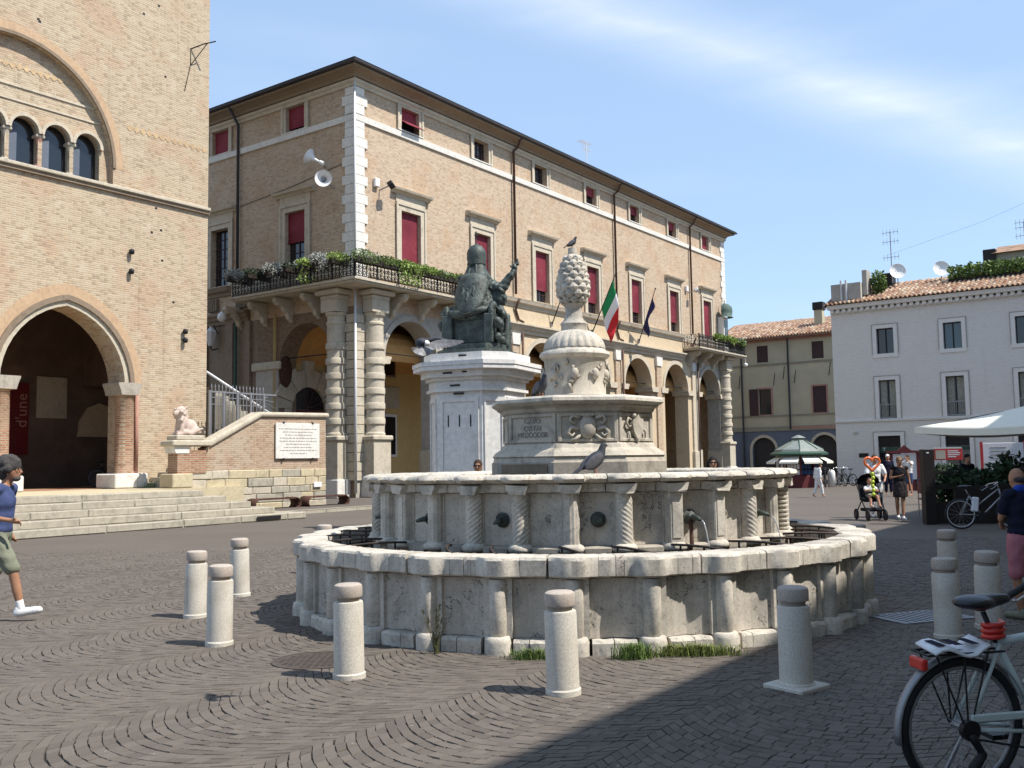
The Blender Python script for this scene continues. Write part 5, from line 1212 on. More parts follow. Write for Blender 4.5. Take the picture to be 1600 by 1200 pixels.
# --- pine cone with separate scales
cone_r = lambda t_: float(np.interp(t_, [0, .06, .15, .28, .42, .58, .74, .88, .96, 1], [.10, .15, .18, .197, .194, .178, .148, .115, .085, .05]))
cz0, cz1 = 3.53, 4.14
core = MB().lathe([(max(.02, cone_r(k/12)-.03), cz0+(cz1-cz0)*k/12) for k in range(12)]+[(.06, 4.14), (.0, 4.15)], 0, 0, 18).ob('pine_cone', 'istria', fo, True)
rowsn = 8
for r_ in range(rowsn):
    t_ = .06+.88*r_/(rowsn-1)*.98; rad = cone_r(t_); z = cz0+(cz1-cz0)*t_; cnt = max(6, int(2*math.pi*rad/.105))
    cnt = [9, 10, 10, 10, 10, 9, 8, 7][r_]
    w = 2*math.pi*rad/cnt
    for k in range(cnt):
        a = 360*(k+.5*(r_ % 2))/cnt; s_ = w*.52; hh_ = .048
        slope = math.atan2(cone_r(min(.99, t_+.06))-cone_r(max(0, t_-.06)), .12*(cz1-cz0))
        V = [(-s_, 0, 0), (-s_*.55, 0, hh_*.9), (0, 0, hh_*1.15), (s_*.55, 0, hh_*.9), (s_, 0, 0), (s_*.6, 0, -hh_*.9), (0, 0, -hh_*1.15), (-s_*.6, 0, -hh_*.9), (-s_*.5, -.024, 0), (0, -.024, hh_*.6), (s_*.5, -.024, 0), (0, -.026, -hh_*.6), (0, -.033, .0)]
        F = [(0, 8, 9, 1), (1, 9, 2), (2, 9, 3), (3, 9, 10, 4), (4, 10, 11, 5), (5, 11, 6), (6, 11, 7), (7, 11, 8, 0), (8, 12, 9), (9, 12, 10), (10, 12, 11), (11, 12, 8)]
        m = MB(); m.add(V, [tuple(reversed(f)) for f in F])
        m.xf(Matrix.Translation(pol(rad-.010, a, z)) @ Matrix.Rotation(R(a), 4, 'Z') @ Matrix.Rotation(slope, 4, 'X')).jit(.002).ob('cone_scale', 'istria', core)
MB().lathe([(.05, 4.13), (.055, 4.16), (.05, 4.22), (.03, 4.225)], 0, 0, 12).ob('stem_stub', 'istria', fo)
# grass at the foot of the basin
def fpos(deg, r=3.42): p = pol(r, deg); return (FC.x+p[0], FC.y+p[1], 0)
tuft('grass_tuft', 'bright green grass clump growing at the sunny foot of the fountain', fpos(12.5, 3.36), 1100, .40, .07, .12, 'grass')
tuft('grass_tuft', 'dark leafy clump beside the bright grass at the fountain foot', fpos(3.6, 3.38), 380, .16, .08, .16, 'leaf')
tuft('grass_tuft', 'low green clump behind a stone bollard at the fountain foot', fpos(-10.5, 3.38), 380, .2, .06, .11, 'leaf')
wd = thing('dry_weed', 'thin dry weed climbing beside a pilaster of the lower basin', 'weed', fpos(-25.6, 3.36))
m = MB()
for i in range(18):
    a = random.uniform(-1, 1)*.35; L = random.uniform(.12, .45); P = [(random.gauss(0, .012), random.gauss(0, .01), 0), (a*L*.4, -.02, L*.5), (a*L, -.03+random.gauss(0, .02), L)]
    m.tube(P, [.004, .003, .0015], 4)
    for j in range(3): k_ = random.uniform(.3, 1); p = Vector(P[1]).lerp(Vector(P[2]), k_); m.add([p, p+Vector((.015, -.01, .015)), p+Vector((.0, -.012, .03))], [(0, 1, 2)])
m.ob('stems', 'weed', wd)
# ------------------------------------------------------------------ bollards
bl = [(-3.5, 12.40, 'pale granite bollard left of the fountain, nearest the stone steps of three'), (-3.52, 10.72, 'pale granite bollard left of the fountain, middle one of three'), (-2.75, 9.06, 'pale granite bollard left of the fountain, nearest the fountain of three'),
      (-1.30, 7.62, 'granite bollard beside the round manhole cover'), (.33, 6.99, 'sunlit granite bollard standing before the middle of the lower basin'), (2.01, 7.06, 'shaded granite bollard on a square footing before the fountain'),
      (3.9, 8.82, 'shaded granite bollard beside the drain grate and bicycle saddle'), (4.49, 9.28, 'shaded granite bollard behind the bicycle handlebar'), (5.3, 11.9, 'shaded granite bollard behind another beyond the drain grate'), (4.55, 12.9, 'granite bollard half hidden behind the right edge of the lower basin'), (-2.9, 14.75, 'granite bollard half hidden behind the left edge of the lower basin')]
bp = MB().lathe([(.128, -.02), (.128, .035), (.118, .045), (.116, .575), (.112, .592), (.104, .596)], 0, 0, 26).mesh('shaft', 'granite', 40)
MT['cap_neck'] = plain('neck_stone', (.30, .26, .22), .85, .2, 60)
bn = MB().lathe([(.088, .594), (.086, .606), (.092, .628)], 0, 0, 24).mesh('neck', 'cap_neck', 40)
MT['cap_stone'] = plain('cap_stone', (.42, .36, .31), .85, .2, 60, bump=.2, bscale=120)
bc = MB().lathe([(.09, .626), (.108, .630), (.111, .64), (.111, .705), (.106, .722), (.09, .732), (.02, .737), (.0, .737)], 0, 0, 26).mesh('cap', 'cap_stone', 40)
bf = MB().box(-.17, -.17, -.03, .17, .17, .028, .008).mesh('footing', 'granite')
for i, (x, y, lb_) in enumerate(bl):
    t = thing('stone_bollard', lb_, 'bollard', (x, y, 0), random.uniform(0, 6), 'granite bollards around the fountain')
    link('shaft', bp, t); link('neck', bn, t); link('cap', bc, t)
    t.scale = (1, 1, random.uniform(.975, 1.02))
    if i == 5: link('footing', bf, t, (0, 0, 0))
    t.rotation_euler = (random.uniform(-.02, .02), random.uniform(-.02, .02), random.uniform(0, 6))
# ------------------------------------------------------------------ manhole and grates
MT['manhole'] = plain('old_cast_iron', (.085, .068, .058), .7, .3, 20, metal=.2)
mh = thing('manhole_cover', 'round brown iron manhole cover in the cobbles behind a bollard', 'manhole cover', (-1.70, 8.27, 0))
MB().lathe([(.36, -.02), (.36, .008), (.33, .010), (.33, .006), (.0, .006)], 0, 0, 36).ob('frame', 'manhole', mh)
g = MB()
for i in range(-5, 6):
    for j in range(-5, 6):
        if i*i+j*j < 27: g.box(i*.055-.018, j*.055-.018, .005, i*.055+.018, j*.055+.018, .0105)
struct(g.ob('studs', 'manhole', mh), 'stuff')
gr = thing('drain_grate', 'rectangular slotted iron drain grate in the shaded cobbles', 'drain grate', (4.12, 9.95, 0), R(20))
MB().box(-.45, -.28, -.02, .45, -.25, .012).box(-.45, .25, -.02, .45, .28, .012).box(-.45, -.25, -.02, -.42, .25, .012).box(.42, -.25, -.02, .45, .25, .012).ob('frame', 'steel', gr); MB().box(-.42, -.25, -.01, .42, .25, .003).ob('pit', 'iron', gr)
for i in range(11): MB().box(-.40+i*.077, -.25, .002, -.36+i*.077, .25, .010).ob('slat', 'steel', gr)
# ------------------------------------------------------------------ pigeons
def pigeon(loc, rz, label, fly=False, tilt=0.):
    t = thing('pigeon', label, 'pigeon', loc, rz, 'pigeons on and over the fountain')
    blob('body', [('e', (0, 0, .115), (.058, .11, .062), (R(38), 0, 0)), ('c', (0, .06, .175), (0, .075, .225), .038, .028), ('e', (0, .085, .24), (.024, .03, .025)), ('c', (0, .112, .238), (0, .13, .23), .008, .003), ('b', (0, -.13, .05), (.034, .08, .010), (R(38), 0, 0))], 'pigeon', t, .009, 2)
    for s in (-1, 1):
        blob('wing', [('e', (s*.05, -.03, .105), (.016, .105, .048), (R(36), 0, 0))], 'pigeon_pale', t, .009, 2)
        MB().tube([(s*.02, .0, .07), (s*.022, .008, .0)], .006, 5).tube([(s*.022, -.012, .004), (s*.022, .035, .004)], .005, 4).ob('leg', 'rose', t)
    return t
pz = pol(1.02, -60, 0)
t = pigeon((FC.x+.73*math.sin(R(-36)), FC.y-.73*math.cos(R(-36)), 2.378), R(-150), 'grey pigeon perched on the pedestal cornice beside the drum')
t = pigeon((FC.x+pol(2.3, 0.5)[0], FC.y+pol(2.3, .5)[1], 1.515), R(-70), 'dark pigeon standing on the rim of the upper basin'); t.scale = (1.15,)*3
t = pigeon((FC.x, FC.y, 4.222), R(-80), 'small pigeon sitting on top of the stone pine cone'); t.scale = (.55,)*3
# flying pigeon close to the camera, seen from behind
t = thing('pigeon', 'flying pigeon with spread fan tail and outstretched wing beside the statue', 'pigeon', (-.60, 6.4, 2.44), R(10), 'pigeons on and over the fountain')
blob('body', [('e', (0, .02, .01), (.055, .11, .05)), ('e', (-.02, .12, .03), (.03, .035, .03))], 'pigeon', t, .009, 2)
m = MB(); V = [(0, -.05, -.01)]
for i in range(13): a = R(-155+i*10.8); V.append((.115*math.cos(a)*.9, -.10+.02*math.sin(i), .105*math.sin(a)-.0))
m.add(V, [(0, i, i+1) for i in range(1, 13)]); o = m.ob('tail', 'pigeon_light', t); s = o.modifiers.new('t', 'SOLIDIFY'); s.thickness = .004
blob('rump', [('e', (.03, -.05, .005), (.035, .03, .028))], 'pigeon_white', t, .008, 2)
def wing(sx, L, name):
    m = MB(); n = 11
    for i in range(n):
        f_ = i/(n-1); base = Vector((sx*(.03+.17*f_**.9*L/.3), .03-.02*f_, .035+.015*math.sin(f_*3)))
        ang = R(-75+70*f_); l = .085+.07*f_
        d = Vector((sx*math.cos(ang)*l, -.03, math.sin(ang)*l)); w_ = Vector((-d.z, 0, d.x)).normalized()*.011
        m.add([base-w_, base+w_+Vector((0, .003, 0)), base+d*.9+w_*1.1, base+d, base+d*.9-w_*1.1], [(0, 1, 2, 3, 4)])
    o = m.ob(name, 'pigeon_light', t); s = o.modifiers.new('t', 'SOLIDIFY'); s.thickness = .003
    blob(name, [('c', (sx*.02, .03, .03), (sx*.12, .03, .055), .026, .02), ('c', (sx*.12, .03, .055), (sx*(.22*L/.3), .02, .04), .02, .010)], 'pigeon', t, .008, 1)
wing(1, .3, 'wing'); t.scale = (.80,)*3
# ------------------------------------------------------------------ bronze pope on marble pedestal
SY = 24.0; SXc = -.86; ks = SY/23.0
pd_ = thing('marble_pedestal', 'tall octagonal white marble pedestal under the bronze statue', 'pedestal', (SXc, SY, 0), R(-24))
def oc(w, d, ch): return [(-w, -d+ch), (-w+ch, -d), (w-ch, -d), (w, -d+ch), (w, d-ch), (w-ch, d), (-w+ch, d), (-w, d-ch)]
def lay(w, d, ch, z0, z1, name, mat='marble'): return MB().prism(oc(w, d, ch), z0, z1).ob(name, mat, pd_)
lay(1.5, 1.5, .5, 0, .3, 'step'); lay(1.25, 1.25, .45, .3, .8, 'base'); sh_ = lay(1.02, 1.02, .42, .8, 3.35, 'shaft')
for a in range(0, 360, 90):
    T = Matrix.Rotation(R(a), 4, 'Z')
    f_ = MB().box(-.52, -1.05, 1.0, -.44, -1.022, 3.2).box(.44, -1.05, 1.0, .52, -1.022, 3.2).box(-.44, -1.05, 3.1, .44, -1.022, 3.2); f_.xf(T).ob('panel_frame', 'marble', sh_)
    for x in (-.3, 0, .3): MB().box(x-.015, -1.03, 2.5, x+.015, -1.021, 2.78).xf(T).ob('slot', 'iron', sh_)
for a in range(45, 360, 90):
    T = Matrix.Rotation(R(a), 4, 'Z'); dd = (1.02*2-.42)/math.sqrt(2)
    f_ = MB().box(-.24, -dd-.035, .95, -.2, -dd-.004, 3.2).box(.2, -dd-.035, .95, .24, -dd-.004, 3.2).box(-.2, -dd-.035, 3.1, .2, -dd-.004, 3.2); f_.xf(T).ob('panel_frame', 'marble', sh_)
lay(1.10, 1.10, .45, 3.35, 3.42, 'necking'); lay(1.05, 1.05, .43, 3.42, 3.62, 'frieze'); lay(1.12, 1.12, .46, 3.62, 3.70, 'cornice'); lay(1.22, 1.22, .50, 3.70, 3.86, 'cornice')
lay(1.38, 1.38, .56, 3.86, 3.96, 'cornice'); cz_ = lay(1.40, 1.40, .57, 3.962, 4.06, 'cornice'); lay(1.15, 1.15, .47, 4.06, 4.28, 'top_block')
for a, r_, z in ((-10, 1.24, 3.79), (15, 1.24, 3.8), (-5, 1.07, 3.5), (25, 1.07, 3.55), (10, 1.16, 4.2), (40, 1.2, 4.18), (0, 1.06, 3.3)):
    MB().box(-.13, -r_-.02, z-.02, .13, -r_+.05, z+.02).xf(Matrix.Rotation(R(a), 4, 'Z')).ob('iron_cramp', 'iron', pd_)
st = thing('bronze_pope', 'dark bronze seated pope in tiara and cope with right arm raised, on marble', 'statue', (SXc, SY, 4.28), R(-20)); st.scale = (.90, 1, 1)
# throne
MB().prism(oc(.95, .85, .3), 0, .12).ob('throne_base', 'bronze', st); MB().prism(oc(.82, .72, .25), .12, .26).ob('throne_base', 'bronze', st)
MB().box(-.68, -.5, .26, .68, .4, 1.05, .05).ob('throne_seat', 'bronze', st)
MB().box(.46, -.62, .26, .74, -.45, 1.0, .03).ob('throne_side', 'bronze', st); MB().box(-.78, -.62, .26, -.46, -.45, 1.0, .03).ob('throne_side', 'bronze', st)
for sx in (-1, 1):
    m = MB()
    for k in range(16): z = .3+.06*k; m.ball((sx*(.74+.10*math.sin(k*1.1)+random.uniform(-.03, .05)), -.3+random.uniform(-.25, .3), z), random.uniform(.07, .13), 8, 6)
    blob('throne_ornament', [('m', m), ('c', (sx*.66, -.52, 1.0), (sx*.66, -.52, 1.18), .10, .07), ('c', (sx*.78, .2, .3), (sx*.80, .25, 1.0), .12, .10)], 'bronze', st, .035, 1)
# body: cope draped over seat, seen from behind
cope = MB(); V = []; secs = [(.86, .74, .60, 0.0), (1.0, .76, .62, 0), (1.15, .70, .58, .02), (1.35, .62, .50, .02), (1.6, .53, .42, .01), (1.8, .45, .36, .0), (1.95, .37, .30, 0), (2.05, .28, .24, .02), (2.14, .17, .17, .04), (2.3, .12, .13, .06)]
nseg = 40
for z, a, b, yo in secs:
    for i in range(nseg):
        th = 2*math.pi*i/nseg; f_ = 1+.045*math.sin(th*9+z*1.2)*max(0, 1.9-z)+.02*math.sin(th*17+z*4)*max(0, 1.9-z)
        V.append((a*math.cos(th)*f_, b*math.sin(th)*f_+yo, z))
cope.add(V, [(j*nseg+i, j*nseg+(i+1) % nseg, (j+1)*nseg+(i+1) % nseg, (j+1)*nseg+i) for j in range(len(secs)-1) for i in range(nseg)]+[tuple(range(nseg-1, -1, -1)), tuple((len(secs)-1)*nseg+i for i in range(nseg))])
arm = [('c', (.32, 0, 1.80), (.74, .0, 1.66), .19, .16), ('c', (.74, .0, 1.66), (1.02, .06, 2.02), .15, .095), ('c', (1.02, .12, 2.0), (1.06, .13, 2.12), .085, .075), ('e', (.62, .05, 1.45), (.26, .2, .26), (0, .6, 0)),
       ('e', (1.10, .14, 2.22), (.075, .05, .10), (0, .35, 0)), ('c', (1.05, .14, 2.24), (1.0, .13, 2.38), .026, .018), ('c', (1.11, .15, 2.28), (1.17, .16, 2.46), .024, .016), ('c', (1.14, .15, 2.27), (1.21, .16, 2.44), .024, .016), ('c', (1.16, .15, 2.24), (1.24, .17, 2.36), .022, .016), ('c', (1.05, .12, 2.19), (.96, .10, 2.28), .028, .02)]
blob('figure', [('m', cope), ('e', (-.45, .25, 1.3), (.22, .32, .32)), ('c', (-.42, .05, 1.78), (-.52, .45, 1.4), .16, .12), ('e', (0, .06, 2.38), (.21, .22, .22)), ('c', (0, .03, 2.05), (0, .04, 2.3), .22, .17), ('c', (-.35, .3, 1.0), (-.4, .85, .95), .25, .2), ('c', (.35, .3, 1.0), (.45, .85, .95), .25, .2), ('c', (-.4, .85, .95), (-.42, .9, .3), .2, .2), ('c', (.45, .85, .95), (.45, .9, .3), .2, .2)]+arm, 'bronze', st, .025, 2)
MB().lathe([(.25, 2.30), (.265, 2.36), (.25, 2.42), (.275, 2.50), (.262, 2.57), (.272, 2.63), (.24, 2.73), (.16, 2.82), (.07, 2.86), (.03, 2.88), (.03, 2.9), (.0, 2.91)], 0, .04, 24, fn=lambda r, a, z: r*(1+.03*math.sin(a*12+z*30))).ob('tiara', 'bronze', st, True)
MB().tube([(0, .04, 2.9), (0, .04, 3.22)], .012, 5).tube([(-.07, .04, 3.12), (.07, .04, 3.12)], .012, 5).ob('cross', 'bronze', st)
# hood of the cope: a shield-shaped piece with raised border and figures
def hood(t_, v_, off): # t_ -1..1 across, v_ 0..1 down
    w = .45*math.sqrt(max(0, 1-max(0, (v_-.45)/.55)**2)); z = 2.04-1.06*v_; x = t_*w
    sec = np.interp(z, [s_[0] for s_ in secs], [s_[2] for s_ in secs]); aw = np.interp(z, [s_[0] for s_ in secs], [s_[1] for s_ in secs])
    return (x, -sec*math.sqrt(max(.05, 1-(x/aw)**2))-off, z)
hm = MB(); V = []; nn = 12
for i in range(nn+1):
    for j in range(nn+1): V.append(hood(-1+2*i/nn, j/nn, .085))
hm.add(V, [(i*(nn+1)+j, (i+1)*(nn+1)+j, (i+1)*(nn+1)+j+1, i*(nn+1)+j+1) for i in range(nn) for j in range(nn)]); o = hm.ob('cope_hood', 'bronze', st, True); s = o.modifiers.new('t', 'SOLIDIFY'); s.thickness = .05
bd = MB()
for off, wd_ in ((.115, 1.0), (.115, .78)):
    P = [hood(-wd_, v_/10, off) for v_ in range(0, 10)]+[hood(t_/6*wd_, .995*wd_**.2 if wd_ == 1 else .86, off) for t_ in range(-5, 6)]+[hood(wd_, v_/10, off) for v_ in range(9, -1, -1)]
    bd.tube(P, .028 if wd_ == 1 else .016, 6)
for k in range(44): t_ = random.choice((-1, 1))*random.uniform(.84, .96); bd.ball(hood(t_, random.uniform(.05, .85), .115), .026, 6, 4)
bd.ob('hood_border', 'bronze', st, True)
fg = MB()
for x, v0, l_ in ((-.38, .30, .30), (-.05, .42, .34), (.30, .28, .32)):
    p = [hood(x+dx, v0+dv*l_, .115) for dx, dv in ((0, .1), (.06, .4), (-.02, .7), (.05, 1.))]; fg.tube(p, [.028, .05, .042, .02], 7); fg.ball(hood(x, v0-.03, .12), .034, 8, 6)
    fg.tube([hood(x-.16, v0+.22, .11), hood(x, v0+.13, .12), hood(x+.18, v0+.02, .11)], [.014, .022, .014], 6); fg.tube([hood(x-.02, v0+.2, .11), hood(x+.14, v0+.34, .11)], [.02, .012], 6)
fg.ob('hood_figures', 'bronze', st, True)
# scarf-like collar and lappets
MB().lathe([(.46, 1.93), (.40, 2.02), (.33, 2.12), (.27, 2.24), (.245, 2.33), (.2, 2.34)], 0, .03, 28, fn=lambda r, a, z: r*(1+.03*math.sin(9*a))*(1 if abs(math.cos(a)) > .6 else .88)).ob('collar', 'bronze', st, True)
for sx in (-1, 1): MB().tube([(sx*.08, -.15, 2.4), (sx*.1, -.22, 2.15), (sx*.12, -.38, 1.9)], [.03, .035, .03], 6).ob('lappet', 'bronze', st, True)
MB().tube([(-.72, -.42, 1.06), (-.3, -.62, 1.0), (.2, -.62, 1.06), (.62, -.45, 1.12)], [.1, .12, .11, .08], 10).ob('cushion', 'bronze', st, True)
frus([(1.065, 1.18), (1.07, 1.63), (1.05, 1.64)], 'pedestal_plinth', 'istria_dark')
# ------------------------------------------------------------------ white building on the right
def tiles(L, D, rise, pitch=.24, along='x', rowlen=.42):
    """roof sheet of barrel tiles: columns run down the slope (local y from 0 eave to D ridge)"""
    m = MB(); n = int(L/pitch); rows_ = max(1, int(D/rowlen))
    for i in range(n):
        x = (i+.5)*pitch
        for j in range(rows_):
            y0, y1 = j*D/rows_, (j+1)*D/rows_+.05; z0, z1 = rise*y0/D+.03, rise*y1/D+.012
            V = []
            for yy, zz, r in ((y0, z0, .085), (y1, z1, .07)):
                for a in (0, 50, 90, 130, 180): V.append((x-r*math.cos(R(a))*1.05, yy, zz+r*math.sin(R(a))*.9))
            m.add(V, [(k, k+1, k+6, k+5) for k in range(4)]+[(4, 3, 2, 1, 0)])
    return m
def to_x0(m): # facade made for y=0 seen from -y, x to the right  ->  facade x=0 seen from -x, running towards -y
    m.v = [(y, -x, z) for x, y, z in m.v]; return m
WS, WN = 60.0, -18.6
wh = thing('white_building', 'plain white three-storey building with large framed windows and dentilled eaves', 'building', city(WS, WN), CA)
LW_ = 15.5
cxs = [3.18+3.78*i for i in range(4)]
holes = []
for c in cxs: holes += [(c-.5, c+.5, 7.78, 9.32), (c-.5, c+.5, 3.86, 6.18), (c-.68, c+.62, .1, 2.82)]
to_x0(MB().wall(0, LW_, 0, 10.5, holes, 0, .3)).ob('wall', 'white_wall', wh)
MB().box(.32, -LW_, 0, 9, -.0, 10.48).ob('core', 'dark_room', wh)
m = MB(); m.add([(0, 0, 0), (9, 0, 0), (9, 0, 10.5), (0, 0, 10.5)], [(3, 2, 1, 0)]); m.ob('side_wall', 'white_wall', wh)
def frame(x0, x1, z0, z1, w, pr, name, mat, par, bottom=True):
    f = MB().box(x0-w, -pr, z0-(w if bottom else 0), x0, .01, z1+w).box(x1, -pr, z0-(w if bottom else 0), x1+w, .01, z1+w).box(x0, -pr, z1, x1, .01, z1+w)
    if bottom: f.box(x0, -pr, z0-w, x1, .01, z0)
    return to_x0(f).ob(name, mat, par)
for i, c in enumerate(cxs):
    for (a, b, z0, z1), kind in (((c-.5, c+.5, 7.78, 9.32), 0), ((c-.5, c+.5, 3.86, 6.18), 1), ((c-.68, c+.62, .1, 2.82), 2)):
        w = frame(a, b, z0, z1, .23, .05, 'window', 'white_frame', wh, kind == 0)
        frame(a-.23, b+.23, z0, z1+.23, .04, .075, 'frame_edge', 'plaster_grey', w, False)
        to_x0(MB().box(a, .26, z0, b, .29, z1)).ob('pane', 'glass_blue' if (kind == 0 and i == 1) else 'glass', w)
        to_x0(MB().box(c-.03, .2, z0, c+.03, .258, z1).box(a, .2, z0, a+.05, .258, z1).box(b-.05, .2, z0, b, .258, z1).box(a+.05, .2, z1-.05, b-.05, .258, z1)).ob('sash', 'iron', w)
        if kind == 1:
            for s in (-1, 1): to_x0(MB().box(c+s*.27-.19, .22, z0+.1, c+s*.27+.19, .255, z1-.06)).ob('curtain', 'curtain', w)
            g = MB().box(a, .05, 4.68, b, .09, 4.73).box(a, .05, 3.9, b, .09, 3.95)
            for k in range(9): g.box(a+.04+k*.113, .055, 3.95, a+.065+k*.113, .085, 4.68)
            to_x0(g).ob('guard_rail', 'steel', w)
        if kind == 2: to_x0(MB().box(a, .15, 2.15, b, .24, z1)).ob('transom_panel', 'wood_dark', w); to_x0(MB().box(a+.1, .10, 1.9, b-.1, .148, 2.12)).ob('shop_sign', 'green_paint', w)
to_x0(MB().prism([(-.002, 3.70), (-.08, 3.70), (-.10, 3.82), (-.002, 3.86)], 0, LW_, 'x')).ob('string_course', 'white_frame', wh)
MB().prism([(0, 10.45), (-.1, 10.45), (-.12, 10.62), (.0, 10.62)], -LW_, .0, 'y').ob('eave_band', 'white_frame', wh)
for k in range(42): to_x0(MB().box(.05+k*.36, -.28, 10.5, .05+k*.36+.2, -.001, 10.72)).ob('dentil', 'white_frame', wh)
MB().prism([(0, 10.72), (-.42, 10.72), (-.48, 10.95), (.0, 10.98)], -LW_, .1, 'y').ob('cornice', 'white_frame', wh)
m = MB(); m.add([(-.62, .25, 10.98), (-.62, -LW_, 10.98), (3.2, -LW_, 12.55), (3.2, .25, 12.55), (9, -LW_, 11), (9, .25, 11)], [(0, 3, 2, 1), (3, 5, 4, 2)]); m.add([(-.62, .25, 10.9), (9, .25, 10.9), (3.2, .25, 12.5)], [(0, 1, 2)]); m.ob('roof', 'tile', wh)
tl = tiles(LW_+.2, 3.9, 1.55, .26); to_x0(tl); tl.v = [(x-.66, y+.2, z+10.98) for x, y, z in tl.v]; struct(tl.ob('roof_tiles', 'tile', wh), 'stuff')
MB().box(-.1, -1.9, 11.0, 1.6, -.1, 12.3).ob('roof_box', 'plaster_grey', wh); MB().box(.3, -2.2, 11.5, 1.2, -1.9, 13.1, .03).ob('chimney', 'plaster_grey', wh); MB().box(2.4, -3.2, 12.0, 3.2, -2.5, 13.1, .03).ob('chimney', 'wood_dark', wh)
MB().box(3.2, -LW_, 11.4, 7.5, -9.0, 13.7).ob('roof_room', 'plaster_grey', wh); MB().prism([(2.9, 13.6), (5.3, 14.4), (7.8, 13.6)], -LW_, -8.8, 'y').ob('roof_room_roof', 'tile', wh); MB().box(3.0, -9.0, 12, 3.7, -8.3, 13.9, .03).ob('chimney', 'wood_dark', wh)
for y in (-1.05, -.75): MB().tube([(-.15, y, 11.0), (-.15, y, 12.5)], .07, 8).ob('flue', 'pale_metal', wh)
to_x0(MB().box(1.35, -.05, 1.55, 1.9, -.002, 1.8)).ob('name_plate', 'wood_dark', wh); to_x0(MB().box(1.1, -.12, 3.05, 1.35, -.002, 3.15)).ob('small_camera', 'pale_metal', wh)
def wloc(x, y, z): return tuple(Matrix.Translation(city(WS, WN)) @ Matrix.Rotation(CA, 4, 'Z') @ Vector((x, y, z)))
def hedge(y0, y1, x, z, h, label):
    t = thing('roof_hedge', label, 'hedge', wloc(x, (y0+y1)/2, z), CA); L = (y1-y0)/2
    MB().box(-.3, -L, -.15, .3, L, .12, .02).ob('planter', 'soil', t)
    leaves(int(900*L), (0, 0, h/2, .45, L, h/2), .22, 'leaf_dark', lambda a, b, c: abs(a)**4+abs(c)**4 < 1+.5*random.random(), .3).ob('foliage', 'leaf', t)
hedge(-LW_, -6.6, 2.0, 12.05, .85, 'long clipped green hedge along the white building roof terrace')
t = thing('roof_creeper', 'green creeper hanging over a chimney wall on the white building roof', 'creeper', wloc(1.0, -2.7, 11.6), CA); leaves(700, (0, 0, .7, .35, .45, .75), .2, 'leaf', lambda a, b, c: a*a+b*b+c*c < 1.1, -.3).ob('foliage', 'leaf', t)
t = thing('roof_tree', 'small leafy tree top rising behind the roof hedge', 'tree', wloc(5.0, -14.2, 13.9), CA); leaves(900, (0, 0, 1.0, 1.2, 1.4, .9), .24, 'leaf', lambda a, b, c: a*a+b*b+c*c < 1 and random.random() < .75, .2).ob('crown', 'leaf', t); MB().tube([(0, 0, -.2), (.1, 0, .5), (0, .2, 1.4)], [.08, .06, .02], 6).ob('trunk', 'rust', t)
def dish(p, label):
    t = thing('satellite_dish', label, 'satellite dish', wloc(*p), CA)
    d = MB().lathe([(.02, 0), (.25, .03), (.42, .09), (.5, .16), (.49, .17), (.4, .10), (.02, .015)], 0, 0, 18); d.xf(Matrix.Translation((0, 0, .55)) @ Matrix.Rotation(R(-75), 4, 'Y') @ Matrix.Rotation(R(25), 4, 'X')).ob('dish', 'white_plastic', t, 50)
    MB().tube([(.05, 0, -.3), (.05, 0, .6)], .03, 6).tube([(0, 0, .3), (-.5, 0, .55)], .015, 5).ob('mast', 'steel', t)
dish((2.2, -3.55, 12.5), 'white satellite dish beside the tall aerial on the white building'); dish((2.6, -6.0, 12.4), 'white satellite dish just left of the roof hedge'); 
def aerial(p, h, label):
    t = thing('tall_aerial', label, 'antenna', wloc(*p), CA); MB().tube([(0, 0, 0), (0, 0, h)], .03, 6).ob('mast', 'steel', t); g = MB()
    for z in (h*.98, h*.8, h*.5): 
        g.tube([(0, -.5, z), (0, .5, z)], .015, 4)
        for k in range(5): g.tube([(-.0, -.45+k*.22, z-.2), (0, -.45+k*.22, z+.2)], .01, 4)
    g.ob('elements', 'steel', t)
aerial((2.3, -3.2, 12.4), 3.3, 'tall thin television aerial beside the satellite dishes'); aerial((4.5, -10.4, 13.9), 1.7, 'short television aerial above the roof hedge')
t = thing('overhead_cable', 'thin black cable stretched across the sky above the white building', 'cable', wloc(2.3, -3.0, 14.2), CA)
MB().tube([(0, 0, 0), (-3, -6, .6), (-6, -14, 2.4), (-9, -24, 5.2)], .005, 4).ob('wire', 'iron', t)

# ------------------------------------------------------------------ beige house behind
BSs, BN = 84.0, -36.5
be = thing('beige_house', 'beige two-storey house with brown shutters, slate blue base and clay tile roof', 'house', city(BSs, BN), CA)
LB = 11.2; X = lambda n: n-BN
up_ = [(X(-32.9), X(-31.85)), (X(-27.84), X(-26.8))]; md_ = [(X(-32.88), X(-31.7)), (X(-27.9), X(-26.72))]
holes = [(a, b, 10.25, 11.78) for a, b in up_]+[(a, b, 5.5, 7.82) for a, b in md_]
to_x0(MB().wall(0, LB, 4.0, 12.6, holes, 0, .3)).ob('wall', 'beige_wall', be)
ga = [(X(-32.55), 1.05), (X(-27.05), 1.05)]
mm = MB().arch(0, 6.6, 0, 3.98, rarch(ga[0][0], 0, 2.35, 1.08, 14), 0, .5).arch(6.6, LB, 0, 3.98, rarch(ga[1][0], 0, 2.45, 1.08, 14), 0, .5); to_x0(mm).ob('ground_floor_wall', 'slate_wall', be)
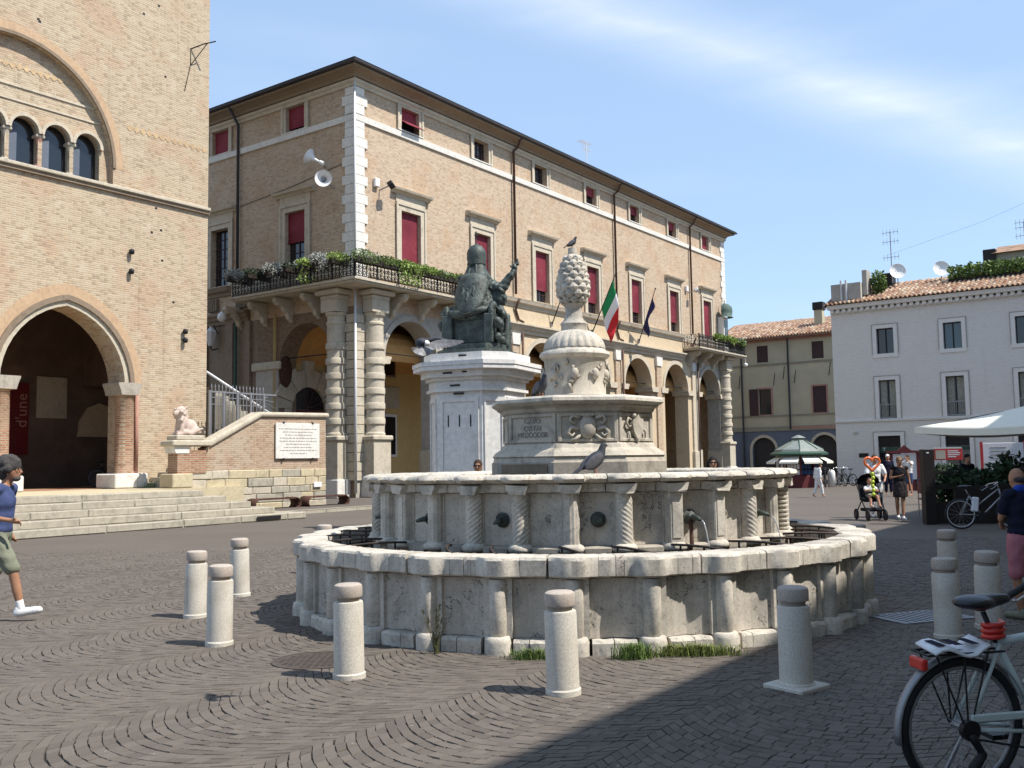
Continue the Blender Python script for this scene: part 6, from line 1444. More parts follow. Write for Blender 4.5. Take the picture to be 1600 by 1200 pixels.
for c, z in ((ga[0][0], 2.35), (ga[1][0], 2.45)):
    a = MB(); i_ = arc(c, z, 1.08, 180, 0, 14); o_ = arc(c, z, 1.32, 180, 0, 14)
    for p, q, r_, s_ in zip(i_[:-1], i_[1:], o_[1:], o_[:-1]): a.prism([p, q, r_, s_], .02, -.05, 'y')
    a.box(c-1.32, -.05, 0, c-1.08, .02, z).box(c+1.08, -.05, 0, c+1.32, .02, z); to_x0(a).ob('door_arch', 'trim', be)
MB().box(.32, -LB, 0, 9, 0, 12.5).ob('core', 'dark_room', be)
for a, b in up_:
    w = frame(a, b, 10.25, 11.78, .12, .04, 'window', 'beige_wall', be); to_x0(MB().box(a, .02, 10.25, b, .08, 11.78)).ob('shutter', 'shutter', w)
for i, (a, b) in enumerate(md_):
    w = frame(a, b, 5.5, 7.82, .14, .05, 'window', 'rose', be)
    if i == 0: to_x0(MB().box(a, .22, 5.5, b, .26, 7.82)).ob('pane', 'glass', w); to_x0(MB().box(a-.85, -.12, 5.45, a-.05, -.06, 7.85)).ob('shutter', 'shutter', w)
    else: to_x0(MB().box(a, .02, 5.5, b, .08, 7.82)).ob('shutter', 'shutter', w)
for z, h, mt in ((9.95, .14, 'olive_trim'), (5.3, .12, 'olive_trim'), (3.99, .4, 'olive_trim'), (12.1, .3, 'rose')): to_x0(MB().box(0, -.07, z, LB, -.002, z+h)).ob('band', mt, be)
to_x0(MB().box(6.6, -.085, 4.12, 10.6, -.0715, 4.35)).ob('band', 'rose', be)
m = MB(); m.add([(-.6, .6, 12.45), (-.6, -LB-.0, 12.45), (5, -LB, 14.6), (5, .6, 14.6), (10, -LB, 12.6), (10, .6, 12.6)], [(0, 3, 2, 1), (3, 5, 4, 2)]); m.box(-.55, -LB, 12.3, .0, .3, 12.42); m.ob('roof', 'tile', be)
tl = tiles(LB+.6, 5.9, 2.15, .27); to_x0(tl); tl.v = [(x-.62, y+.6, z+12.47) for x, y, z in tl.v]; struct(tl.ob('roof_tiles', 'tile', be), 'stuff')
MB().box(2.2, -9.0, 12.8, 2.9, -8.25, 14.9, .03).ob('chimney', 'beige_wall', be); MB().box(2.1, -9.1, 14.9, 3.0, -8.15, 15.6, .03).ob('chimney_cap', 'wood_dark', be)
to_x0(MB().tube([(X(-30), -.1, 12.2), (X(-30), -.1, 4.1)], .08, 8)).ob('drain_pipe', 'dark_pipe', be); to_x0(MB().tube([(X(-34.4), -.1, 12.2), (X(-34.4), -.1, .1)], .08, 8)).ob('drain_pipe', 'dark_pipe', be)
for n_, z in ((-34.6, 8.6), (-31.3, 8.7), (-30.4, 9.2), (-29.4, 8.8), (-26.3, 9.3)): to_x0(MB().tube([(X(n_)-.12, -.08, z-.6), (X(n_)+.2, -.5, z+.5)], .035, 5)).ob('iron_holder', 'iron', be)
# wall of next house closing the view under the far arches
bh = thing('neighbour_house', 'pale house with dark windows seen through the far palace arches', 'house', city(92, -46), CA)
to_x0(MB().wall(0, 9.4, 0, 11, [(2, 3, 4.5, 6.8), (5.5, 6.5, 4.5, 6.8), (2, 3, .2, 2.8), (5.5, 6.6, .2, 2.8)], 0, .3)).ob('wall', 'beige_wall', bh); MB().box(.3, -9.4, 0, 8, 0, 10.9).ob('core', 'dark_room', bh)
for a, z0, z1 in ((2, 4.5, 6.8), (5.5, 4.5, 6.8), (2, .2, 2.8), (5.5, .2, 2.8)): to_x0(MB().box(a, .1, z0, a+1, .15, z1)).ob('shutter', 'shutter', bh)
MB().prism([(-.5, 11), (4, 12.8), (8.5, 11)], -9.4, 0, 'y').ob('roof', 'tile', bh)

# ------------------------------------------------------------------ newspaper kiosk
ki = thing('newspaper_kiosk', 'octagonal newspaper kiosk with green roof, cream awnings and maroon base', 'kiosk', (15.6, 52.6, 0), R(9)); ki.scale = (.82,)*3
o8 = lambda r, z, k=0: [(r*math.cos(R(22.5+45*i)), r*math.sin(R(22.5+45*i)), z) for i in range(8)]
def fr8(prof, name, mat):
    m = MB(); V = []
    for r, z in prof: V += o8(r, z)
    m.add(V, [(j*8+i, j*8+(i+1) % 8, (j+1)*8+(i+1) % 8, (j+1)*8+i) for j in range(len(prof)-1) for i in range(8)]); return m.ob(name, mat, ki)
fr8([(1.30, 0), (1.30, .75), (1.22, .8)], 'base', 'maroon'); fr8([(1.12, .75), (1.12, 2.1)], 'glazing', 'glass')
fr8([(1.2, 2.08), (1.85, 2.12), (1.88, 2.22), (1.7, 2.34), (1.6, 2.36)], 'eave', 'green_paint'); fr8([(1.62, 2.34), (1.55, 2.5), (.42, 3.12)], 'roof', 'kiosk_roof'); fr8([(.34, 3.1), (.34, 3.24), (.48, 3.26), (.3, 3.36), (.05, 3.46)], 'lantern', 'kiosk_roof')
for i in range(8):
    a = R(22.5+45*i); c_, s_ = math.cos(a), math.sin(a)
    MB().tube([(1.24*c_, 1.24*s_, .78), (1.24*c_, 1.24*s_, 2.1)], .06, 6).ob('post', 'maroon', ki); MB().tube([(1.57*c_, 1.57*s_, 2.51), (.44*c_, .44*s_, 3.14)], .025, 5).ob('roof_rib', 'green_paint', ki)
    b = R(45*i+45); T = Matrix.Rotation(b+math.pi/2, 4, 'Z'); T2 = Matrix.Rotation(b+math.pi/2, 4, 'Z')
    if i in (3, 4, 5, 6):
        aw = MB(); aw.add([(-.5, -1.3, 2.08), (.5, -1.3, 2.08), (.62, -2.05, 1.68), (-.62, -2.05, 1.68), (.62, -2.05, 1.56), (-.62, -2.05, 1.56)], [(0, 3, 2, 1), (3, 5, 4, 2)]); o = aw.xf(T).ob('awning', 'cream', ki); s = o.modifiers.new('t', 'SOLIDIFY'); s.thickness = .02
    g = MB()
    for k in range(4):
        for j in range(3): 
            if random.random() < .8: g.box(-.4+k*.21, -1.15, .85+j*.38, -.4+k*.21+.17, -1.13, .85+j*.38+.28)
    g.xf(T).ob('magazines', random.choice(['paper', 'cream', 'red_paint', 'cloth_denim']), ki)
# bollard-like white post and bicycles at the kiosk are made below

# ------------------------------------------------------------------ cafe: screen, planter shrubs, parasol
sc_o = thing('cafe_screen', 'dark wooden cafe screen with tall post and square openings', 'screen', (9.95, 23.2, 0), R(-2))
MB().box(-.13, -.13, 0, .13, .13, 1.78, .01).ob('post', 'wood_dark', sc_o); MB().box(.13, -.04, 0, 3.6, .04, .52).ob('panel', 'wood_dark', sc_o); MB().box(.6, -.04, .52, 3.6, .04, .82).ob('panel', 'wood_dark', sc_o); MB().box(.13, -.04, .82, 3.6, .04, .90).ob('rail', 'wood_dark', sc_o); MB().box(.13, -.03, 1.18, .62, .03, 1.25).ob('rail', 'wood_dark', sc_o)
for x in (1.6, 2.7, 3.6): MB().box(x-.05, -.06, 0, x+.05, .06, 1.0).ob('stile', 'wood_dark', sc_o)
MB().box(-.06, -.135, 1.68, .0, -.13, 1.71).ob('label', 'paper', sc_o)
def shrub(p, w, h, n, label, mat='leaf_dark'):
    t = thing('potted_shrub', label, 'shrub', p, random.uniform(0, 6), 'shrubs in the cafe planters')
    MB().lathe([(.22, 0), (.28, .45), (.25, .45), (.2, .4)], 0, 0, 14).ob('pot', 'rust', t)
    MB().tube([(0, 0, .4), (.03, .02, .75), (0, .05, h*.8)], [.03, .025, .01], 6).tube([(0, 0, .6), (.2, .1, h*.75)], [.02, .008], 5).tube([(0, 0, .55), (-.22, -.1, h*.7)], [.02, .008], 5).ob('trunk', 'rust', t)
    leaves(n, (0, 0, .45+(h-.45)/2, w, w*.8, (h-.45)/2+.05), .15, mat, lambda a, b, c: a*a+b*b+c*c < 1 and random.random() < .4+.6*(math.sin(a*7)*math.sin(c*6+b*5) > -.3), .3).ob('crown', mat, t)
for i, (p, w, h, lb_) in enumerate([((10.75, 23.9, 0), .55, 1.35, 'dark leafy shrub just inside the cafe post'), ((11.45, 23.7, 0), .5, 1.2, 'lower dark shrub behind the cafe panel'), ((12.3, 24.0, 0), .6, 1.62, 'tallest dark shrub with loose sprigs behind the cafe panel'), ((13.2, 23.9, 0), .6, 1.5, 'dark shrub at the far end of the cafe panel'), ((14.0, 24.3, 0), .6, 1.35, 'dark shrub beyond the cafe panel under the parasol')]): shrub(p, w, h, 900, lb_)
pa = thing('cafe_parasol', 'large cream square parasol over the cafe tables', 'parasol', (14.2, 24.6, 0), R(24)); pa.scale = (1.09, 1.09, .99)
hw = 2.35; z0, z1 = 2.42, 3.15
m = MB(); C4 = [(-hw, -hw), (hw, -hw), (hw, hw), (-hw, hw)]; N_ = 8; V = []; F = []
for q in range(4):
    a, b = Vector(C4[q]), Vector(C4[(q+1) % 4]); o_ = len(V)
    for i in range(N_+1):
        t_ = i/N_
        for j in range(N_+1):
            s_ = j/N_; p = a.lerp(b, s_)*t_; sag = -.16*t_*math.sin(math.pi*s_)*t_-.10*math.sin(math.pi*t_); V.append((p.x, p.y, z1+(z0-z1)*t_+sag*.8))
    F += [(o_+i*(N_+1)+j, o_+(i+1)*(N_+1)+j, o_+(i+1)*(N_+1)+j+1, o_+i*(N_+1)+j+1) for i in range(N_) for j in range(N_)]
m.add(V, F); o = m.ob('canopy', 'cream', pa, True); s = o.modifiers.new('t', 'SOLIDIFY'); s.thickness = .012
for q in range(4):
    a, b = Vector(C4[q]), Vector(C4[(q+1) % 4]); V = []; F = []
    for j in range(N_+1): s_ = j/N_; p = a.lerp(b, s_); zz = z0-.16*.8*math.sin(math.pi*s_); V += [(p.x, p.y, zz-.005), (p.x*1.004, p.y*1.004, zz-.17)]
    v_ = MB(); v_.add(V, [(2*j, 2*j+1, 2*j+3, 2*j+2) for j in range(N_)]); o = v_.ob('valance', 'cream', pa); s = o.modifiers.new('t', 'SOLIDIFY'); s.thickness = .012
    MB().tube([(0, 0, z1-.12), (a.x*.97, a.y*.97, z0-.03)], .02, 5).ob('rib', 'wood_dark', pa); MB().tube([(0, 0, 2.0), (a.x*.5, a.y*.5, (z0+z1)/2-.12)], .018, 5).ob('strut', 'wood_dark', pa)
MB().tube([(0, 0, 0), (0, 0, z1+.05)], .045, 10).ob('pole', 'wood_dark', pa); MB().box(-.4, -.4, 0, .4, .4, .12, .03).ob('base', 'granite', pa)
# red sign box, notice booth, board
rs = thing('red_sign_box', 'red and white lettered sign box above the cafe shrubs', 'sign', (14.35, 32.0, -.0), R(-10)); rs.scale = (.66, .66, .75)
MB().box(-.55, -.2, 1.95, .75, .2, 2.45, .01).ob('box', 'red_paint', rs); MB().box(-.52, -.206, 2.0, -.05, -.201, 2.38).ob('picture', 'plaster_grey', rs); MB().tube([(.1, 0, 0), (.1, 0, 1.96)], .05, 8).ob('post', 'steel', rs)
MB().prism([(-.55, 2.452), (.75, 2.452), (.7, 2.52), (-.5, 2.52)], -.2, .2, 'y').ob('top', 'pale_metal', rs)
for j, w in enumerate((.5, .6, .55, .4)): MB().box(.05, -.206, 2.33-j*.085, .05+w, -.201, 2.37-j*.085).ob('text_line', 'paper', rs)
nb2 = thing('notice_booth', 'maroon notice board booth with peaked top and pale poster behind people', 'notice board', (18.25, 45.0, 0), R(-14)); nb2.scale = (.6, .7, .74)
for x in (-1.0, 1.0): MB().box(x-.14, -.1, 0, x+.14, .1, 2.35, .01).ob('post', 'maroon', nb2)
MB().box(-.86, -.04, .7, .86, .04, 2.3).ob('poster', 'paper', nb2); MB().box(-.86, -.07, 0, .86, .07, .7).ob('panel', 'maroon', nb2)
MB().prism([(-1.35, 2.35), (1.35, 2.35), (1.3, 2.48), (.5, 2.52), (0, 2.85), (-.5, 2.52), (-1.3, 2.48)], -.2, .2, 'y').ob('crest', 'maroon', nb2)
mb = thing('menu_board', 'white notice board with red edges behind the cafe shrubs', 'notice board', (18.3, 36.0, 0), R(-15))
MB().box(-.7, -.03, 1.3, .7, .03, 2.05, .01).ob('board', 'paper', mb)
for x in (-.74, .74): MB().box(x-.04, -.05, 0, x+.04, .05, 2.1).ob('post', 'red_paint', mb)
for j in range(4): MB().box(-.45, -.036, 1.85-j*.13, .1+.1*j, -.031, 1.89-j*.13).ob('text_line', 'faint_ink', mb)
wp = thing('white_post', 'small white rounded post beside the kiosk bicycles', 'bollard', (17.25, 52.4, 0)); MB().lathe([(.2, 0), (.2, .75), (.17, .85), (.08, .92), (0, .93)], 0, 0, 14).ob('body', 'white_plastic', wp, True)
ct = thing('cafe_table', 'small round cafe table seen between the shrubs', 'table', (11.9, 26.2, 0)); MB().lathe([(.38, .70), (.4, .72), (.38, .74), (0, .74)], 0, 0, 18).ob('top', 'wood_dark', ct); MB().tube([(0, 0, 0), (0, 0, .7)], .03, 8).ob('stem', 'steel', ct); MB().lathe([(.25, 0), (.24, .03), (.04, .05)], 0, 0, 14).ob('foot', 'steel', ct)
def cafe_chair(p, rz, label):
    t = thing('cafe_chair', label, 'chair', p, rz, 'cafe chairs under the parasol'); MB().box(-.22, -.22, .43, .22, .22, .47, .01).ob('seat', 'maroon', t); MB().box(-.22, .19, .6, .22, .22, .88, .01).ob('backrest', 'maroon', t)
    for x in (-.2, .2):
        for y in (-.2, .2): MB().tube([(x, y, 0), (x, y, .9 if y > 0 else .43)], .014, 6).ob('leg', 'steel', t)
cafe_chair((11.3, 26.4, 0), R(80), 'maroon cafe chair left of the round table'); cafe_chair((12.5, 26.1, 0), R(-90), 'maroon cafe chair right of the round table')

text('sign_letter', 'T', .3, 'paper', wh, Matrix.Translation((.092, -cxs[0]+.36, 1.9)) @ Matrix.Rotation(-math.pi/2, 4, 'Z') @ Matrix.Rotation(math.pi/2, 4, 'X'), .004)
# ------------------------------------------------------------------ bicycles
def circ(r, n=36, x=0): return [(r*math.cos(2*math.pi*i/n), 0, r*math.sin(2*math.pi*i/n)) for i in range(n+1)]
def wheel(par, c, r=.335, spokes=16, detail=True, rim='steel', tyre=.022):
    w = MB().tube([(c[0]+x, c[1]+y, c[2]+z) for x, y, z in circ(r-tyre)], tyre, 8, False).ob('tyre', 'rubber', par, True)
    MB().tube([(c[0]+x, c[1]+y, c[2]+z) for x, y, z in circ(r-.05)], .011, 6, False).ob('rim', rim, w, True)
    MB().tube([(c[0], c[1]-.05, c[2]), (c[0], c[1]+.05, c[2])], .022, 8).ob('hub', 'steel', w)
    g = MB()
    for i in range(spokes):
        a = 2*math.pi*i/spokes; b = a+(.5 if i % 2 else -.5); g.tube([(c[0]+.02*math.cos(b), c[1]+(.03 if i % 2 else -.03), c[2]+.02*math.sin(b)), (c[0]+(r-.055)*math.cos(a), c[1], c[2]+(r-.055)*math.sin(a))], .0016 if detail else .003, 3, False)
    struct(g.ob('spokes', 'steel', w), 'stuff'); return w
def bike(p, rz, label, frame_m, simple=False, step=True, rack=False, group=None, batt=False, lean=.0, rim='steel', turn=0.):
    t = thing('bicycle', label, 'bicycle', p, rz, group); r = .335
    t.rotation_euler = (lean, 0, rz)
    wheel(t, (0, 0, r), r, 14 if simple else 28, not simple, rim); fw_ = wheel(t, (1.06, 0, r), r, 14 if simple else 28, not simple, rim)
    bb = (.44, 0, .29); sc0 = (.20, 0, .73); st_ = (.13, 0, .88); hb, ht = (.86, 0, .70), (.83, 0, .88)
    T = lambda a, b, rad, nm='frame_tube', mt=frame_m: MB().tube([a, b], rad, 8).ob(nm, mt, t, True)
    T(bb, sc0, .019); T(bb, (hb[0], 0, hb[2]), .02); T(sc0 if not step else (.36, 0, .52), ht, .017)
    if not simple and step: T(sc0, (.845, 0, .80), .021)
    for s in (-1, 1): T((bb[0], s*.04, bb[2]), (0, s*.055, r), .010, 'chain_stay'); T((sc0[0], s*.03, sc0[2]), (0, s*.055, r), .010, 'seat_stay'); T((hb[0], s*.045, hb[2]-.03), (1.06, s*.055, r), .012, 'fork_blade')
    T(hb, ht, .021, 'head_tube'); T(sc0, st_, .013, 'seat_post', 'iron' if not simple else 'steel')
    blob('saddle', [('e', (st_[0]-.05, 0, st_[2]+.05), (.11, .085, .035)), ('c', (st_[0]-.02, 0, st_[2]+.045), (st_[0]+.13, 0, st_[2]+.06), .045, .025)], 'seat', t, .012, 3)
    T(ht, (.80, 0, 1.0), .014, 'stem', 'steel')
    TB = Matrix.Translation((.80, 0, 0)) @ Matrix.Rotation(turn, 4, 'Z') @ Matrix.Translation((-.80, 0, 0))
    MB().tube([(.62, -.29, .94), (.72, -.25, 1.0), (.80, -.1, 1.02), (.80, .1, 1.02), (.72, .25, 1.0), (.62, .29, .94)], .012, 8).xf(TB).ob('handlebar', 'chrome', t, True)
    for s in (-1, 1):
        MB().tube([(.52, s*.315, .875), (.64, s*.285, .95)], .018, 8).xf(TB).ob('grip', 'rubber', t, True)
        MB().tube([(.70, s*.26, .97), (.66, s*.28, .91), (.58, s*.30, .86), (.55, s*.30, .865)], .007, 5).xf(TB).ob('brake_lever', 'chrome', t, True)
    MB().lathe([(.09, -.004), (.09, .004)], 0, 0, 20).xf(Matrix.Translation(bb) @ Matrix.Translation((0, -.06, 0)) @ Matrix.Rotation(math.pi/2, 4, 'X')).ob('chain_ring', 'iron', t)
    for s, a in ((-1, .4), (1, -.4)): MB().tube([(bb[0], s*.07, bb[2]), (bb[0]+s*.0+.16*math.cos(a)*-s, s*.09, bb[2]-.06*s)], .009, 6).box(bb[0]+.16*math.cos(a)*-s-.05, s*.09-(.0 if s > 0 else .09), bb[2]-.06*s-.012, bb[0]+.16*math.cos(a)*-s+.05, s*.09+(.09 if s > 0 else .0), bb[2]-.06*s+.012).ob('crank', 'iron', t)
    if not simple:
        for (cx, a0, a1) in ((0, 20, 190), (1.06, 20, 175)):
            V = []; F = []
            for i in range(19):
                a = R(a0+(a1-a0)*i/18)
                for w_, dz in ((-.028, -.008), (-.012, .004), (.012, .004), (.028, -.008)): V.append((cx+(r+.018+dz)*math.cos(a), w_, r+(r+.018+dz)*math.sin(a)))
            m = MB(); m.add(V, [(i*4+k, (i+1)*4+k, (i+1)*4+k+1, i*4+k+1) for i in range(18) for k in range(3)]); o = m.ob('mudguard', 'steel', t, True); s = o.modifiers.new('t', 'SOLIDIFY'); s.thickness = .003
        MB().box(.0, -.075, r+.035, .42, -.06, r+.075, .01).ob('chain_guard', frame_m, t); MB().tube([(0, -.05, r-.04), (bb[0], -.06, bb[2]-.09)], .006, 5).tube([(0, -.05, r+.03), (bb[0], -.06, bb[2]+.085)], .006, 5).ob('chain', 'iron', t)
        MB().lathe([(.05, -.015), (.05, .015)], 0, -.0, 16).xf(Matrix.Translation((0, -.06, r)) @ Matrix.Rotation(math.pi/2, 4, 'X')).ob('sprocket', 'iron', t)
        blob('derailleur', [('c', (.0, -.08, r-.03), (.05, -.085, r-.11), .022, .018), ('c', (.05, -.085, r-.11), (.0, -.085, r-.17), .022, .028)], 'iron', t, .01, 1)
        MB().tube([(.08, .07, .30), (.0, .16, .02)], .01, 6).ob('kick_stand', 'steel', t)
    if rack:
        g = MB()
        for y in (-.06, 0, .06): g.tube([(-.22, y, .70), (.20, y, .70)], .006, 5)
        for x in (-.22, -.08, .05): g.tube([(x, -.07, .70), (x, .07, .70)], .006, 5)
        for s in (-1, 1): g.tube([(-.18, s*.07, .70), (-.02, s*.065, r)], .005, 5).tube([(-.03, s*.07, .70), (-.01, s*.065, r)], .005, 5).tube([(.10, s*.07, .70), (.0, s*.065, r)], .005, 5)
        g.ob('luggage_rack', 'iron', t)
        MB().box(-.245, -.055, .625, -.21, .055, .68, .008).ob('rear_light', 'red_plastic', t)
        MB().tube([(.185+.045*math.cos(i*.9), .045*math.sin(i*.9), .745+.004*i) for i in range(22)], .014, 6).ob('coiled_lock', 'red_plastic', t, True)
    if batt: MB().box(.16, -.05, .42, .3, .05, .74, .02).xf(Matrix.Rotation(R(8), 4, 'Y')).ob('battery', 'paper', t)
    return t
b0 = bike((2.15, 4.80, 0), R(12), 'pale green bicycle with red coiled lock and rear rack leaning in the foreground shade', 'bike_paint', rack=True, turn=R(4))
b0.rotation_euler = (R(3), 0, R(12))
nw = thing('folded_newspaper', 'white folded newspaper lying on the bicycle rack', 'newspaper', (2.15, 4.80, 0), R(12)); nw.rotation_euler = b0.rotation_euler
m = MB(); V = []
for i in range(9):
    x = -.20+.30*i/8; z = .716+.02*math.sin(i*.9)+(.012 if i > 6 else 0)
    V += [(x, -.09, z), (x+.01, .08, z+.012)]
m.add(V, [(2*i, 2*i+2, 2*i+3, 2*i+1) for i in range(8)]); o = m.ob('sheets', 'paper', nw, True); s = o.modifiers.new('t', 'SOLIDIFY'); s.thickness = .012
for i in range(3): MB().box(-.16+.09*i, -.06, .743, -.12+.09*i, .05, .746).ob('print', 'cloth_navy', nw)
bike((9.85, 21.35, 0), R(-8), 'silver bicycle with white battery parked against the cafe screen', 'steel', True, True, batt=True, lean=R(-4), rim='pale_metal')
for i, (p, a, lb_) in enumerate([((18.1, 52.8, 0), 100, 'dark bicycle parked by the white wall beside the kiosk'), ((18.7, 53.2, 0), 115, 'second dark bicycle parked by the white wall beside the kiosk'), ((16.6, 51.4, 0), 75, 'dark bicycle leaning beside the kiosk awning'), ((19.9, 44.2, 0), 160, 'reddish bicycle parked beyond the man taking a photograph'), ((20.9, 44.0, 0), 150, 'bicycle with dark frame parked beyond the reddish one'), ((-15.2, 35.2, .95), 40, 'dark bicycle parked inside the shaded loggia')]):
    bike(p, R(a), lb_, 'maroon' if i == 3 else 'iron', True, group='bicycles parked around the square')

# ------------------------------------------------------------------ people
def person(name, label, loc, face, H, J, wear, skin='skin', hair=None, vox=.018, lean=(0, 0), extras=()):
    """J: joint overrides for a 1.75 m figure facing +y (x to its left is negative). wear: list of clothing pieces."""
    t = thing('person', label, 'person', loc, face); k = H/1.75; t.scale = (k,)*3
    D = dict(pelvis=(0, 0, .95), chest=(0, .0, 1.28), neck=(0, .01, 1.47), head=(0, .03, 1.62), shL=(-.18, 0, 1.42), shR=(.18, 0, 1.42), elL=(-.23, -.02, 1.13), elR=(.23, -.02, 1.13), haL=(-.24, .08, .90), haR=(.24, .08, .90),
             hipL=(-.09, 0, .92), hipR=(.09, 0, .92), knL=(-.10, .02, .50), knR=(.10, .02, .50), anL=(-.10, -.02, .09), anR=(.10, -.02, .09), toL=(-.11, .16, .03), toR=(.11, .16, .03)); D.update(J)
    P = {a: Vector(b) for a, b in D.items()}
    fdir = (P['head']-P['neck']); 
    body = [('e', P['head']+Vector((0, 0, .0)), (.077, .095, .118)), ('e', P['head']+Vector((0, .02, -.06)), (.058, .07, .065)), ('c', P['head']+Vector((0, .092, .0)), P['head']+Vector((0, .112, -.028)), .012, .014), ('c', P['neck'], P['head']+Vector((0, -.02, -.05)), .055, .055),
            ('e', P['head']+Vector((-.078, 0, -.01)), (.012, .022, .032)), ('e', P['head']+Vector((.078, 0, -.01)), (.012, .022, .032)), ('c', P['head']+Vector((-.02, .088, -.065)), P['head']+Vector((.02, .088, -.065)), .009),
            ('e', P['chest'], (.165, .105, .19)), ('e', (P['chest']+P['pelvis'])/2, (.145, .10, .19)), ('e', P['pelvis'], (.16, .11, .13))]
    for s in 'LR':
        body += [('c', P['neck']+Vector((0, 0, -.05)), P['sh'+s], .055, .062), ('c', P['sh'+s], P['el'+s], .05, .038), ('c', P['el'+s], P['ha'+s], .037, .025),
                 ('c', P['hip'+s], P['kn'+s], .085, .055), ('c', P['kn'+s], P['an'+s]*.55+P['kn'+s]*.45, .053, .05), ('c', P['an'+s]*.55+P['kn'+s]*.45, P['an'+s], .05, .034), ('c', P['an'+s]+Vector((0, -.02, -.03)), P['to'+s], .035, .028)]
        d = (P['ha'+s]-P['el'+s]).normalized(); sd_ = d.orthogonal().normalized(); pal_ = P['ha'+s]+d*.06
        body += [('c', P['ha'+s], pal_, .026, .032)]
        for f_ in range(4): off = sd_*(-.027+.018*f_); L = (.075, .085, .08, .062)[f_]; q = pal_+off*.9+d*.025; nn_ = d.cross(sd_); q1 = q+d*L*.45+nn_*L*.15; body += [('c', q, q1, .0095, .009), ('c', q1, q1+d*L*.1+nn_*L*.4, .009, .007)]
        body += [('c', P['ha'+s]+d*.02+sd_*.02, P['ha'+s]+d*.06+sd_*.055, .012, .009)]
    blob('body', body, skin, t, vox, 3)
    for nm, mat, kind, *arg in wear:
        q = []
        if kind in ('shirt', 'top', 'polo'):
            g_ = .014
            q = [('e', P['chest']+Vector((0, 0, 0)), (.18+g_, .12+g_, .20)), ('e', (P['chest']+P['pelvis'])/2, (.165+g_, .12+g_, .20)), ('e', P['pelvis']+Vector((0, 0, .04)), (.17+g_, .125+g_, .10))]
            for s in 'LR':
                q += [('c', P['neck']+Vector((0, 0, -.06)), P['sh'+s], .06, .072)]
                if kind != 'top': e = P['sh'+s].lerp(P['el'+s], arg[0] if arg else .75); q += [('c', P['sh'+s], e, .07, .068)]
        elif kind == 'shorts' or kind == 'trousers':
            e = .93 if kind == 'shorts' else 1
            q = [('e', P['pelvis'], (.178, .128, .13))]
            for s in 'LR':
                q += [('c', P['hip'+s], P['hip'+s].lerp(P['kn'+s], arg[0] if arg else .85), .105, .088)]
                if kind == 'trousers': q += [('c', P['kn'+s], P['kn'+s].lerp(P['an'+s], .8), .08, .07)]
        elif kind == 'skirt':
            m = MB().lathe([(.15, .56 if not arg else arg[0]), (.20, .56 if not arg else arg[0]), (.195, .75), (.175, .95), (.15, 1.05)], 0, 0, 20, fn=lambda r, a, z: r*(1+.05*math.sin(6*a))*(1 if abs(math.cos(a)) > .5 else .9)); m.xf(Matrix.Translation((P['pelvis'].x, P['pelvis'].y, 0))); q = [('m', m)]
        elif kind == 'shoes':
            for s in 'LR': blob(nm.rstrip('s'), [('c', P['an'+s]+Vector((0, -.03, -.04)), P['to'+s]+Vector((0, .015, .005)), .05, .04), ('c', P['an'+s]+Vector((0, -.02, .0)), P['an'+s]+Vector((0, -.01, -.03)), .045, .045)], mat, t, vox, 3)
            continue
        elif kind == 'socks':
            for s in 'LR': blob(nm, [('c', P['an'+s].lerp(P['kn'+s], .22), P['an'+s], .043, .043)], mat, t, .014, 3)
            continue
        elif kind == 'blob': q = arg[0]
        blob(nm, q, mat, t, vox if kind != 'socks' else .014, 3)
    h = P['head']
    if hair:
        mat, style = hair
        if style == 'curly':
            q = [('e', h+Vector((0, -.02, .05)), (.105, .12, .105)), ('e', h+Vector((0, -.07, -.02)), (.10, .075, .10))]
            for i in range(60):
                a, b = random.uniform(0, 6.28), random.uniform(-.3, 1.4); d = Vector((math.cos(a)*math.cos(b), math.sin(a)*math.cos(b)-.15, math.sin(b)))
                if d.y > .45 and d.z < .4: continue
                q.append(('e', h+Vector((0, -.02, .03))+Vector((d.x*.105, d.y*.12, d.z*.115)), (.034, .034, .034)))
        elif style == 'short': q = [('e', h+Vector((0, -.012, .03)), (.084, .098, .102)), ('e', h+Vector((0, -.05, -.02)), (.078, .06, .07))]
        elif style == 'long':
            q = [('e', h+Vector((0, -.015, .03)), (.09, .102, .105)), ('e', h+Vector((0, -.07, -.08)), (.105, .055, .16)), ('c', h+Vector((-.085, .0, 0)), h+Vector((-.11, .02, -.22)), .035, .04), ('c', h+Vector((.085, .0, 0)), h+Vector((.11, .02, -.22)), .035, .04)]
        elif style == 'up': q = [('e', h+Vector((0, -.015, .03)), (.086, .1, .105)), ('e', h+Vector((0, -.09, .06)), (.055, .05, .05))]
        elif style == 'cap': q = [('e', h+Vector((0, -.01, .05)), (.09, .105, .085)), ('e', h+Vector((0, .1, .045)), (.07, .06, .012))]
        elif style == 'rim': q = [('e', h+Vector((0, -.03, -.015)), (.082, .085, .05))]
        blob('hair' if style != 'cap' else 'cap', q, mat, t, .013 if style == 'curly' else vox, 1 if style == 'curly' else 3)
    for s in (-1, 1): MB().ball(h+Vector((s*.03, .084, .012)), (.011, .008, .007), 8, 6).ob('eye', 'ink', t)
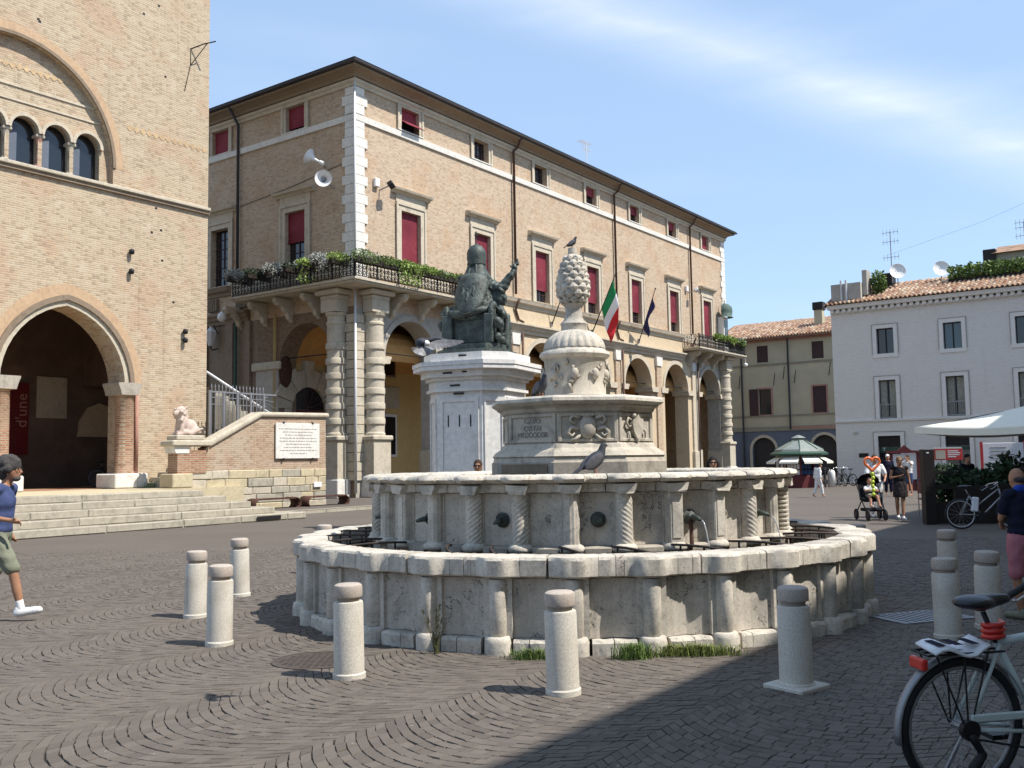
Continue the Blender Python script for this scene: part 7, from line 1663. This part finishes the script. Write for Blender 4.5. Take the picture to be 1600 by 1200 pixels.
    for e in extras:
        if e == 'sunglasses': MB().box(-.065, .084, -.004, -.008, .102, .026, .006).box(.008, .084, -.004, .065, .102, .026, .006).box(-.01, .094, .012, .01, .1, .02).box(-.08, -.0, .012, -.074, .09, .022).box(.074, 0, .012, .08, .09, .022).xf(Matrix.Translation(h)).ob('sunglasses', 'rubber', t)
        if e == 'glasses':
            g = MB()
            for s in (-1, 1): g.tube([(s*.033+.024*math.cos(a*.63), .098, .012+.018*math.sin(a*.63)) for a in range(11)], .0025, 4).tube([(s*.057, .095, .015), (s*.08, .0, .015)], .0025, 4)
            g.xf(Matrix.Translation(h)).ob('glasses', 'iron', t)
        if e == 'beard': blob('beard', [('e', h+Vector((0, .05, -.09)), (.052, .05, .038)), ('e', h+Vector((0, .088, -.048)), (.026, .016, .010))], 'beard', t, .013, 2)
    return t
# man walking in from the left edge, seen from the side, striding to the right
person('man', 'man with curly grey hair in blue shirt and khaki shorts striding in trainers', (-5.71, 10.72, 0), R(-84), 1.80,
       dict(pelvis=(0, 0, .93), chest=(0, .03, 1.26), neck=(0, .07, 1.45), head=(0, .12, 1.60), shL=(-.19, .05, 1.40), shR=(.19, .03, 1.40), elR=(.24, -.06, 1.12), haR=(.22, .20, 1.07), elL=(-.25, -.1, 1.13), haL=(-.24, .02, .92),
            hipL=(-.09, 0, .9), hipR=(.09, 0, .9), knR=(.10, .20, .53), anR=(.10, .29, .13), toR=(.10, .46, .11), knL=(-.1, -.08, .5), anL=(-.1, -.42, .22), toL=(-.1, -.34, .04)),
       [('shirt', 'cloth_blue', 'shirt', .85), ('shorts', 'cloth_khaki', 'shorts', .92), ('sock', 'cloth_white', 'socks'), ('trainers', 'cloth_white', 'shoes')], 'skin_tan', ('hair_grey', 'curly'), .015, extras=('glasses', 'beard'))
# bald man in navy polo at right edge
person('man', 'balding man in navy polo with royal blue collar and pink shorts, standing with back turned', (5.10, 9.75, 0), R(20), 1.53,
       dict(head=(.02, .05, 1.60), neck=(0, .02, 1.46), elR=(.27, .03, 1.14), haR=(.30, .14, .9), elL=(-.2, .1, 1.14), haL=(-.04, .24, 1.05)),
       [('polo', 'cloth_navy', 'polo', .62), ('collar', 'cloth_royal', 'blob', [('c', (-.05, -.02, 1.475), (.06, -.02, 1.475), .055, .055), ('e', (0, .0, 1.47), (.085, .075, .03))]), ('shorts', 'cloth_pink', 'shorts', .95), ('shoes', 'cloth_khaki', 'shoes')], 'skin_tan', ('hair_grey', 'rim'), .015)
person('man', 'person in white shirt and dark cap partly hidden behind the balding man', (5.9, 10.5, 0), R(60), 1.60,
       dict(elL=(-.25, .1, 1.15), haL=(-.2, .3, 1.1)), [('shirt', 'cloth_white', 'shirt', .8), ('trousers', 'cloth_denim', 'trousers', 1.0), ('shoes', 'rubber', 'shoes')], 'skin', ('hair_black', 'cap'), .018)
# woman in black with skirt, walking with the pram
person('woman', 'woman in black top, dark skirt and sunglasses walking with arms holding a bag', (9.95, 24.9, 0), R(172), 1.62,
       dict(elL=(-.25, -.02, 1.14), haL=(-.27, .06, .88), elR=(.25, .02, 1.15), haR=(.06, .2, 1.2), knL=(-.05, .06, .5), anL=(-.03, .1, .09), toL=(-.04, .26, .03), anR=(.05, -.14, .12), toR=(.06, -.0, .03)),
       [('top', 'cloth_black', 'top'), ('skirt', 'cloth_darkskirt', 'skirt', .62), ('trainers', 'cloth_white', 'shoes')], 'skin_tan', ('hair_blond', 'up'), .018, extras=('sunglasses',))
person('woman', 'person in white T-shirt and sunglasses pushing the pram', (9.75, 26.05, 0), R(176), 1.68,
       dict(elL=(-.27, .08, 1.16), haL=(-.17, .32, 1.05), elR=(.27, .08, 1.16), haR=(.17, .32, 1.05)), [('shirt', 'cloth_white', 'shirt', .75), ('trousers', 'cloth_white', 'trousers', 1.), ('shoes', 'cloth_white', 'shoes')], 'skin', ('hair_brown', 'short'), .018, extras=('sunglasses',))
person('woman', 'old person all in white walking away past the kiosk', (12.35, 39.2, 0), R(-75), 1.42,
       dict(chest=(0, .05, 1.27), neck=(0, .1, 1.44), head=(0, .15, 1.58), knR=(.08, .14, .5), anR=(.08, .2, .1), toR=(.08, .36, .05), knL=(-.08, -.06, .5), anL=(-.08, -.24, .14), toL=(-.08, -.12, .03)), [('blouse', 'cloth_white', 'shirt', 1.5), ('trousers', 'cloth_white', 'trousers', 1.)], 'skin', ('hair_brown', 'short'), .022)
person('man', 'man in white T-shirt and blue shorts raising a camera to his face', (16.0, 39.1, 0), R(120), 1.66,
       dict(elL=(-.32, .2, 1.34), haL=(-.1, .2, 1.55), elR=(.32, .2, 1.34), haR=(.1, .2, 1.55)), [('shirt', 'cloth_white', 'shirt', .8), ('shorts', 'cloth_denim', 'shorts', .8)], 'skin', ('hair_brown', 'short'), .022)
person('man', 'man in pale cap and dark shirt beside the man with the camera', (15.75, 40.6, 0), R(170), 1.7, {}, [('shirt', 'cloth_navy', 'shirt', .8), ('trousers', 'cloth_navy', 'trousers', 1.)], 'skin', ('cloth_white', 'cap'), .022)
person('man', 'man in dark shirt and sunglasses whose head shows above the upper basin beside the pedestal', (-.62, 17.0, 0), R(175), 1.70, {}, [('shirt', 'cloth_black', 'shirt', .8), ('trousers', 'cloth_denim', 'trousers', 1.), ('shoes', 'rubber', 'shoes')], 'skin_tan', ('hair_brown', 'short'), .018, extras=('sunglasses',))
person('woman', 'woman with long black hair and sunglasses whose head shows above the upper basin', (3.52, 17.0, 0), R(170), 1.69, {}, [('top', 'cloth_white', 'top'), ('trousers', 'cloth_denim', 'trousers', 1.), ('shoes', 'rubber', 'shoes')], 'skin', ('hair_black', 'long'), .018, extras=('sunglasses',))
person('man', 'person in black standing behind the cafe shrubs', (11.75, 25.0, 0), R(200), 1.66, {}, [('shirt', 'cloth_black', 'shirt', .9), ('trousers', 'cloth_black', 'trousers', 1.), ('shoes', 'rubber', 'shoes')], 'skin', ('hair_black', 'short'), .022)
person('woman', 'dark haired person in white top at the cafe behind the tallest shrub', (14.1, 27.5, 0), R(150), 1.6, {}, [('top', 'cloth_white', 'shirt', .6), ('trousers', 'cloth_denim', 'trousers', 1.), ('shoes', 'rubber', 'shoes')], 'skin', ('hair_black', 'long'), .022)
person('man', 'dark clothed guest at the far end of the cafe shrubs', (15.2, 25.8, 0), R(230), 1.66, {}, [('shirt', 'cloth_black', 'shirt', .9), ('trousers', 'cloth_black', 'trousers', 1.), ('shoes', 'rubber', 'shoes')], 'skin', ('hair_black', 'short'), .022)
# pram with child and balloon
pr_ = thing('pushchair', 'black three-wheeled pushchair with hood and shopping tray', 'pushchair', (9.25, 25.1, 0), R(178))
for x, y in ((-.22, .42), (.22, .42), (-.30, -.25), (.30, -.25)):
    w = MB().tube([(x, y+.12*math.cos(a*.4), .135+.12*math.sin(a*.4)) for a in range(17)], .028, 6, False).ob('wheel', 'rubber', pr_, True); MB().tube([(x-.02, y, .135), (x+.02, y, .135)], .08, 10).ob('hub', 'iron', w)
for s in (-1, 1): MB().tube([(s*.22, .42, .15), (s*.26, .1, .5), (s*.28, -.3, 1.02)], .016, 6).ob('frame', 'iron', pr_, True); MB().tube([(s*.30, -.25, .15), (s*.26, .1, .5)], .016, 6).ob('frame', 'iron', pr_, True)
MB().tube([(-.28, -.3, 1.02), (0, -.33, 1.05), (.28, -.3, 1.02)], .02, 8).ob('handle', 'rubber', pr_, True); MB().box(-.24, -.15, .22, .24, .3, .3, .03).ob('tray', 'cloth_black', pr_)
MB().prism([(.22, .46), (.2, .54), (-.06, .58), (-.22, 1.0), (-.28, .98), (-.14, .5)], -.23, .23, 'x').ob('seat', 'cloth_black', pr_)
MB().lathe([(.29, 0), (.27, .12), (.18, .22), (.02, .27)], 0, 0, 18, R(180), R(360)).xf(Matrix.Translation((0, -.1, .92))).ob('hood', 'cloth_black', pr_, True); MB().tube([(-.24, .2, .68), (0, .3, .72), (.24, .2, .68)], .025, 8).ob('bumper_bar', 'cloth_darkskirt', pr_, True)
ch = thing('person', 'small child in white top sitting in the pushchair', 'person', (9.25, 25.1, 0), R(178))
blob('body', [('e', (0, -.02, .98), (.07, .08, .09)), ('c', (0, -.05, .88), (0, -.02, .95), .04), ('e', (0, -.05, .75), (.11, .08, .15)), ('c', (-.06, 0, .63), (-.09, .26, .6), .06, .045), ('c', (.06, 0, .63), (.09, .26, .6), .06, .045), ('c', (-.09, .26, .6), (-.11, .36, .38), .045, .03), ('c', (.09, .26, .6), (.11, .36, .38), .045, .03), ('c', (-.11, .35, .37), (-.11, .43, .36), .035, .03), ('c', (.11, .35, .37), (.11, .43, .36), .035, .03), ('c', (-.11, -.03, .82), (-.16, .12, .74), .04, .03), ('c', (.11, -.03, .82), (.16, .12, .74), .04, .03), ('c', (-.16, .12, .74), (-.06, .2, .76), .03, .025), ('c', (.16, .12, .74), (.06, .2, .76), .03, .025)], 'skin', ch, .016, 2)
blob('shirt', [('e', (0, -.05, .75), (.125, .095, .155)), ('c', (-.11, -.03, .82), (-.14, .06, .78), .052, .045), ('c', (.11, -.03, .82), (.14, .06, .78), .052, .045)], 'cloth_white', ch, .016, 2)
blob('hair', [('e', (0, -.035, 1.0), (.073, .08, .085))], 'hair_brown', ch, .016, 2); blob('shorts', [('e', (0, -.02, .62), (.12, .1, .08)), ('c', (-.06, .02, .63), (-.08, .18, .61), .068, .06), ('c', (.06, .02, .63), (.08, .18, .61), .068, .06)], 'cloth_khaki', ch, .016, 2)
ba = thing('twisted_balloon', 'orange heart-shaped balloon on a lime green twisted balloon stem at the pushchair', 'balloon', (9.22, 24.8, .62), R(2))
P = []
for i in range(25):
    a = 2*math.pi*i/24; x = 16*math.sin(a)**3; z = 13*math.cos(a)-5*math.cos(2*a)-2*math.cos(3*a)-math.cos(4*a); P.append((x*.0125, 0, .83+z*.0125))
MB().tube(P, .033, 8, False).ob('heart', 'balloon_o', ba, True)
for i in range(6): MB().ball((.012*math.sin(i*2), 0, .04+.105*i), (.05, .045, .058), 10, 8).ob('balloon_segment', 'balloon_g', ba, True)
finish_blobs()
